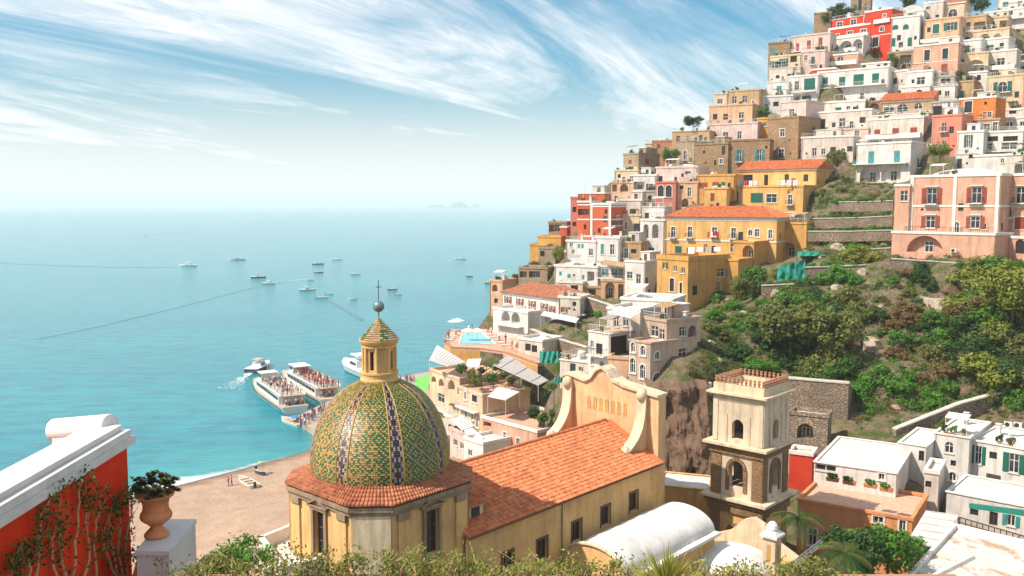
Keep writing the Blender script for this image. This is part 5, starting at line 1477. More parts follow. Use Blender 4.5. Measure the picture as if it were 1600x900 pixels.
cpart(m, 'vault_edge', 'churchpale')
# domed side chapel beyond the vault
cpx = G(1140, 868, 18.6)
loc = church.matrix_basis.inverted() if False else None
lc = ((cpx - CC).dot(CA), -((cpx - CC).dot(CB)))
m = MB(); m.lathe([(3.9 * math.cos(math.pi / 2 * i / 10), 17.9 + 1.4 * math.sin(math.pi / 2 * i / 10)) for i in range(10)] + [(.01, 19.3)], 32, lc)
cpart(m, 'chapel_dome', 'vaultwhite', smooth=True)
m = MB(); m.box(lc[0] - 4.3, lc[0] + 4.3, lc[1] - 4.3, lc[1] + 4.3, 12, 17.93); cpart(m, 'chapel_wall', 'church')
m = MB(); aa = [(-4.4, 17.9), (-4.4, 18.2), (-2.4, 19.1), (-1.0, 20.5), (0, 20.9), (1.0, 20.5), (2.4, 19.1), (4.4, 18.2), (4.4, 17.9)]
xg = lc[0] + 4.35
m.mesh([(xg, lc[1] + y, z) for y, z in aa] + [(xg + .6, lc[1] + y, z) for y, z in aa], [tuple(range(9)), tuple(range(17, 8, -1))] + [(i, 9 + i, 9 + (i + 1) % 9, (i + 1) % 9) for i in range(9)])
cpart(m, 'gable', 'churchpale')
# low white sacristy roof at the left of the drum
m = MB(); c0 = churchpt(0, 0, 0)
p_ = [G(405, 850, 24.5), G(458, 828, 24.5), G(520, 880, 24.5), G(440, 900, 24.5)]
q2 = [((p - c0).dot(CA), -(p - c0).dot(CB)) for p in p_]
if sum(q2[i][0] * q2[(i + 1) % 4][1] - q2[(i + 1) % 4][0] * q2[i][1] for i in range(4)) < 0: q2.reverse()
m.prism(q2, 13, 24.2); m2 = MB()
for i in range(4):
    a, b_ = Vector((*q2[i], 0)), Vector((*q2[(i + 1) % 4], 0)); d = (b_ - a).normalized(); nn = Vector((-d.y, d.x, 0))
    pr = [a, b_, b_ + nn * .35, a + nn * .35]
    m2.hexa([(*p.xy, 24.203) for p in pr] + [(*p.xy, 25.1) for p in pr])
sc_ = cpart(m, 'sacristy', 'vaultwhite'); m2.v = [(x, y, z - 14) for x, y, z in m2.v]; m2.obj('parapet', 'trim', sc_)

# ================================================================== bell tower
TP = P(1192, 690, 85)
tower = thing('bell_tower', 'square three stage bell tower of pale plaster and brown stone', 'bell tower', (TP.x, TP.y, 12), CR_)
# local x = church axis (away right), local y = left away; near corner at the origin
def stage(mb, x0, x1, z0, z1, op, mat, nm):
    # op: (width, sill, top) arched opening in both near faces
    w = x1 - x0
    o = [(w / 2 - op[0] / 2, w / 2 + op[0] / 2, op[1], op[2], True, .55)]
    mm = MB()
    wall_grid(mm, w, z0, z1, o, lambda u, v, d: (x0 + d, x1 - u, v))           # left face, looking along +x
    wall_grid(mm, w, z0, z1, o, lambda u, v, d: (x0 + u, x0 + d, v))           # right face
    wall_grid(mm, w, z0, z1, o, lambda u, v, d: (x1 - d, x0 + u, v))
    wall_grid(mm, w, z0, z1, o, lambda u, v, d: (x1 - u, x1 - d, v))
    mm.v = [(x, y, z - 12) for x, y, z in mm.v]
    return mm.obj(nm, mat, tower)
TW = 5.45
def slab(nm, g, z0, z1, mat, prof=None):
    m = MB(); m.box(-g, TW + g, -g, TW + g, z0 - 12, z1 - 12); return m.obj(nm, mat, tower)
st3 = stage(None, 0, TW, 26.3, 31.2, (1.25, 26.75, 28.75), 'towerwhite', 'belfry_wall')
slab('cornice', .22, 31.0, 31.18, 'towerwhite'); slab('cornice', .55, 31.182, 31.4, 'churchpale')
m = MB()
for (x0, x1, y0, y1) in ((-.02, TW + .02, -.02, .4), (-.02, TW + .02, TW - .4, TW + .02), (-.02, .4, .4, TW - .4), (TW - .4, TW + .02, .4, TW - .4)): m.box(x0, x1, y0, y1, 31.402 - 12, 32.2 - 12)
m.obj('parapet', 'churchpale', tower)
m = MB(); m.box(.4, TW - .4, .4, TW - .4, 31.402 - 12, 31.6 - 12); m.obj('roof', 'churchpale', tower)
bal_ = MB(); bal_.lathe([(.07, 0), (.16, .05), (.09, .14), (.14, .28), (.17, .36), (.08, .5), (.15, .56), (.15, .64), (.01, .65)], 8)
bme = bal_.data('merlon', 'brownpink')
for i in range(12):
    u = .2 + (TW - .4) * i / 11
    for (x, y) in ((u, .2), (u, TW - .2)) + (((.2, u), (TW - .2, u)) if 0 < i < 11 else ()):
        link('merlon', bme, tower, T((x, y, 32.2 - 12 - .002)) @ RZ(random.random() * 3))
# belfry panels: raised border strips
for fc in (0, 1):
    for (a, b_, z0, z1) in ((.02, .55, 26.4, 30.95), (TW - .55, TW - .02, 26.4, 30.95), (.55, TW - .55, 30.5, 30.95), (1.35, 1.6, 26.4, 29.2), (TW - 1.6, TW - 1.35, 26.4, 29.2)):
        m = MB()
        if fc == 0: m.box(a, b_, -.07, -.003, z0 - 12, z1 - 12)
        else: m.box(-.07, -.003, a, b_, z0 - 12, z1 - 12)
        m.obj('panel_strip', 'towerwhite', tower)
slab('ledge', .75, 26.05, 26.3, 'churchpale'); slab('cornice', .45, 25.75, 26.048, 'tuff'); slab('cornice', .25, 25.2, 25.748, 'tuff')
st2 = stage(None, 0, TW, 20.9, 25.2, (1.5, 21.9, 24.55), 'towerwhite', 'middle_wall')
for fc in (0, 1):
    for (a, b_) in ((-.1 if fc == 0 else .02, 1.05), (TW - 1.05, TW + .1)):
        m = MB()
        if fc == 0: m.box(a, b_, -.1, -.003, 20.95 - 12, 25.19 - 12)
        else: m.box(-.1, -.003, max(a, .0), b_, 20.95 - 12, 25.19 - 12)
        m.obj('pilaster', 'tuff', tower)
    m = MB(); a = arcpts(1.9, 2.85, 12)
    for i in range(12):
        if fc == 0: m.bar((TW / 2 + a[i][0], -.03, 21.9 + a[i][1] - 12), (TW / 2 + a[i + 1][0], -.03, 21.9 + a[i + 1][1] - 12), .2)
        else: m.bar((-.03, TW / 2 + a[i][0], 21.9 + a[i][1] - 12), (-.03, TW / 2 + a[i + 1][0], 21.9 + a[i + 1][1] - 12), .2)
    for sg in (-1, 1):
        c_ = TW / 2 + sg * .96
        if fc == 0: m.box(c_ - .2, c_ + .2, -.11, -.003, 21.5 - 12, 23.8 - 12)
        else: m.box(-.11, -.003, c_ - .2, c_ + .2, 21.5 - 12, 23.8 - 12)
    m.obj('arch_surround', 'tuff', tower)
slab('ledge', .85, 20.62, 20.88, 'churchpale'); slab('cornice', .55, 20.2, 20.618, 'tuff'); slab('cornice', .3, 19.3, 20.198, 'tuff')
st1 = stage(None, 0, TW, 11.0, 19.3, (1.2, 15.6, 17.9), 'church', 'base_wall')
for fc in (0, 1):
    for (a, b_) in ((-.1 if fc == 0 else .02, 1.0), (TW - 1.0, TW + .1)):
        m = MB()
        if fc == 0: m.box(a, b_, -.1, -.003, 11 - 12, 19.29 - 12)
        else: m.box(-.1, -.003, max(a, 0), b_, 11 - 12, 19.29 - 12)
        m.obj('pilaster', 'tuff', tower)
m = MB(); a = arcpts(1.6, 2.5, 12)
for i in range(12): m.bar((-.03, TW / 2 + a[i][0], 15.6 + a[i][1] - 12), (-.03, TW / 2 + a[i + 1][0], 15.6 + a[i + 1][1] - 12), .2)
m.obj('arch_surround', 'tuff', tower)
plain('bronze', (.16, .13, .09), .45, .6, var=.4)
for z, rr in ((24.2, .5),):
    m = MB(); m.lathe([(.05, .0), (.25, -.05), (.3, -.5), (.36, -.85), (.52, -1.1)], 18, (TW / 2, TW / 2 - .2)); m.bar((TW / 2 - 2.2, TW / 2 - .2, .03), (TW / 2 + 2.2, TW / 2 - .2, .03), .08)
    bl = m.obj('bell', 'bronze', tower, T((0, 0, z - 12)))
m = MB(); m.box(.9, TW - .9, .9, TW - .9, 20.9 - 12, 21.0 - 12); m.obj('bell_floor', 'concrete', tower)
# pinnacle in front of the tower
pc = P(1206, 862, 76)
pin = thing('pinnacle', 'small plastered pinnacle with white domed cap before the bell tower', 'pinnacle', (pc.x, pc.y, pc.z - 4), CR_)
m = MB(); m.box(-.58, .58, -.58, .58, 0, 5.4); m.obj('shaft', 'churchpale', pin)
m = MB(); m.box(-.82, .82, -.82, .82, 5.4, 5.62); m.hexa([(-.82, -.82, 5.622), (.82, -.82, 5.622), (.82, .82, 5.622), (-.82, .82, 5.622), (-.45, -.45, 5.95), (.45, -.45, 5.95), (.45, .45, 5.95), (-.45, .45, 5.95)])
m.lathe([(.5, 5.9), (.52, 6.15), (.44, 6.45), (.25, 6.68), (.01, 6.78)], 16); m.obj('cap', 'vaultwhite', pin)
for fc in (0, 1):
    a = [(.19, 0)] + arcpts(.38, 1.6, 8) + [(-.19, 0)]
    m = MB(); m.face([((-.586, x_, 3.2 + z_) if fc == 0 else (x_, -.586, 3.2 + z_)) for x_, z_ in (a if fc == 0 else a)]); m.obj('niche', 'gold', pin)
# ================================================================== helpers for pieces placed in world space
def wchild(mb, name, mats, root, smooth=False):
    mi = (T(root.location) @ Matrix.Rotation(root.rotation_euler.z, 4, 'Z')).inverted()
    mb.v = [tuple(mi @ Vector(v)) for v in mb.v]
    return mb.obj(name, mats, root, None, smooth)
def slabq(mb, pts, th, mi=0):
    n = len(pts); pts = [Vector(p) for p in pts]
    nn = (pts[1] - pts[0]).cross(pts[2] - pts[0])
    if nn.z < 0: pts.reverse()
    lo = [p - Vector((0, 0, th)) for p in pts]
    mb.mesh([*lo, *pts], [tuple(range(n - 1, -1, -1)), tuple(range(n, 2 * n))] + [(i, (i + 1) % n, n + (i + 1) % n, n + i) for i in range(n)], mi)
def hs_(label):
    for h in HOUSES:
        if label in h['label']: return h
# ================================================================== foliage
rl = random.Random(11)
CROWN = {}
def crown_mesh(kind, mat, n_cl=22, per=80, leaf=.085, flat=.85, seed=0):
    key = (kind, mat, seed)
    if key in CROWN: return CROWN[key]
    rr = random.Random(hash(kind) % 99 + seed * 7 if False else seed * 7 + len(kind) * 13)
    m = MB()
    cl = []
    for _ in range(n_cl):
        while True:
            p = Vector((rr.uniform(-1, 1), rr.uniform(-1, 1), rr.uniform(-1, 1)))
            if .25 < p.length < .82: break
        p.z *= flat
        cl.append((p, rr.uniform(.2, .42)))
    for c, r in cl:
        for _ in range(per):
            d = Vector((rr.gauss(0, 1), rr.gauss(0, 1), rr.gauss(0, 1))).normalized()
            q = c + d * r * (rr.random() ** .4)
            s = leaf * rr.uniform(.6, 1.35)
            nn = (d + Vector((rr.uniform(-.7, .7), rr.uniform(-.7, .7), rr.uniform(-.2, .9)))).normalized()
            a = nn.orthogonal().normalized(); b_ = nn.cross(a)
            an = rr.uniform(0, 6.28); u = a * math.cos(an) + b_ * math.sin(an); v = nn.cross(u)
            m.face([q - u * s, q - v * s * .55, q + u * s + nn * s * .15, q + v * s * .55])
    me = m.data('crown', mat)
    CROWN[key] = me
    return me
def stem_mesh(r=.06, h=1.0, seed=0):
    key = ('stem', r, h, seed)
    if key in CROWN: return CROWN[key]
    rr = random.Random(seed + 5)
    m = MB()
    pts = [Vector((rr.uniform(-.03, .03) * i, rr.uniform(-.03, .03) * i, h * i / 4)) for i in range(5)]
    m.tube(pts, [r * (1 - .12 * i) for i in range(5)], 7)
    for k in range(5):
        a = k * 1.26 + rr.random(); o = pts[2 + k % 3]
        m.tube([o, o + Vector((math.cos(a) * .22, math.sin(a) * .22, .22)), o + Vector((math.cos(a) * .5, math.sin(a) * .5, .42))], [r * .55, r * .4, r * .2], 5)
    CROWN[key] = m.data('trunk', 'bark')
    return CROWN[key]
def bush(p, r, mat, label, group=None, sz=1.0, name='bush', cat='bush', seed=None, leaf='s'):
    o = thing(name, label, cat, p, rl.uniform(0, 6.28), group)
    sd_ = rl.randrange(4) if seed is None else seed
    c = link('foliage', crown_mesh('b' + leaf, mat, 26, 90, .085 if leaf == 's' else .06, .8, sd_), o, T((0, 0, r * .55 * sz)) @ Matrix.Diagonal((r, r, r * sz, 1)))
    link('stem', stem_mesh(.05, .8, sd_), o, T((0, 0, -.25)) @ Matrix.Diagonal((r, r, r * sz, 1)))
    return o
def tree(p, h, r, mat, label, group=None, sz=.8, cat='tree', name='tree', seed=0):
    o = thing(name, label, cat, p, rl.uniform(0, 6.28), group)
    link('crown', crown_mesh('t', mat, 34, 90, .07, .8, seed), o, T((0, 0, h - r * sz * .9)) @ Matrix.Diagonal((r, r, r * sz, 1)))
    link('trunk', stem_mesh(.05, 1.0, seed), o, T((0, 0, -.3)) @ Matrix.Diagonal((h * .5, h * .5, h * .62, 1)))
    return o
LN = {'leaf_green': 'mid green', 'leaf_bright': 'bright green', 'leaf_olive': 'olive', 'leaf_yellow': 'yellow green', 'leaf_dark': 'dark green', 'leaf_dry': 'dry brown'}
O1 = 'first second third fourth fifth sixth seventh eighth ninth tenth eleventh twelfth thirteenth fourteenth fifteenth sixteenth seventeenth eighteenth nineteenth'.split()
def ordinal(i):
    if i < 20: return O1[i - 1]
    t_ = {2: 'twent', 3: 'thirt', 4: 'fort', 5: 'fift', 6: 'sixt', 7: 'sevent', 8: 'eight', 9: 'ninet'}[i // 10]
    return t_ + 'ieth' if i % 10 == 0 else t_ + 'y ' + O1[i % 10 - 1]
def inpoly(x, y, poly):
    c = False
    for i in range(len(poly)):
        (x0, y0), (x1, y1) = poly[i], poly[i - 1]
        if (y0 > y) != (y1 > y) and x < (x1 - x0) * (y - y0) / (y1 - y0) + x0: c = not c
    return c
def mass(poly, n, rmin, rmax, mats, label, seed, sz=.7):
    m = MB(); rr = random.Random(seed); k = 0; tries = 0
    xs_, ys_ = [p[0] for p in poly], [p[1] for p in poly]
    while k < n and tries < n * 12:
        tries += 1
        px, py = rr.uniform(min(xs_), max(xs_)), rr.uniform(min(ys_), max(ys_))
        if not inpoly(px, py, poly): continue
        p = ground(px, py)
        if p is None or p.z < 6: continue
        k += 1; r = rr.uniform(rmin, rmax); mi = rr.randrange(len(mats))
        for _ in range(12):
            c = Vector((rr.gauss(0, .42), rr.gauss(0, .42), abs(rr.gauss(.15, .3)) * sz)) * r + p
            for _ in range(26):
                d = Vector((rr.gauss(0, 1), rr.gauss(0, 1), rr.gauss(0, 1))).normalized(); q = c + d * r * .34 * rr.random() ** .4; s = r * .1 * rr.uniform(.6, 1.4)
                nn = (d + Vector((rr.uniform(-.7, .7), rr.uniform(-.7, .7), rr.uniform(-.2, .9)))).normalized(); u = nn.orthogonal().normalized(); v = nn.cross(u); an = rr.uniform(0, 6.28)
                u, v = u * math.cos(an) + v * math.sin(an), v * math.cos(an) - u * math.sin(an)
                m.face([q - u * s, q - v * s * .55, q + u * s, q + v * s * .55], mi)
    tag(m.obj('undergrowth', mats), label, 'undergrowth', kind='stuff')
def scatter(poly, n, rmin, rmax, mats, label, group, seed, sz=.85, name='bush'):
    rr = random.Random(seed); k = 0; tries = 0; made = []
    xs_, ys_ = [p[0] for p in poly], [p[1] for p in poly]
    while k < n and tries < n * 12:
        tries += 1
        px, py = rr.uniform(min(xs_), max(xs_)), rr.uniform(min(ys_), max(ys_))
        if not inpoly(px, py, poly): continue
        p = ground(px, py)
        if p is None or p.z < 6: continue
        mat = rr.choice(mats)
        b_ = bush(p - Vector((0, 0, .2)), rr.uniform(rmin, rmax), mat, label % LN[mat], group % LN[mat], sz * rr.uniform(.75, 1.25), name)
        made.append((px, mat, b_))
        k += 1
    for mt in set(a[1] for a in made):
        for i, (_, _, b_) in enumerate(sorted((a for a in made if a[1] == mt), key=lambda a: a[0])):
            b_['label'] = label % LN[mt] + (', %s from the left' % ordinal(i + 1))
CL = [(1105, 470), (1190, 455), (1270, 440), (1400, 412), (1600, 425), (1605, 640), (1480, 640), (1330, 650), (1325, 600), (1235, 592), (1110, 580)]
scatter([(1200, 470), (1320, 470), (1340, 600), (1235, 590), (1200, 540)], 42, 1.8, 3.2, ['leaf_olive', 'leaf_green', 'leaf_olive', 'leaf_dark'], 'large %s shrub on the left part of the ravine slope', '%s shrubs on the left ravine slope', 1)
scatter(CL, 140, 1.0, 2.5, ['leaf_green', 'leaf_bright', 'leaf_green', 'leaf_olive', 'leaf_dark', 'leaf_bright', 'leaf_dry'], '%s shrub on the ravine cliff below the pink palazzo', '%s shrubs on the ravine cliff', 2)
scatter([(1480, 430), (1605, 425), (1605, 620), (1520, 600)], 26, 1.8, 3.4, ['leaf_olive', 'leaf_green', 'leaf_dark', 'leaf_yellow'], 'large %s shrub at the right end of the ravine', '%s shrubs at the right end of the ravine', 3)
mass([(1240, 560), (1330, 575), (1320, 595), (1235, 588)], 35, 0.8, 1.3, ['leaf_bright'], 'bright undergrowth above the rubble retaining wall', 4)
mass([(1330, 610), (1520, 590), (1530, 640), (1340, 650)], 35, 0.8, 1.5, ['leaf_bright', 'leaf_green'], 'green undergrowth low in the ravine above the houses', 5)
scatter([(1258, 330), (1395, 320), (1392, 408), (1262, 410)], 46, .8, 1.7, ['leaf_green', 'leaf_bright', 'leaf_olive', 'leaf_green', 'leaf_yellow'], '%s garden shrub on the terraces left of the pink palazzo', '%s shrubs on the terraces', 6, name='garden_shrub')
mass([(1395, 395), (1600, 398), (1600, 415), (1395, 415)], 35, 0.6, 1.2, ['leaf_olive', 'leaf_green', 'leaf_dry'], 'low scrub on the ledge under the pink palazzo', 7)
scatter([(1100, 470), (1200, 430), (1260, 415), (1215, 480), (1120, 540)], 34, .7, 1.8, ['leaf_green', 'leaf_olive', 'leaf_bright', 'leaf_yellow'], '%s garden plant beside the lower yellow house', '%s plants beside the lower yellow house', 8, name='garden_shrub')
scatter([(835, 480), (930, 470), (945, 540), (880, 590), (820, 540)], 34, .6, 1.5, ['leaf_green', 'leaf_bright', 'leaf_olive', 'leaf_dark'], '%s garden shrub between hotel and apartment block', '%s shrubs between hotel and apartment block', 9, name='garden_shrub')
scatter([(735, 500), (800, 395), (880, 380), (860, 440), (790, 450), (770, 500)], 20, .7, 1.5, ['leaf_green', 'leaf_olive', 'leaf_dark'], '%s shrub on the seaward ridge', '%s shrubs on the seaward ridge', 10)
mass([(1030, 620), (1110, 620), (1110, 735), (1030, 735)], 35, 0.5, 1.1, ['leaf_dry', 'leaf_olive', 'leaf_green'], 'dry tufts clinging to the brown cliff behind the church', 12)
mass([(1330, 640), (1600, 600), (1600, 668), (1330, 668)], 48, 0.5, 1.1, ['leaf_dry', 'leaf_olive'], 'dry scrub on the rocks above the right houses', 13)
mass([(1250, 275), (1330, 280), (1330, 335), (1250, 330)], 110, .5, 1.3, ['leaf_green', 'leaf_olive', 'leaf_dark'], 'scrub on the slope right of the big yellow house', 21)
mass([(1258, 335), (1396, 325), (1394, 410), (1262, 412)], 260, .4, 1.0, ['leaf_green', 'leaf_bright', 'leaf_olive'], 'low greenery covering the garden terraces', 22, .5)
mass(CL, 420, .5, 1.2, ['leaf_green', 'leaf_olive', 'leaf_dark', 'leaf_dry'], 'tangled scrub over the whole ravine slope', 23)
mass([(900, 545), (960, 520), (1010, 600), (900, 600)], 30, .4, .9, ['leaf_green', 'leaf_olive'], 'scrub at the foot of the apartment block', 24)
mass([(1095, 480), (1200, 470), (1200, 560), (1110, 600)], 90, .5, 1.2, ['leaf_green', 'leaf_olive', 'leaf_bright'], 'scrub on the slope right of the apartment block', 25)
mass([(1075, 545), (1150, 520), (1150, 625), (1085, 640)], 170, .4, 1.0, ['leaf_green', 'leaf_olive', 'leaf_dry'], 'scrub on the mound behind the church facade', 26)
mass([(1330, 625), (1600, 600), (1600, 675), (1330, 675)], 80, .4, .9, ['leaf_green', 'leaf_olive', 'leaf_dry'], 'mixed scrub along the ravine foot', 27)
mass([(1318, 283), (1402, 283), (1402, 328), (1318, 325)], 80, .4, 1.0, ['leaf_green', 'leaf_olive', 'leaf_dry'], 'scrub below the blue railing house', 28)
mass([(1600, 400), (1900, 400), (1900, 670), (1600, 670)], 260, .6, 1.6, ['leaf_green', 'leaf_olive', 'leaf_dark'], 'scrub continuing on the slope to the right', 29)
# single trees that stand out
def treeat(px, py, D, h, r, mat, label, seed=0, sz=.8): return tree(P(px, py, D), h, r, mat, label, None, sz, seed=seed)
treeat(1083, 205, 238, 4.2, 2.9, 'leaf_dark', 'lone dark umbrella shaped tree on the left skyline', 1, .6)
treeat(1307, 272, 205, 6.0, 2.6, 'leaf_olive', 'round olive tree beside the blue railing house', 2, .95)
treeat(1468, 256, 196, 4.6, 3.0, 'leaf_yellow', 'golden leaved tree in front of the coral house', 3, .6)
treeat(873, 416, 199, 5.0, 1.7, 'leaf_yellow', 'yellow green tree beside the little red house', 0, 1.3)
treeat(1048, 262, 232, 5.2, 2.6, 'leaf_green', 'green tree between light stone house and skyline house', 1, .9)
treeat(1193, 186, 238, 3.4, 2.2, 'leaf_green', 'leafy tree behind the small golden house', 2, .8)
treeat(1313, 30, 284, 5.0, 4.2, 'leaf_dark', 'dark bushy tree left of the brown summit building', 3, .7)
treeat(1297, 37, 280, 4.0, 3.0, 'leaf_dark', 'smaller dark tree on the summit terrace wall', 0, .8)
treeat(1155, 485, 158, 6.5, 2.6, 'leaf_olive', 'bare olive tree by the garden stairs', 1, 1.0)
treeat(1178, 470, 160, 7.0, 2.8, 'leaf_green', 'leafy tree right of the lower yellow house', 2, 1.1)
treeat(1345, 416, 160, 4.0, 4.2, 'leaf_yellow', 'wide yellow green tree at the terrace foot', 3, .6)
treeat(1580, 500, 128, 9.0, 5.0, 'leaf_yellow', 'big yellow green tree at the right edge of the ravine', 0, .9)
treeat(1235, 560, 130, 9.0, 5.2, 'leaf_olive', 'big brown olive tree on the left ravine slope', 1, .8)
treeat(1300, 560, 128, 8.0, 4.4, 'leaf_olive', 'drooping olive tree in the middle of the ravine', 2, .9)
treeat(1042, 728, 106, 3.4, 2.0, 'leaf_bright', 'bright green tree on the brown cliff behind the church', 3, 1.0)
treeat(885, 590, 140, 3.6, 1.9, 'leaf_green', 'green tree behind the church facade wall', 0, .9)
treeat(1330, 88, 254, 3.0, 2.4, 'leaf_dark', 'dark shrub tree under the red hotel tower', 1, .7) if False else None
for i, (px, py, D, r, mat) in enumerate([(1395, 98, 250, 1.9, 'leaf_olive'), (1500, 122, 236, 1.6, 'leaf_olive'), (1420, 8, 285, 3.0, 'leaf_dark'), (1530, 14, 283, 3.6, 'leaf_dark'), (1560, 60, 268, 2.4, 'leaf_olive'), (1595, 75, 255, 3.0, 'leaf_yellow'), (1480, 0, 288, 3.0, 'leaf_dark')]):
    bush(P(px, py, D), r, mat, ['olive shrub under the green arched white house', 'olive terrace shrub right of the dusty pink house', 'dark summit shrub above the off white house', 'dark summit shrub right of the cream gable', 'olive shrub below the top right white house', 'golden shrub at the right edge of upper town', 'dark summit shrub behind the cream gable'][i])
# potted plants on roofs and terraces
for i, (p, root_, s_) in enumerate(POTS):
    o = thing('potted_plant', '', 'plant', p, rl.uniform(0, 6), 'potted plants on the roof terraces')
    w_ = root_['label'].split()
    o['label'] = 'potted plant on the roof of the ' + ' '.join(w_[:(5 if w_[4] not in ('with', 'and', 'of', 'the', 'on', 'in', 'under', 'beside', 'one', 'two', 'three') else 4 if w_[3] not in ('with', 'on', 'and') else 3)])
    m = CROWN.get('pot')
    if m is None:
        mm = MB(); mm.lathe([(.01, 0), (.17, 0), (.24, .36), (.28, .37), (.28, .43), (.2, .43), (.01, .40)], 10); m = CROWN['pot'] = mm.data('pot', 'terracotta')
    link('pot', m, o)
    link('foliage', crown_mesh('p', ['leaf_green', 'leaf_olive', 'leaf_dark', 'leaf_bright'][i % 4], 14, 60, .12, .8, i % 3), o, T((0, 0, .38 + s_ * .6)) @ Matrix.Diagonal((s_ * .75, s_ * .75, s_ * .8, 1)))
# rock faces
plain('rock', (.20, .13, .085), .95, var=.5, scale=.6)
def rockface(x0, x1, y0, y1, D0, D1, label, amp=1.2, mat='rock', n=36):
    o = None
    m = MB(); g_ = []
    for j in range(n + 1):
        r = []
        for i in range(n + 1):
            u, v = i / n, j / n
            p = P(x0 + (x1 - x0) * u, y0 + (y1 - y0) * v, D0 + (D1 - D0) * u - 2.5 * v)
            q = noise.fractal(Vector((p.x * .35, p.y * .2, p.z * .16)), 1, 2, 5) * amp
            e = max(0, .12 - min(u, 1 - u)) * 40 + max(0, .06 - v) * 30
            r.append(p + Vector((0, q + e, 0)))
        g_.append(r)
    for j in range(n):
        for i in range(n): m.face([g_[j][i], g_[j + 1][i], g_[j + 1][i + 1], g_[j][i + 1]])
    tag(m.obj('cliff', mat), label, 'cliff', kind='structure')
m_ = plaster('cliffrock', (.17, .105, .07), 1.0, dirt=(.05, .035, .025))
plaster('palerock', (.42, .34, .27), 1.0, dirt=(.10, .08, .06))
rockface(1016, 1124, 602, 748, 104.5, 103, 'dark brown cliff face under the apartment block', 2.6, 'cliffrock')
rockface(1462, 1500, 468, 530, 136, 134, 'pale bare rock outcrop in the ravine', 1.2, 'palerock', 20)
# loose boulders and outcrops on the slope
m = MB(); rg = random.Random(77); k = 0
while k < 130:
    px, py = rg.uniform(1105, 1600), rg.uniform(325, 672)
    if not (inpoly(px, py, CL) or (1258 < px < 1396 and py < 420) or (px > 1330 and py > 640)): continue
    p = ground(px, py); k += 1
    if p is None: continue
    s = rg.uniform(.3, 1.0) * (1.8 if rg.random() < .15 else 1); rows = []
    for a in range(5):
        th = math.pi * (a + .35) / 5.4
        rows.append([p + Vector((math.sin(th) * math.cos(b_ * .785) * s, math.sin(th) * math.sin(b_ * .785) * s, math.cos(th) * s * .8)) * (1 + .45 * noise.noise(Vector((a * .9, b_ % 8, k * 3.1)))) for b_ in range(8)])
    for a in range(4):
        for b_ in range(8): m.face([rows[a][b_], rows[a + 1][b_], rows[a + 1][(b_ + 1) % 8], rows[a][(b_ + 1) % 8]], k % 2)
    m.face(rows[0], k % 2)
tag(m.obj('boulders', ['palerock', 'cliffrock']), 'pale boulders and outcrops scattered over the ravine slope', 'rock', kind='stuff')
# ground cover on the slope
m = MB(); rg = random.Random(5); k = 0; 
while k < 5200:
    px, py = rg.uniform(1105, 1600), rg.uniform(330, 665)
    if not (inpoly(px, py, CL) or (1258 < px < 1396 and 325 < py < 420)): continue
    p = ground(px, py)
    k += 1
    if p is None or noise.noise(p * .22) < -.12: continue
    for _ in range(5):
        q = p + Vector((rg.uniform(-.5, .5), rg.uniform(-.5, .5), rg.uniform(-.1, .35)))
        u = Vector((rg.uniform(-1, 1), rg.uniform(-1, 1), rg.uniform(-.4, .6))).normalized() * rg.uniform(.10, .24)
        v = u.cross(Vector((rg.uniform(-1, 1), rg.uniform(-1, 1), 1))).normalized() * u.length * .6
        m.face([q - u, q - v, q + u, q + v], 0 if noise.noise(p * .12) > 0 else 1)
tag(m.obj('ground_cover', ['leaf_green', 'leaf_olive']), 'low green ground cover over the ravine slope', 'ground cover', kind='stuff')

# ================================================================== walls and ledges on the slope
def wall_px(pts, h, th, mat, name, label, cat, up=0.0, group=None):
    w = [P(*p) for p in pts]
    o = thing(name, label, cat, w[0] - Vector((0, 0, h)), 0, group)
    m = MB(); cp = MB()
    for a, b_ in zip(w, w[1:]):
        d = (b_ - a); d.z = 0; d.normalize(); nn = Vector((-d.y, d.x, 0)) * th
        m.hexa([a - Vector((0, 0, h)), b_ - Vector((0, 0, h)), b_ + nn - Vector((0, 0, h)), a + nn - Vector((0, 0, h)), a, b_, b_ + nn, a + nn])
        n2 = nn.normalized() * .12
        z = Vector((0, 0, .003)); z2 = Vector((0, 0, .18))
        cp.hexa([a - n2 + z, b_ - n2 + z, b_ + nn + n2 + z, a + nn + n2 + z, a - n2 + z2, b_ - n2 + z2, b_ + nn + n2 + z2, a + nn + n2 + z2])
    wchild(m, 'wall', mat, o); wchild(cp, 'coping', 'concrete' if mat != 'white' else 'trim', o)
    return o
wall_px([(1230, 592, 121), (1326, 600, 117)], 9, 1.0, 'rubble', 'retaining_wall', 'tall rubble retaining wall right of the bell tower', 'wall')
wall_px([(1326, 600, 117), (1332, 608, 122)], 9, 1.0, 'rubble', 'retaining_wall', 'short return of the rubble wall at the ravine foot', 'wall')
wall_px([(1400, 672, 112), (1500, 632, 115), (1600, 605, 118)], 5, .6, 'rubble', 'retaining_wall', 'sloping rubble wall beside the ravine path', 'wall')
wall_px([(1000, 606, 117), (1060, 600, 117), (1112, 600, 118)], 1.6, .5, 'white', 'parapet_wall', 'white ledge wall at the foot of the apartment block', 'wall')
wall_px([(828, 515, 168), (870, 530, 160), (920, 545, 152)], 3.0, .6, 'rubble', 'retaining_wall', 'rubble garden wall between hotel and apartment block', 'wall')
wall_px([(905, 462, 178), (960, 480, 170)], 3.0, .6, 'rubble', 'retaining_wall', 'stone wall under the peach garden pavilion', 'wall')
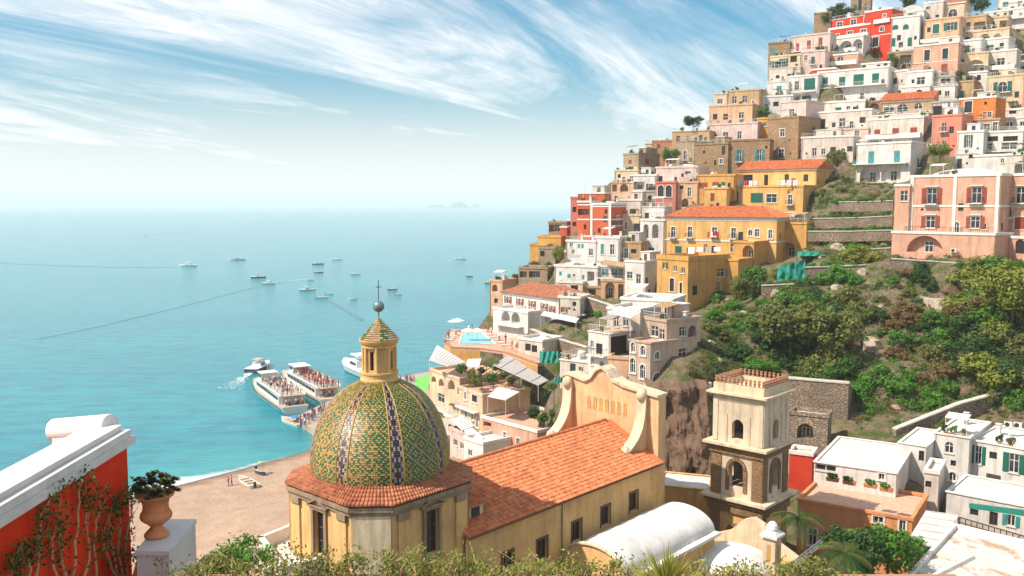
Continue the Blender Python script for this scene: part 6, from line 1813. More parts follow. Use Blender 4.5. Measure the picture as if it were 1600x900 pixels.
for i, (x0, y0, x1, y1, D0, D1) in enumerate([(1300, 316, 1396, 314, 188, 176), (1270, 342, 1395, 338, 184, 172), (1262, 362, 1394, 360, 178, 168), (1256, 392, 1392, 388, 172, 164), (1215, 420, 1395, 412, 160, 156), (1190, 447, 1290, 440, 154, 152)]):
    wall_px([(x0, y0, D0), ((x0 + x1) / 2, (y0 + y1) / 2 + 1, (D0 + D1) / 2), (x1, y1, D1)], 1.9, .5, 'rubble', 'terrace_wall', ['topmost', 'second', 'third', 'fourth', 'fifth', 'lowest'][i] + ' dry stone terrace wall left of the pink palazzo', 'wall', group='dry stone terrace walls')
    for k in range(13):
        f = (k + rl.uniform(.1, .9)) / 13
        p = P(x0 + (x1 - x0) * f, y0 + (y1 - y0) * f, D0 + (D1 - D0) * f) + Vector((rl.uniform(-.3, .3), rl.uniform(.6, 1.8), -.25))
        mt = rl.choice(['leaf_green', 'leaf_bright', 'leaf_green', 'leaf_olive'])
        bush(p, rl.uniform(.6, 1.25), mt, LN[mt] + ' shrub on top of the %s terrace wall' % ['topmost', 'second', 'third', 'fourth', 'fifth', 'lowest'][i], 'shrubs along the terrace walls', .8, 'garden_shrub')
wall_px([(1392, 405, 150), (1500, 412, 146), (1600, 416, 143)], 2.4, .6, 'rubble', 'retaining_wall', 'long stone wall under the pink palazzo garden', 'wall')
H('F', 1232, 1292, 650, 705, 112.5, 10, 3, 'rubble', 'flat', 'small stone arch bridge right of the bell tower', 'la 1258 674 22 22', name='stone_arch', cat='bridge', clutter=False)
# crumpled green nets
def tarp(px0, py0, px1, py1, D, mat, label, amp=.5, slope=.0):
    o = thing('tarpaulin', label, 'tarpaulin', P((px0 + px1) / 2, py1, D))
    m = MB(); n = 18; g_ = []
    for j in range(n + 1):
        r = []
        for i in range(n + 1):
            u, v = i / n, j / n
            x = px0 + (px1 - px0) * u; y = py0 + (py1 - py0) * v - slope * (u - .5) * (1 - v)
            p = P(x, y, D - v * 2.0 + amp * noise.noise(Vector((u * 6, v * 3, px0 * .01))) + .3 * math.sin(u * 22 + v * 3))
            r.append(p)
        g_.append(r)
    for j in range(n):
        for i in range(n): m.face([g_[j][i], g_[j][i + 1], g_[j + 1][i + 1], g_[j + 1][i]])
    for q in ((0, 0), (0, n), (n, 0), (n, n)):
        a = g_[q[0]][q[1]]
    wchild(m, 'sheet', mat, o, True)
    pm = MB()
    for q in (g_[0][0], g_[0][n]): pm.bar(q + Vector((0, .1, .1)), q + Vector((0, .1, -5)), .06)
    wchild(pm, 'pole', 'darkwood', o)
tarp(1214, 412, 1258, 450, 157, 'netgreen', 'crumpled teal net sheet on the terraces', 1.2, 14)
tarp(844, 549, 872, 567, 147, 'netgreen', 'small teal canvas screen below the stone garden wall')
tarp(866, 589, 880, 598, 128, 'netgreen', 'tiny teal cover behind the church facade')
tarp(1246, 393, 1290, 400, 168, 'netgreen', 'low teal net strip left of the terraces', .3)

# ================================================================== pool terrace
def R5p(x, y): return (650 + x / 4, 450 + y / 4)
pz = 23.0
deck = [G(*R5p(x, y), pz) for x, y in ((178, 348), (200, 290), (232, 262), (470, 255), (560, 315), (800, 470), (760, 478), (545, 402), (400, 382), (215, 374))]
o = thing('pool_terrace', 'hotel pool terrace with turquoise pool and golden curved wall', 'terrace', (deck[0].x, deck[0].y, pz - 4))
m = MB(); slabq(m, deck, .35); wchild(m, 'deck', 'terrazza', o)
m = MB()
for i in (9, 8, 7, 0):
    a, b_ = deck[(i + 1) % 10] if i != 9 else deck[0], deck[i] if i != 0 else deck[1]
    a, b_ = deck[i], deck[(i + 1) % 10] if i != 7 else deck[6]
    m.mesh([a - Vector((0, 0, .36)), b_ - Vector((0, 0, .36)), b_ - Vector((0, 0, 6)), a - Vector((0, 0, 6))], [(0, 1, 2, 3)])
wchild(m, 'curved_wall', 'gold', o)
edge = [deck[1], deck[0], deck[9], deck[8], deck[7], deck[6], deck[5]]
m = MB()
for a, b_ in zip(edge, edge[1:]):
    L = (b_ - a).length; n = max(2, int(L / .5))
    for i in range(n + 1):
        p = a.lerp(b_, i / n); m.bar(p, p + Vector((0, 0, 1.0)), .03)
    m.bar(a + Vector((0, 0, 1)), b_ + Vector((0, 0, 1)), .05); m.bar(a + Vector((0, 0, .15)), b_ + Vector((0, 0, .15)), .12)
wchild(m, 'railing', 'brownpink', o)
plain('poolwater', (.16, .62, .70), .12, var=.2, scale=1.2)
pool = [G(*R5p(x, y), pz) for x, y in ((292, 286), (415, 284), (500, 352), (268, 358))]
m = MB(); slabq(m, [p + Vector((0, 0, .08)) for p in pool], .06); wchild(m, 'pool_water', 'poolwater', o)
m = MB()
for a, b_ in zip(pool, pool[1:] + pool[:1]): m.bar(a + Vector((0, 0, .08)), b_ + Vector((0, 0, .08)), .16)
wchild(m, 'pool_rim', 'trim', o)
para = None
def parasol(p, label, group='white parasols by the pool', r=1.5):
    o = thing('parasol', label, 'parasol', p, rl.random() * 3, group)
    m = MB(); m.tube([(0, 0, 0), (0, 0, 2.3)], .04, 6); m.obj('pole', 'whitemetal', o)
    m = MB(); m.lathe([(r, 2.0), (.02, 2.6)], 8); m.obj('canopy', 'canvas', o)
for i, (x, y) in enumerate(((325, 330), (385, 330), (240, 268), (262, 262))): parasol(G(*R5p(x, y), pz), ['white parasol at the left of the pool', 'white parasol at the right of the pool', 'white parasol at the seaward deck edge', 'white parasol second from the seaward deck edge'][i])
lg = MB(); lg.box(-.9, .5, -.32, .32, .25, .36); lg.hexa([(.5, -.32, .25), (1.0, -.32, .55), (1.0, .32, .55), (.5, .32, .25), (.5, -.32, .36), (1.0, -.32, .66), (1.0, .32, .66), (.5, .32, .36)])
lgl = MB()
for x in (-.8, .4):
    for y in (-.28, .28): lgl.bar((x, y, 0), (x, y, .26), .03)
l1, l2 = lg.data('mattress', 'canvas'), lgl.data('legs', 'whitemetal')
k = 0
for (x, y) in [(205 + 12 * i, 330 - 11 * i) for i in range(4)] + [(450 + 26 * i, 295 + 17 * i) for i in range(5)] + [(250 + 40 * i, 272) for i in range(4)]:
    o = thing('sun_lounger', 'white sun lounger on the pool deck', 'lounger', G(*R5p(x, y), pz), rl.uniform(2.5, 3.6), 'sun loungers round the pool')
    link('mattress', l1, o); link('frame', l2, o)
# awnings and canopies of the hotel below
hA_ = hs_('cream hotel with arched loggias')
def canopy(pts, th, mat, name, root, post=3.0, slats=0):
    w = [P(*p) for p in pts]
    m = MB(); slabq(m, w, th)
    if slats:
        for i in range(slats):
            f = (i + .5) / slats
            m.bar(w[0].lerp(w[1], f) + Vector((0, 0, .04)), w[3].lerp(w[2], f) + Vector((0, 0, .04)), .05)
    c = wchild(m, name, mat, root)
    m = MB()
    for p in w:
        m = MB(); m.bar(p - Vector((0, 0, th)), p - Vector((0, 0, post)), .06)
        wchild(m, 'post', 'whitemetal', root)
canopy([(671, 562, 151), (700, 572, 149), (728, 566, 152), (683, 539, 158)], .12, 'canvas', 'slatted_canopy', hA_, 3, 10)
canopy([(770, 570, 147), (841, 602, 139), (857, 594, 142), (794, 555, 152)], .1, 'greycanvas', 'canvas_awning', hA_, 2.6, 3)
canopy([(727, 573, 148), (748, 574, 148), (752, 560, 151), (731, 561, 151)], .08, 'canvas', 'awning', hA_, 2.0)
canopy([(762, 619, 138), (790, 625, 136), (812, 612, 140), (778, 604, 142)], .1, 'roofwhite', 'flat_canopy', hA_, 2.6)
canopy([(705, 655, 141), (722, 672, 138), (742, 665, 139), (722, 648, 142)], .1, 'canvas', 'awning', hA_, 2.5, 6)
canopy([(725, 672, 137), (755, 706, 131), (754, 682, 134), (738, 668, 138)], .1, 'canvas', 'awning', hA_, 2.5, 6)
canopy([(800, 530, 162), (850, 545, 156), (856, 535, 160), (812, 522, 166)], .15, 'terrazza', 'porch_roof', o if False else hs_('white garden house with wooden porch'), 2.6)
canopy([(845, 492, 170), (900, 504, 165), (905, 497, 168), (850, 486, 173)], .1, 'canvas', 'awning', hs_('white garden house with wooden porch'), 2.4)
canopy([(951, 488, 127), (985, 497, 123), (1002, 487, 126), (968, 478, 130)], .08, 'canvas', 'awning', hs_('off white penthouse'), 2.6, 5)
canopy([(940, 412, 184), (975, 417, 182), (977, 410, 184), (944, 406, 186)], .12, 'tan', 'straw_awning', hs_('white loggia house'), 2.5, 8)
gw = hs_('white house with green corrugated awning')
canopy([(1514, 793, 90), (1602, 806, 86), (1602, 797, 88.5), (1514, 786, 92)], .06, 'netgreen', 'corrugated_awning', gw, .05, 24)
# roof terrace furniture and planting
def planter(p, label, r=.45, mat='leaf_green', group=None, rz=0.0, w=1.2):
    o = thing('planter', label, 'planter', p, rz, group)
    m = MB(); m.hexa([(-w / 2, -.2, 0), (w / 2, -.2, 0), (w / 2, .2, 0), (-w / 2, .2, 0), (-w / 2 - .05, -.25, .4), (w / 2 + .05, -.25, .4), (w / 2 + .05, .25, .4), (-w / 2 - .05, .25, .4)]); m.obj('trough', 'terracotta', o)
    link('foliage', crown_mesh('p', mat, 14, 60, .12, .8, rl.randrange(3)), o, T((0, 0, .6)) @ Matrix.Diagonal((w * .6, .4, .45, 1)))
for i, (px, py, D) in enumerate([(1327, 757, 91), (1360, 762, 90), (1301, 752, 93), (1385, 768, 89)]):
    planter(P(px, py, D), ['terracotta planter of greenery, second from left on the orange terrace', 'terracotta planter of greenery, third from left on the orange terrace', 'terracotta planter of greenery, leftmost on the orange terrace', 'terracotta planter of greenery, rightmost on the orange terrace'][i], group='planters on the orange terrace', rz=-.6)
scatter_pl = [(722, 582, 147), (737, 590, 145), (752, 583, 147), (768, 596, 143), (785, 590, 145), (800, 598, 142), (775, 578, 148), (745, 600, 143), (835, 652, 133), (848, 658, 131), (862, 650, 132), (855, 622, 137), (862, 608, 138), (868, 640, 134)]
for i, (px, py, D) in enumerate(scatter_pl):
    bush(P(px, py, D), rl.uniform(.7, 1.3), ['leaf_green', 'leaf_olive', 'leaf_dark'][i % 3], ['green', 'olive', 'dark'][i % 3] + ' potted shrub on the roof gardens below the pool', ['green', 'olive', 'dark'][i % 3] + ' roof garden shrubs')
m = MB(); prg = thing('pergola', 'bare wooden pergola over the hotel roof garden', 'pergola', P(765, 600, 144))
a0, a1, b0, b1 = P(735, 577, 148), P(790, 602, 142), P(760, 566, 151), P(812, 590, 145)
up = Vector((0, 0, .0))
for i in range(9):
    f = i / 8; m.bar(a0.lerp(a1, f), b0.lerp(b1, f), .07)
wchild(m, 'slats', 'brown', prg)
m = MB()
for a, b_ in ((a0, a1), (b0, b1)):
    m.bar(a - Vector((0, 0, .1)), b_ - Vector((0, 0, .1)), .09)
    for f in (0, .33, .66, 1): m.bar(a.lerp(b_, f), a.lerp(b_, f) - Vector((0, 0, 2.6)), .07)
wchild(m, 'frame', 'brown', prg)
# laundry lines
def laundry(px0, px1, py0, py1, D0, D1, mats, label, root=None):
    a, b_ = P(px0, py0, D0), P(px1, py1, D1)
    o = thing('clothesline', label, 'laundry', a - Vector((0, 0, 2.0)))
    m = MB(); m.bar(a, b_, .015)
    for q in (a, b_): m.bar(q + Vector((0, 0, .05)), q - Vector((0, 0, 2.0)), .03)
    wchild(m, 'line', 'steel', o)
    n = len(mats); d = (b_ - a)
    for i, mt in enumerate(mats):
        f0, f1 = (i + .1) / n, (i + .85) / n
        p, q = a + d * f0, a + d * f1; h = rl.uniform(.7, 1.3)
        m = MB(); g_ = [[p.lerp(q, u / 5) + Vector((math.sin(u * 1.9 + i) * .05, math.cos(u * 2.3) * .08 * v / 3, -h * v / 3)) for u in range(6)] for v in range(4)]
        for v in range(3):
            for u in range(5): m.face([g_[v][u], g_[v][u + 1], g_[v + 1][u + 1], g_[v + 1][u]])
        wchild(m, 'cloth', mt, o, True)
laundry(1074, 1128, 386, 386, 164, 160, ['cloth_white', 'cloth_white', 'cloth_tan', 'cloth_white'], 'white laundry drying on the lower yellow house terrace')
laundry(1105, 1124, 362, 362, 184, 183, ['cloth_red', 'cloth_white', 'cloth_red', 'cloth_red'], 'red and white laundry on the palazzo balcony')
laundry(1472, 1490, 162, 160, 213, 212, ['cloth_white', 'cloth_white', 'cloth_blue', 'cloth_white'], 'white laundry hanging left of the orange house')
laundry(1154, 1185, 282, 282, 203, 202, ['cloth_blue', 'cloth_red', 'cloth_white', 'cloth_white'], 'mixed laundry on the big yellow house balcony')
laundry(1219, 1248, 281, 281, 202, 201, ['cloth_white', 'cloth_white', 'cloth_white'], 'white sheets on the right balcony of the big yellow house')

# ================================================================== bottom right roofs
fr = [G(1418, 905, 22), G(1490, 826, 22), G(1640, 862, 22), G(1640, 960, 22), G(1400, 960, 22)]
o = thing('house', 'flat roofed house with stained white terrace in the lower right corner', 'house', (fr[0].x, fr[0].y, 12))
m = MB(); m.prism([(p.x, p.y) for p in fr][::-1], 10, 22); wchild(m, 'wall', 'offwhite', o)
m, n, l, b = nodemat('stainedroof'); t = NT(m)
pos = t.node('ShaderNodeNewGeometry').outputs['Position']
col = t.mix(t.rng(t.noise(pos, .5, 6, .65), .3, .7), (.50, .45, .39), (.64, .60, .55))
col = t.mix(t.mul(t.rng(t.noise(t.mapping(pos, (1, .5, 1), (0, 0, .6)), .55, 7, .66, .5), .52, .60), .85), col, (.36, .20, .10))
col = t.mix(t.mul(t.rng(t.noise(pos, 3.0, 5, .7), .5, .7), .35), col, (.30, .25, .20))
l.new(col, b.inputs['Base Color']); b.inputs['Roughness'].default_value = .9
MATS['stainedroof'] = m
m = MB(); slabq(m, [p + Vector((0, 0, .12)) for p in fr], .1); wchild(m, 'roof', 'stainedroof', o)
m = MB()
for a, b_ in zip(fr, fr[1:3]):
    d = (b_ - a).normalized(); nn = Vector((d.y, -d.x, 0)) * .3
    m.hexa([a + Vector((0, 0, .125)), b_ + Vector((0, 0, .125)), b_ + nn + Vector((0, 0, .125)), a + nn + Vector((0, 0, .125)), a + Vector((0, 0, .5)), b_ + Vector((0, 0, .5)), b_ + nn + Vector((0, 0, .5)), a + nn + Vector((0, 0, .5))])
q = [G(1500, 838, 22.1), G(1580, 858, 22.1)]
wchild(m, 'parapet', 'trim', o)
m = MB(); a, b_ = G(1455, 905, 22.13), G(1520, 872, 22.13)
m.bar(a + Vector((0, 0, .1)), b_ + Vector((0, 0, .1)), .22); wchild(m, 'roof_kerb', 'trim', o)
cn = [G(1416, 848, 20), G(1460, 855, 20), G(1498, 806, 20), G(1446, 799, 20)]
o = thing('canopy', 'white corrugated canopy between orange house and stained terrace', 'canopy', (cn[0].x, cn[0].y, 13))
m = MB(); slabq(m, cn, .08); wchild(m, 'sheet', 'roofwhite', o)
m = MB()
for i in range(6):
    f = i / 5; m.bar(cn[0].lerp(cn[3], f) + Vector((0, 0, .05)), cn[1].lerp(cn[2], f) + Vector((0, 0, .05)), .07)
wchild(m, 'seams', 'concrete', o)
m = MB()
for p in cn:
    m = MB(); m.bar(p - Vector((0, 0, .08)), p - Vector((0, 0, 8)), .08)
    wchild(m, 'post', 'steel', o)
# railing in front of the green awning
a, b_ = P(1500, 808, 86), P(1602, 838, 80)
o = thing('railing', 'rusty terrace railing in front of the green awning', 'railing', a - Vector((0, 0, .2)))
m = MB()
for i in range(12):
    p = a.lerp(b_, i / 11); m.bar(p, p - Vector((0, 0, 1.5)), .05)
for z in (0, -.5, -1.0): m.bar(a + Vector((0, 0, z)), b_ + Vector((0, 0, z)), .045)
wchild(m, 'frame', 'brown', o)
m = MB()
for i in range(11):
    p, q = a.lerp(b_, i / 11 + .01), a.lerp(b_, (i + 1) / 11 - .01)
    m.mesh([p + Vector((0, .05, -.05)), q + Vector((0, .05, -.05)), q + Vector((0, .05, -1.4)), p + Vector((0, .05, -1.4))], [(0, 1, 2, 3)])
wchild(m, 'mesh_panel', 'greycanvas', o)
# ac units, tv antenna, drums
def acunit(p, rz, label):
    o = thing('air_conditioner', label, 'air conditioner', p, rz, 'air conditioner units')
    m = MB(); m.box(-.45, .45, -.18, .18, .06, .72); m.box(-.4, -.3, -.15, .15, 0, .06); m.box(.3, .4, -.15, .15, 0, .06); m.obj('casing', 'whitemetal', o)
    m = MB(); m.lathe([(.26, 0), (.26, .03), (.02, .035)], 16); m.obj('fan', 'iron', o, T((-.1, -.18, .4)) @ Matrix.Rotation(math.pi / 2, 4, 'X'))
for i, (px, py, D) in enumerate([(1586, 243, 169), (1598, 243, 169), (1490, 395, 152), (1575, 668, 107), (1590, 669, 107), (1452, 230, 198)]):
    acunit(P(px, py, D), -.6, ['left air conditioner on the white house behind the pink palazzo', 'right air conditioner on the white house behind the pink palazzo', 'air conditioner on the ground beside the pink palazzo', 'left air conditioner on the roof of the green shutter house', 'right air conditioner on the roof of the green shutter house', 'air conditioner beside the open green shutters'][i])
# trees in the lower right
tree(P(1330, 905, 64), 4.2, 2.4, 'leaf_dark', 'dark citrus tree at bottom right, left of its pair', None, .9, seed=1)
tree(P(1385, 905, 66), 4.6, 2.6, 'leaf_green', 'bright citrus tree at bottom right, right of its pair', None, .9, seed=2)
tree(P(1350, 888, 70), 3.4, 2.0, 'leaf_green', 'citrus tree behind the bottom right pair', None, .9, seed=3)
tree(P(1420, 890, 68), 3.0, 1.5, 'leaf_bright', 'small citrus tree under the white canopy', None, .9, seed=0)
def palm(p, h, L, label, nf=26):
    o = thing('palm_tree', label, 'palm tree', p)
    m = MB(); m.tube([(0, 0, 0), (.1, 0, h * .5), (.05, .05, h)], [.28, .22, .25], 10); m.obj('trunk', 'bark', o)
    for i in range(nf):
        a = i * 2.4; el = rl.uniform(-.1, 1.1); m = MB(); d = Vector((math.cos(a), math.sin(a), 0))
        pts = [Vector((.05, .05, h)) + d * (L * t_ * math.cos(el * (1 - t_))) + Vector((0, 0, L * (math.sin(el) * t_ - .75 * t_ * t_))) for t_ in [k / 9 for k in range(10)]]
        sd2 = Vector((-d.y, d.x, 0))
        for k in range(9):
            for s in (-1, 1):
                for e in (.2, .7):
                    q = pts[k].lerp(pts[k + 1], e); w = .55 * math.sin(math.pi * (k + 1) / 11) + .1
                    tdir = (pts[k + 1] - pts[k]).normalized()
                    m.face([q, q + tdir * .07, q + sd2 * s * w + tdir * w * .6 - Vector((0, 0, .15))])
        m.tube(pts, [.03] * 9 + [.01], 4)
        m.obj('frond', 'leaf_dark' if i % 3 else 'leaf_olive', o)
palm(P(1246, 842, 83), 2.0, 2.6, 'dark palm tree right of the bell tower')
palm(P(1318, 900, 60), 1.6, 1.9, 'small palm at the bottom edge left of the citrus trees', 20)
m = MB(); a, b_ = P(1240, 882, 62), P(1312, 826, 70)
o = thing('metal_boom', 'grey metal lattice boom leaning over the trees', 'boom', a - Vector((0, 0, 2)))
for off_ in ((0, 0, 0), (.25, 0, .0), (0, 0, .25)):
    m.bar(a + Vector(off_), b_ + Vector(off_), .05)
for i in range(14): m.bar(a.lerp(b_, i / 14) + Vector((.25, 0, 0)), a.lerp(b_, (i + .5) / 14) + Vector((0, 0, .25)), .025)
m.bar(a, a - Vector((0, 0, 6)), .08)
wchild(m, 'lattice', 'steel', o)
# ================================================================== quay, boats and people
pier = [G(460, 652, 1.3), G(492, 673, 1.3), G(600, 650, 1.3), G(690, 650, 1.3), G(690, 577, 1.3), G(640, 586, 1.3), G(560, 606, 1.3), G(480, 642, 1.3)]
m = MB(); slabq(m, pier, 2.2)
plain('quay', (.40, .33, .27), .9, var=.3, scale=.8)
tag(m.obj('pier', 'quay'), 'stone landing pier where the ferries moor', 'pier', kind='structure')
grn = [G(648, 593, 1.32), G(692, 577, 1.32), G(704, 640, 1.32), G(655, 640, 1.32)]
plain('greencarpet', (.16, .52, .10), .9, var=.2, scale=.7)
m = MB(); slabq(m, [p + Vector((0, 0, .06)) for p in grn], .05)
tag(m.obj('green_carpet', 'greencarpet'), 'bright green covering laid over the quay behind the dome', 'carpet')
plain('hull_white', (.68, .67, .66), .35, var=.06)
plain('hull_dark', (.03, .05, .07), .35, var=.2)
plain('hull_wood', (.26, .12, .05), .4, var=.2)
plain('deck_tan', (.50, .40, .30), .8, var=.2)
plain('boatblue', (.06, .20, .42), .7)
plain('redstuff', (.55, .07, .05), .8)
def hull(L, B, Hh, mats, keel=.35, n=14, flare=1.15):
    """bow to +x; returns MB with topsides and deck"""
    m = MB(); rows = []
    for i in range(n + 1):
        f = i / n; x = -L / 2 + L * f
        b_ = B / 2 * (1 - max(0, (f - .45) / .55) ** 2.2) * (1 if f > .06 else .94)
        sh = Hh * (1 + .35 * f ** 3)
        rows.append([(x - .04 * L * (f > .99), y * b_, z) for y, z in ((0, -keel), (.72, -keel * .4), (.88, .15 * Hh), (flare * .93, sh))])
    for i in range(n):
        for k in range(3):
            a, b_ = rows[i], rows[i + 1]
            m.face([a[k], a[k + 1], b_[k + 1], b_[k]], 0)
            m.face([(x, -y, z) for x, y, z in (b_[k], b_[k + 1], a[k + 1], a[k])], 0)
        a, b_ = rows[i][3], rows[i + 1][3]
        m.face([(a[0], a[1], a[2] - .02), (b_[0], b_[1], b_[2] - .02), (b_[0], -b_[1], b_[2] - .02), (a[0], -a[1], a[2] - .02)][::-1], 1)
    r = rows[0]
    m.face([(x, y, z) for x, y, z in r] + [(x, -y, z) for x, y, z in r[:0:-1]], 0)
    return m
def small_boat(kind, L):
    o = bpy.data.objects.new('boat', None); COL.objects.link(o)
    B, Hh = L * .30, max(.55, L * .085)
    hm = {'w': 'hull_white', 'd': 'hull_dark', 'o': 'hull_white', 'b': 'hull_dark'}[kind]
    h = hull(L, B, Hh, None).obj('hull', [hm, 'deck_tan' if kind in 'ob' else 'hull_white'], o)
    m = MB(); m.tube([(L * (f - .5), s * B / 2 * 1.07 * (1 - max(0, (f - .45) / .55) ** 2.2), Hh * (1 + .35 * f ** 3)) for s in (1,) for f in [k / 12 for k in range(13)]], .03 + L * .004, 5)
    m.tube([(L * (f - .5), -B / 2 * 1.07 * (1 - max(0, (f - .45) / .55) ** 2.2), Hh * (1 + .35 * f ** 3)) for f in [k / 12 for k in range(13)]], .03 + L * .004, 5)
    m.obj('gunwale', 'hull_white', o)
    if kind in 'wd':
        m = MB(); z0 = Hh; z1 = Hh + L * .085
        m.hexa([(-L * .18, -B * .33, z0), (L * .2, -B * .26, z0), (L * .2, B * .26, z0), (-L * .18, B * .33, z0), (-L * .16, -B * .29, z1), (L * .08, -B * .25, z1), (L * .08, B * .25, z1), (-L * .16, B * .29, z1)])
        m.obj('cabin', 'hull_white', o)
        m = MB(); m.hexa([(L * .085, -B * .24, z0 + .1), (L * .19, -B * .25, z0 + .1), (L * .19, B * .25, z0 + .1), (L * .085, B * .24, z0 + .1), (L * .07, -B * .22, z1 - .05), (L * .10, -B * .22, z1 - .05), (L * .10, B * .22, z1 - .05), (L * .07, B * .22, z1 - .05)])
        for s in (-1, 1): m.box(-L * .14, L * .06, s * B * .315 - .02, s * B * .315 + .02, z0 + L * .025, z0 + L * .06)
        m.obj('windscreen', 'glass_dark', o)
        m = MB(); m.box(-L * .2, L * .05, -B * .3, B * .3, z1 + L * .055, z1 + L * .07)
        for x in (-.18, .03):
            for s in (-1, 1): m.bar((L * x, s * B * .27, z1 - .05), (L * x, s * B * .27, z1 + L * .056), .03)
        m.obj('hardtop', 'hull_white' if kind == 'w' else 'deck_tan', o)
    else:
        m = MB()
        for x in (-.3, -.1, .12): m.box(L * x, L * x + .35, -B * .4, B * .4, Hh * .8, Hh * .8 + .3)
        m.obj('bench', 'deck_tan', o)
        m = MB(); m.box(-L * .5 - .3, -L * .5 + .05, -.2, .2, Hh * .3, Hh + .5); m.obj('outboard', 'iron', o)
        if kind == 'b':
            m = MB(); m.box(-L * .2, L * .15, -B * .38, B * .38, Hh + 1.5, Hh + 1.58)
            for x in (-.18, .13):
                for s in (-1, 1): m.bar((L * x, s * B * .36, Hh * .9), (L * x, s * B * .36, Hh + 1.5), .03)
            m.obj('sun_canopy', 'deck_tan', o)
    return o
def heading(o, a, b_):
    d = b_ - a; o.rotation_euler.z = math.atan2(d.y, d.x)
FAR = [('w', 278, 307, 416, 0, 'white motor yacht, leftmost of the large far boats'), ('w', 358, 383, 406, 0, 'sleek white yacht right of the leftmost yacht'), ('d', 393, 416, 434, 1, 'dark hulled launch left of the white cruiser'),
       ('w', 409, 432, 444, 1, 'white cruiser at the head of the long wake line'), ('d', 488, 507, 413, 1, 'dark boat left of the sailing yacht'), ('d', 491, 506, 426, 1, 'small dark boat between the sailing yacht and cruisers'),
       ('w', 478, 490, 438, 0, 'small speedboat throwing white foam'), ('w', 468, 494, 454, 1, 'white flybridge cruiser nearest above the two pale boats'), ('o', 493, 514, 466, 1, 'pale open boat, lower of the two side by side'),
       ('o', 508, 522, 460, 1, 'pale open boat, upper of the two side by side'), ('w', 548, 564, 429, 1, 'small cruiser above the dome cross on its left'), ('o', 544, 557, 468, 0, 'open boat just left of the dome cross'),
       ('b', 605, 620, 453, 0, 'dark canopied boat right of the dome cross'), ('o', 617, 628, 461, 1, 'open boat lower right of the canopied boat'), ('d', 728, 739, 432, 0, 'small dark boat left of the headland'),
       ('b', 757, 769, 443, 0, 'dark boat close under the headland'), ('o', 222, 228, 369, 0, 'tiny far speedboat alone on the left')]
for kind, x0, x1, y, flip, lab in FAR:
    a, b_ = G(x0, y, 0), G(x1, y, 0)
    L = (b_ - a).length * 1.02
    o = small_boat(kind, L)
    o.location = (a + b_) / 2
    if flip: a, b_ = b_, a
    heading(o, b_, a)
    o.rotation_euler.z += rl.uniform(-.25, .25)
    tag(o, lab, 'boat', 'boats out on the bay')
def sail_boat(x0, x1, y, ytop, lab):
    a, b_ = G(x0, y, 0), G(x1, y, 0); L = (b_ - a).length
    o = thing('sailboat', lab, 'sailboat', (a + b_) / 2, 0, 'sailboats out on the bay'); heading(o, b_, a)
    hull(L, L * .28, L * .07, None).obj('hull', ['hull_white', 'hull_white'], o)
    hh = (y - ytop) * (a.y / FPX)
    m = MB(); m.tube([(L * .05, 0, 0), (L * .05, 0, hh)], .11, 6); m.obj('mast', 'whitemetal', o)
    m = MB(); m.tube([(L * .05, 0, L * .17), (-L * .4, 0, L * .17)], .16, 6); m.obj('boom', 'boatblue', o)
    m = MB(); m.bar((L * .05, 0, hh * .98), (L * .48, 0, L * .08), .03); m.bar((L * .05, 0, hh * .98), (-L * .49, 0, L * .07), .03); m.obj('rigging', 'steel', o)
    m = MB(); m.hexa([(-L * .2, -L * .08, L * .06), (L * .18, -L * .06, L * .07), (L * .18, L * .06, L * .07), (-L * .2, L * .08, L * .06), (-L * .2, -L * .07, L * .11), (L * .1, -L * .05, L * .11), (L * .1, L * .05, L * .11), (-L * .2, L * .07, L * .11)]); m.obj('cabin', 'hull_white', o)
sail_boat(515, 534, 406, 381, 'sailing yacht with bare mast among the far boats')
sail_boat(708, 728, 405, 381, 'sailing yacht with bare mast near the headland')
def place(kind, ax, ay, bx, by, lab, name='boat'):
    a, b_ = G(ax, ay, 0), G(bx, by, 0)
    o = small_boat(kind, (b_ - a).length); o.location = (a + b_) / 2; heading(o, a, b_); tag(o, lab, 'boat'); return o
place('d', 391, 583, 420, 570, 'tan decked motorboat speeding away from the ferries')
o = place('o', 472, 668, 440, 657, 'white open boat with blue cover moored at the pier')
m = MB(); m.box(-2.5, -.2, -1.0, 1.0, 1.9, 1.98)
for x in (-2.4, -.3):
    for s in (-.9, .9): m.bar((x, s, .5), (x, s, 1.9), .03)
m.obj('blue_cover', 'boatblue', o)
place('w', 585, 592, 538, 572, 'white yacht half hidden behind the dome lantern')
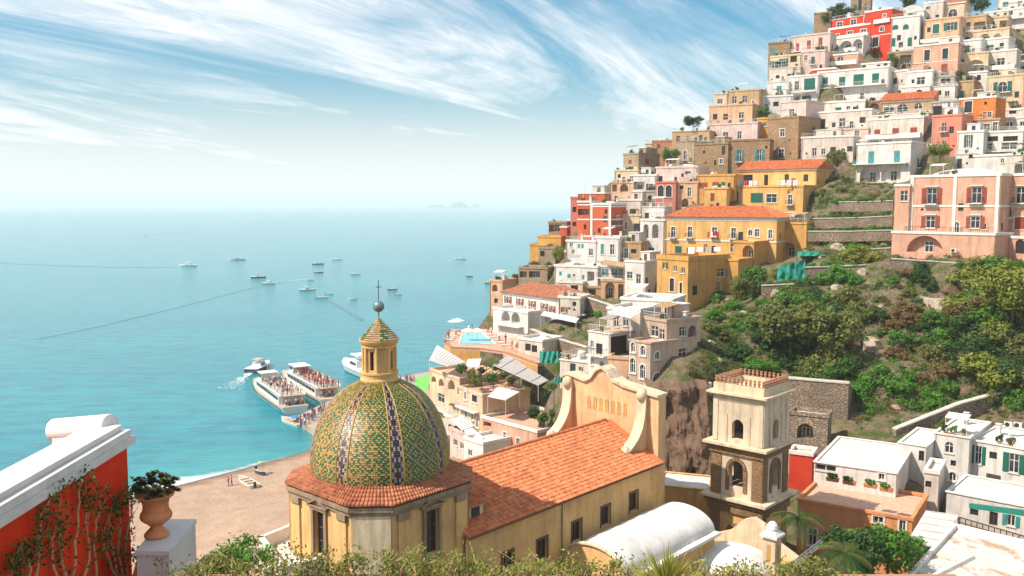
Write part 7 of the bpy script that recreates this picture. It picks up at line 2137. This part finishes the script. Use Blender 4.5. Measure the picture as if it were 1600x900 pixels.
def ferry(ax, ay, bx, by, lab, upper):
    a, b_ = G(ax, ay, 0), G(bx, by, 0); L = (b_ - a).length; B = 6.4
    o = thing('ferry', lab, 'ferry', (a + b_) / 2, 0, 'passenger ferries'); heading(o, a, b_)
    hull(L, B, 1.9, None, .6, 18).obj('hull', ['hull_white', 'deck_tan'], o)
    m = MB(); m.tube([(L * (f - .5), s * B / 2 * 1.06 * (1 - max(0, (f - .45) / .55) ** 2.2), 1.25 + .3 * f ** 3) for s in (1,) for f in [k / 12 for k in range(13)]], .12, 5); m.tube([(L * (f - .5), -B / 2 * 1.06 * (1 - max(0, (f - .45) / .55) ** 2.2), 1.25 + .3 * f ** 3) for f in [k / 12 for k in range(13)]], .12, 5); m.obj('fender_strake', 'iron', o)
    x0, x1 = -L * .40, L * .26
    m = MB(); m.hexa([(x0, -B * .46, 1.85), (x1, -B * .36, 1.95), (x1, B * .36, 1.95), (x0, B * .46, 1.85), (x0, -B * .45, 4.0), (x1 - 2.2, -B * .36, 4.0), (x1 - 2.2, B * .36, 4.0), (x0, B * .45, 4.0)]); m.obj('saloon', 'hull_white', o)
    for s in (-1, 1):
        n = 9
        for i in range(n):
            f0, f1 = (i + .08) / n, (i + .92) / n
            xa, xb = x0 + .6 + (x1 - x0 - 3.6) * f0, x0 + .6 + (x1 - x0 - 3.6) * f1
            ya, yb_ = B * (.465 - .10 * (xa - x0) / (x1 - x0)) + .02, B * (.465 - .10 * (xb - x0) / (x1 - x0)) + .02
            m = MB(); m.mesh([(xa, s * ya, 2.75), (xb, s * yb_, 2.75), (xb, s * yb_, 3.55), (xa, s * ya, 3.55)], [(0, 1, 2, 3)]); m.obj('window', 'glass_dark', o)
    m = MB(); m.box(x0 - 2.2, x1 - 2.0, -B * .47, B * .47, 4.0, 4.18); m.obj('upper_deck', 'deck_tan', o)
    m = MB()
    for s in (-1, 1):
        m.box(x0 - 2.2, x1 - 5, s * B * .47 - .05, s * B * .47 + .05, 4.18, 4.75)
        n = 14
        for i in range(n + 1):
            x = x0 - 2.2 + (x1 - 2.8 - x0) * i / n; m.bar((x, s * B * .47, 4.75), (x, s * B * .47, 5.2), .03)
        m.bar((x0 - 2.2, s * B * .47, 5.2), (x1 - 5, s * B * .47, 5.2), .04)
    for s in (-1, 1):
        for xx in (x0 - 2.1, x0 - .9): m.bar((xx, s * B * .44, 1.9), (xx, s * B * .44, 4.0), .06)
    m.bar((x0 - 2.2, -B * .47, 5.2), (x0 - 2.2, B * .47, 5.2), .04)
    m.obj('bulwark_rail', 'hull_white', o)
    wx = x1 - 5.2
    m = MB(); m.hexa([(wx - 1.6, -2.1, 4.18), (wx + 2.6, -1.9, 4.18), (wx + 2.6, 1.9, 4.18), (wx - 1.6, 2.1, 4.18), (wx - 1.6, -2.0, 6.2), (wx + 1.6, -1.8, 6.2), (wx + 1.6, 1.8, 6.2), (wx - 1.6, 2.0, 6.2)]); m.obj('wheelhouse', 'hull_white', o)
    m = MB(); m.box(wx - (4.4 if upper else 2.0), wx + 2.0, -2.3, 2.3, 6.2, 6.36); m.obj('wheelhouse_roof', 'hull_white', o)
    m = MB(); m.mesh([(wx + 2.42, -1.8, 5.0), (wx + 2.42, 1.8, 5.0), (wx + 1.85, 1.7, 5.95), (wx + 1.85, -1.7, 5.95)], [(0, 1, 2, 3)])
    for s in (-1, 1): m.mesh([(wx - 1.2, s * 2.1, 5.0), (wx + 1.9, s * 2.0, 5.0), (wx + 1.4, s * 1.92, 5.9), (wx - 1.2, s * 2.06, 5.9)], [(0, 1, 2, 3)])
    m.obj('wheelhouse_glass', 'glass_dark', o)
    m = MB(); m.tube([(wx, 0, 6.3), (wx, 0, 9.0)], .06, 6); m.bar((wx, -.7, 7.8), (wx, .7, 7.8), .04); m.obj('radar_mast', 'whitemetal', o)
    return o, L, x0, wx, B
fa = ferry(462, 647, 397, 603, 'white ferry moored at the pier, nearer of the two', False)
fb = ferry(520, 634, 441, 590, 'white ferry with crowded open top deck, farther of the two', True)
# ---- people
def person_mesh(shirt, trouser, seed, sit=False):
    m = MB(); rr = random.Random(seed)
    sw = rr.uniform(.02, .14)
    for s in (-1, 1):
        m.tube([(s * .1 + sw * s * .3, s * sw, .03), (s * .1, s * sw * .5, .48), (s * .085, 0, .92)], [.055, .065, .09], 6, 1)
        m.box(s * .1 - .05 + sw * s * .3, s * .1 + .05 + sw * s * .3, s * sw - .17, s * sw + .08, 0, .06, 1)
    m.lathe([(.10, .84), (.165, .95), (.15, 1.1), (.19, 1.3), (.19, 1.40), (.08, 1.48), (.055, 1.55)], 10, (0, 0), 0, sx=1.0, sy=.68)
    for s in (-1, 1):
        e = rr.uniform(-.15, .25)
        m.tube([(s * .19, 0, 1.4), (s * .25, -e * .3, 1.15)], [.06, .05], 6, 0); m.tube([(s * .25, -e * .3, 1.15), (s * .22, -e - .08, .92), (s * .21, -e - .1, .84)], [.045, .036, .04], 6, 2)
    m.lathe([(.05, 1.5), (.075, 1.56), (.095, 1.64), (.09, 1.70), (.06, 1.745), (.01, 1.76)], 10, (0, -.01), 2)
    m.lathe([(.1, 1.66), (.1, 1.72), (.07, 1.775), (.01, 1.79)], 10, (0, .012), 3)
    return m.data('person', [shirt, trouser, 'skin', rr.choice(['cloth_dark', 'brown'])])
PM = [person_mesh(s, t_, i) for i, (s, t_) in enumerate([('cloth_red', 'cloth_dark'), ('cloth_white', 'cloth_blue'), ('cloth_dark', 'cloth_blue'), ('cloth_blue', 'cloth_tan'), ('cloth_tan', 'cloth_dark'), ('cloth_white', 'cloth_dark'), ('cloth_red', 'cloth_blue')])]
PN = ['red top, dark trousers', 'white top, blue trousers', 'dark top, blue trousers', 'blue top, tan trousers', 'tan top, dark trousers', 'white top, dark trousers', 'red top, blue trousers']
def person(p, where, group, k=None):
    k = rl.randrange(7) if k is None else k
    o = link('person', PM[k], None); o.location = p; o.rotation_euler.z = rl.uniform(0, 6.28)
    s = rl.uniform(.94, 1.05); o.scale = (s, s, s)
    tag(o, 'person in %s, %s' % (PN[k], where), 'person', '%s, %s' % (group, PN[k]))
def on_ferry(f, n, seed, reds):
    o, L, x0, wx, B = f
    M_ = T(o.location) @ RZ(o.rotation_euler.z)
    rr = random.Random(seed); pts = []
    while len(pts) < n:
        x, y = rr.uniform(x0 - 1.8, wx - 2.0), rr.uniform(-B * .42, B * .42)
        if all((x - a) ** 2 + (y - b_) ** 2 > .36 for a, b_ in pts): pts.append((x, y))
    for x, y in pts: person(M_ @ Vector((x, y, 4.18)), '%s ferry top deck' % ('nearer' if seed == 1 else 'farther'), 'passengers on the %s ferry' % ('nearer' if seed == 1 else 'farther'), rr.choice(reds))
    for _ in range(8): person(M_ @ Vector((rr.uniform(-L * .47, x0 - .4), rr.uniform(-B * .35, B * .35), 1.9)), '%s ferry stern deck' % ('nearer' if seed == 1 else 'farther'), 'passengers at the stern of the %s ferry' % ('nearer' if seed == 1 else 'farther'))
on_ferry(fa, 46, 1, [1, 2, 3, 4, 5, 0]); on_ferry(fb, 70, 2, [0, 6, 0, 2, 4, 5, 0, 6])
for i in range(34):
    px = rl.uniform(466, 508); py = 668 - (px - 466) * .55 + rl.uniform(-8, 2)
    person(G(px, py, 1.3), 'pier beside the ferries', 'people on the pier')
for i in range(16): person(G(rl.uniform(624, 648), rl.uniform(592, 598), 1.3), 'quay left of the green carpet', 'people on the quay')
for i, (x, y) in enumerate([(205, 320), (250, 300), (330, 275), (350, 270), (450, 280), (470, 290), (520, 330), (560, 345), (600, 380), (650, 410)]): person(G(*R5p(x, y), pz), 'on the pool terrace', 'people on the pool terrace')
# ---- things on the beach
def beach(px, py): p = G(px, py, 1.0); return Vector((p.x, p.y, max(.15, tz(p.x, p.y))))
a, b_ = beach(374, 750), beach(398, 764)
o = small_boat('o', (b_ - a).length); o.location = (a + b_) / 2 + Vector((0, 0, .25)); heading(o, b_, a); tag(o, 'white rowing boat pulled up on the beach', 'boat')
a, b_ = beach(400, 734), beach(415, 740)
o = small_boat('b', (b_ - a).length * .9); o.location = (a + b_) / 2 + Vector((0, 0, .2)); heading(o, a, b_); tag(o, 'small dark boat at the waterline beyond the rowing boat', 'boat')
for i, (px, py) in enumerate([(357, 757), (362, 756)]): person(beach(px, py), 'on the beach left of the rowing boat', 'people on the beach')

# ================================================================== foreground terrace
plaster('redwall', (.80, .05, .014), .6, dirt=(.22, .02, .01))
plaster('fwhite', (.70, .665, .64), .3)
e0 = P(198, 694, 12.0)
o = thing('red_wall', 'bright red garden wall with white coping and climbing stems', 'wall', (e0.x, 12.0, 43))
wz = e0.z
m = MB(); m.box(e0.x - .5, e0.x, 2.5, 12.0, 41, wz); wchild(m, 'wall', 'redwall', o)
m = MB(); m.box(e0.x - .56, e0.x + .09, 2.5, 12.08, wz + .002, wz + .10); m.box(e0.x - .53, e0.x + .045, 2.5, 12.04, wz + .102, wz + .2); m.box(e0.x - .5, e0.x - .06, 2.5, 12.0, wz + .202, wz + .27)
wchild(m, 'coping', 'fwhite', o)
# round topped flue behind the coping
fl = thing('chimney_flue', 'white masonry flue with rolled cylindrical cap behind the red wall', 'chimney', P(110, 720, 12.4))
a, b_ = P(84, 673, 12.35), P(173, 666, 12.0)
m = MB(); d = (b_ - a).normalized(); m.tube([a, a + d * .03, b_ - d * .02, b_], [.135, .168, .168, .160], 28); wchild(m, 'rolled_cap', 'fwhite', fl, False)
m = MB(); c0, c1 = a.lerp(b_, .12), a.lerp(b_, .78); nn = Vector((-d.y, d.x, 0)).normalized() * .15
m.hexa([c0 - nn - Vector((.05, 0, 1.2)), c1 - nn - Vector((0, 0, 1.2)), c1 + nn - Vector((0, 0, 1.2)), c0 + nn - Vector((.05, 0, 1.2)), c0 - nn - Vector((0, 0, .08)), c1 - nn - Vector((0, 0, .08)), c1 + nn - Vector((0, 0, .08)), c0 + nn - Vector((0, 0, .08))]); wchild(m, 'flue_base', 'fwhite', fl)
# climbing stems
def leafquad(m, q, s, rr, mi=0):
    nn = Vector((rr.uniform(-1, 1), rr.uniform(-1.2, .4), rr.uniform(-.2, 1))).normalized()
    u = nn.orthogonal().normalized(); an = rr.uniform(0, 6.28); v = nn.cross(u); u, v = u * math.cos(an) + v * math.sin(an), v * math.cos(an) - u * math.sin(an)
    m.face([q - u * s, q - u * s * .2 - v * s * .45, q + u * s, q - u * s * .2 + v * s * .45], mi)
plain('vinestem', (.52, .33, .19), .9, var=.3, scale=20)
rs = random.Random(21)
ZV = e0.z
def onwall(px, py):
    d = ray(px, py); return CAM + d * ((e0.x + .03 - CAM.x) / d.x)
VINES = [((10, 900), (14, 872)), ((42, 900), (40, 855)), ((54, 900), (60, 820), (58, 800)), ((82, 900), (77, 850), (82, 825)), ((96, 900), (90, 850), (88, 785), (84, 770)), ((110, 900), (116, 830), (118, 770), (120, 745)),
         ((128, 900), (137, 850), (128, 820), (131, 780)), ((146, 900), (142, 850), (146, 815), (152, 780)), ((176, 900), (158, 855), (158, 830)), ((180, 900), (170, 850), (166, 820), (172, 790)),
         ((186, 900), (181, 845), (184, 800), (192, 775)), ((193, 900), (194, 840), (202, 790), (200, 770))]
for i, pth in enumerate(VINES):
    v = thing('climbing_plant', 'bare stemmed climber on the red wall, number %s from the left' % ['one', 'two', 'three', 'four', 'five', 'six', 'seven', 'eight', 'nine', 'ten', 'eleven', 'twelve'][i], 'climber', onwall(pth[0][0], 905), 0, 'climbers on the red wall')
    m = MB(); pts = []
    for (xa, ya), (xb, yb_) in zip(pth, pth[1:]):
        for k in range(4): pts.append(onwall(xa + (xb - xa) * k / 4 + rs.uniform(-1, 1), ya + (yb_ - ya) * k / 4))
    pts.append(onwall(*pth[-1])); pts = [p + Vector((.02 + rs.uniform(0, .03), 0, 0)) for p in pts]
    pts.insert(0, pts[0] - Vector((0, 0, .5)))
    m.tube(pts, [.016 - .009 * k / len(pts) for k in range(len(pts))], 6)
    tip = pts[-1]
    for k in range(4):
        q = rs.choice(pts[len(pts) // 2:]); m.tube([q, q + Vector((.05, rs.uniform(-.2, .2), rs.uniform(.05, .25)))], .004, 4)
    wchild(m, 'stem', 'vinestem', v)
    m = MB()
    for c in [tip] + rs.sample(pts[2:], min(3, len(pts) - 2)):
        n = 60 if c is tip else 20
        for _ in range(n):
            q = c + Vector((abs(rs.gauss(.04, .05)), rs.gauss(0, .11), rs.gauss(0, .085))); leafquad(m, q, rs.uniform(.018, .04), rs, 0 if rs.random() < .6 else 1)
    wchild(m, 'leaves', ['leaf_dark', 'leaf_olive'], v)
# plinth, urn, succulent
pb = 45.6
A_, B_, C_, D_ = G(213, 860, pb), G(264, 860, pb), G(305, 812, pb), G(255, 812, pb)
pl = thing('plinth', 'white plastered plinth carrying the terracotta urn', 'plinth', (B_.x, B_.y, 43))
m = MB(); m.prism([(p.x, p.y) for p in (A_, B_, C_, D_)], 41, pb - .06); wchild(m, 'block', 'fwhite', pl)
cx_, cy_ = sum(p.x for p in (A_, B_, C_, D_)) / 4, sum(p.y for p in (A_, B_, C_, D_)) / 4
m = MB(); m.prism([(cx_ + (p.x - cx_) * 1.05, cy_ + (p.y - cy_) * 1.05) for p in (A_, B_, C_, D_)], pb - .058, pb); wchild(m, 'cap', 'fwhite', pl)
up_ = G(245, 838, pb)
urn = thing('urn', 'fluted terracotta urn on the white plinth', 'urn', up_)
k = 11.6 / 1400
pr = [(17.5, 0), (19, 1), (19, 5), (16.5, 8), (14, 10.5), (8, 17), (8.5, 19), (12, 20), (12, 22)]
m = MB(); m.lathe([(.01, 0)] + [(r * k, z * k) for r, z in pr], 40); m.obj('foot', 'terracotta', urn, smooth=True)
m = MB(); NF = 28
rows = []
for r, z in ((11, 22), (17, 25), (22.5, 30), (24, 35), (22.5, 40), (20, 43.5)):
    row = []
    for i in range(NF * 4):
        a = 2 * math.pi * i / (NF * 4); rr_ = (r + (.9 * abs(math.cos(a * NF / 2)) if 23 < z < 42 else 0)) * k
        row.append((rr_ * math.cos(a), rr_ * math.sin(a), z * k))
    rows.append(row)
nf = NF * 4
m.mesh([p for r in rows for p in r], [(j * nf + i, j * nf + (i + 1) % nf, (j + 1) * nf + (i + 1) % nf, (j + 1) * nf + i) for j in range(len(rows) - 1) for i in range(nf)])
m.obj('fluted_bowl', 'terracotta', urn, smooth=True)
m = MB(); m.lathe([(r * k, z * k) for r, z in ((20, 43.5), (20.8, 44.5), (20, 46), (19.6, 52), (20.6, 58), (22.5, 63), (26, 66), (28.5, 67), (29.5, 69), (29, 71), (26, 71), (24, 68), (.5, 67))], 48); m.obj('neck_rim', 'terracotta', urn, smooth=True)
sc_ = thing('succulent', 'dark rosette succulent growing in the urn', 'plant', up_ + Vector((0, 0, 67 * k)))
m = MB()
plain('succ', (.08, .14, .04), .5, var=.5, scale=12); plain('succ_tip', (.12, .05, .04), .5, var=.4, scale=12)
for _ in range(95):
    a = rs.uniform(0, 6.28); r = rs.uniform(0, .085) ** .5 ; zc_ = .27 - r * .5 + rs.uniform(-.12, .05)
    c = Vector((r * math.cos(a), r * math.sin(a), zc_))
    for j in range(12):
        b2 = j * 2.4; el = .2 + j * .09; d = Vector((math.cos(b2) * math.cos(el), math.sin(b2) * math.cos(el), math.sin(el))); s = .062
        sd2 = Vector((-math.sin(b2), math.cos(b2), 0)) * .02
        m.face([c, c + d * s * .6 + sd2, c + d * s, c + d * s * .6 - sd2], 0 if rs.random() < .6 else 1)
m.obj('rosettes', ['succ', 'succ_tip'], sc_)
m = MB()
for _ in range(14): a = rs.uniform(0, 6.28); m.tube([(0, 0, -.02), (.1 * math.cos(a), .1 * math.sin(a), .1), (.22 * math.cos(a), .22 * math.sin(a), .16)], .01, 5)
m.obj('stems', 'bark', sc_)
m = MB()
tr_ = thing('trailing_plant', 'thin green trailing plant hanging from the urn rim', 'plant', up_ + Vector((-.2, -.05, 67 * k)))
pts = [Vector((-.02, 0, .02)), Vector((-.08, 0, .0)), Vector((-.12, 0, -.18)), Vector((-.07, -.03, -.36))]
m.tube(pts, .005, 4); m.obj('stem', 'vinestem', tr_); m = MB()
for _ in range(90):
    q = Vector((-.05, 0, .05)) + Vector((rs.gauss(-.03, .05), rs.gauss(0, .05), rs.gauss(.02, .09))); leafquad(m, q, rs.uniform(.012, .026), rs)
m.obj('leaves', 'leaf_green', tr_)
# planter box at the foot of the plinth
q = [G(205, 905, 45.15), G(214, 873, 45.15), G(262, 862, 45.15), G(245, 905, 45.15)]
pbx = thing('planter', 'terracotta planter with green plants below the urn', 'planter', q[0] - Vector((0, 0, .4)))
m = MB(); slabq(m, q, .4); wchild(m, 'trough', 'terracotta', pbx)
m = MB(); ctr = (q[1] + q[2]) / 2
for _ in range(520):
    c = ctr + Vector((rs.gauss(0, .11), rs.gauss(-.12, .08), abs(rs.gauss(0, .06)))); leafquad(m, c, rs.uniform(.015, .035), rs, rs.randrange(2))
wchild(m, 'foliage', ['leaf_green', 'leaf_dark'], pbx)
# parapet rail with leafy vines along the bottom of the view
rz_ = 45.50
m = MB(); m.box(-4.1, 5.4, 10.25, 10.55, 42, rz_)
tag(m.obj('terrace_edge', 'brownpink'), kind='structure')
plain('leafpale', (.42, .36, .16), .6, var=.3, scale=30)
leafmat('vineleaf', (.24, .30, .045), (.48, .46, .11), .35)
leafmat('vineleaf2', (.11, .18, .025), (.24, .29, .05), .35)
VX = [(300, 30, .7), (340, 40, .6), (415, 52, 1.0), (480, 62, 1.2), (545, 66, 1.25), (610, 60, 1.2), (670, 58, 1.0), (730, 56, 1.1), (790, 48, 1.0), (850, 42, .9), (905, 46, .9), (955, 40, .8), (1130, 34, .8), (1180, 30, .7), (1235, 34, .9), (1285, 34, .9)]
ORD = ['first', 'second', 'third', 'fourth', 'fifth', 'sixth', 'seventh', 'eighth', 'ninth', 'tenth', 'eleventh', 'twelfth', 'thirteenth', 'fourteenth', 'fifteenth', 'sixteenth']
for i, (px, hp, dens) in enumerate(VX):
    base_ = P(px, 903, 10.4)
    v = thing('vine', 'leafy vine tangle on the terrace edge, %s from the left' % ORD[i], 'vine', Vector((base_.x, 10.4, rz_)), 0, 'vines along the terrace edge')
    m = MB(); lm = MB(); rr = random.Random(100 + i)
    for _ in range(int(13 * dens)):
        x = rr.gauss(0, .16); h = hp * 10.4 / 1400 * rr.uniform(.32, .9) + .02 ; y = rr.uniform(-.12, .12)
        pts = [Vector((base_.x + x, 10.4 + y, rz_ - .03)), Vector((base_.x + x + rr.gauss(0, .08), 10.4 + y + rr.gauss(0, .05), rz_ + h * .5)), Vector((base_.x + x + rr.gauss(0, .15), 10.4 + y + rr.gauss(0, .08), rz_ + h))]
        m.tube(pts, [.007, .005, .003], 5)
        for _ in range(int(34)):
            f = rr.random() ** .8
            c = pts[0].lerp(pts[1], f * 2) if f < .5 else pts[1].lerp(pts[2], f * 2 - 1)
            leafquad(lm, c + Vector((rr.gauss(0, .045), rr.gauss(0, .05), rr.gauss(0, .035))), rr.uniform(.016, .036), rr, rr.choice((0, 0, 0, 1, 2)))
    wchild(m, 'stems', 'vinestem', v)['kind'] = 'stuff'; wchild(lm, 'leaves', ['vineleaf', 'vineleaf2', 'leaf_olive'], v)
# yucca
yc = P(1042, 925, 9.6)
yu = thing('yucca', 'spiky fan of long yellow green leaves at the bottom edge', 'plant', yc)
leafmat('spike', (.28, .30, .05), (.48, .40, .10), .3)
m = MB()
for _ in range(170):
    a = rs.uniform(0, 6.28); el = rs.uniform(.25, 1.5); L = rs.uniform(.38, .62)
    d = Vector((math.cos(a) * math.cos(el), math.sin(a) * math.cos(el), math.sin(el))); sd2 = d.cross(Vector((rs.uniform(-1, 1), rs.uniform(-1, 1), rs.uniform(-1, 1)))).normalized() * .009
    mid_ = yc + d * L * .55 + Vector((0, 0, .0)); tip = yc + d * L - Vector((0, 0, .05 * math.cos(el)))
    m.face([yc - sd2, yc + sd2, mid_ + sd2, mid_ - sd2]); m.face([mid_ - sd2, mid_ + sd2, tip])
wchild(m, 'leaves', 'spike', yu)
m = MB(); m.tube([yc - Vector((0, 0, .5)), yc + Vector((0, 0, .05))], .07, 8); wchild(m, 'stem', 'bark', yu)
# shrubs lower left, behind the terrace
bush(P(385, 900, 38), 1.5, 'leaf_bright', 'bright green shrub left of the church sacristy', None, 1.0, leaf='f')
bush(P(350, 905, 36), 1.1, 'leaf_olive', 'olive shrub between plinth and bright green shrub', None, 1.0, leaf='f')
bush(P(14, 765, 12.6), .16, 'leaf_olive', 'small weed poking above the coping at left edge')
bush(P(40, 748, 12.9), .10, 'leaf_yellow', 'tiny yellow weed behind the coping')

# ================================================================== every look-alike gets its own place in its label
def first_px(o):
    for q in [o] + list(o.children_recursive):
        pass
    return proj(Vector(o.location))[0] if o.location.y > 1 else 0
by = {}
for o in COL.objects:
    if o.parent is None and o.get('label') and o.get('kind') is None: by.setdefault(o['label'], []).append(o)
for lab, os_ in by.items():
    if len(os_) < 2: continue
    for i, o in enumerate(sorted(os_, key=first_px)):
        nl_ = lab + (', %s from left' % ordinal(i + 1) if len(os_) > 2 else (', left one' if i == 0 else ', right one'))
        if len(nl_.split()) <= 16: o['label'] = nl_
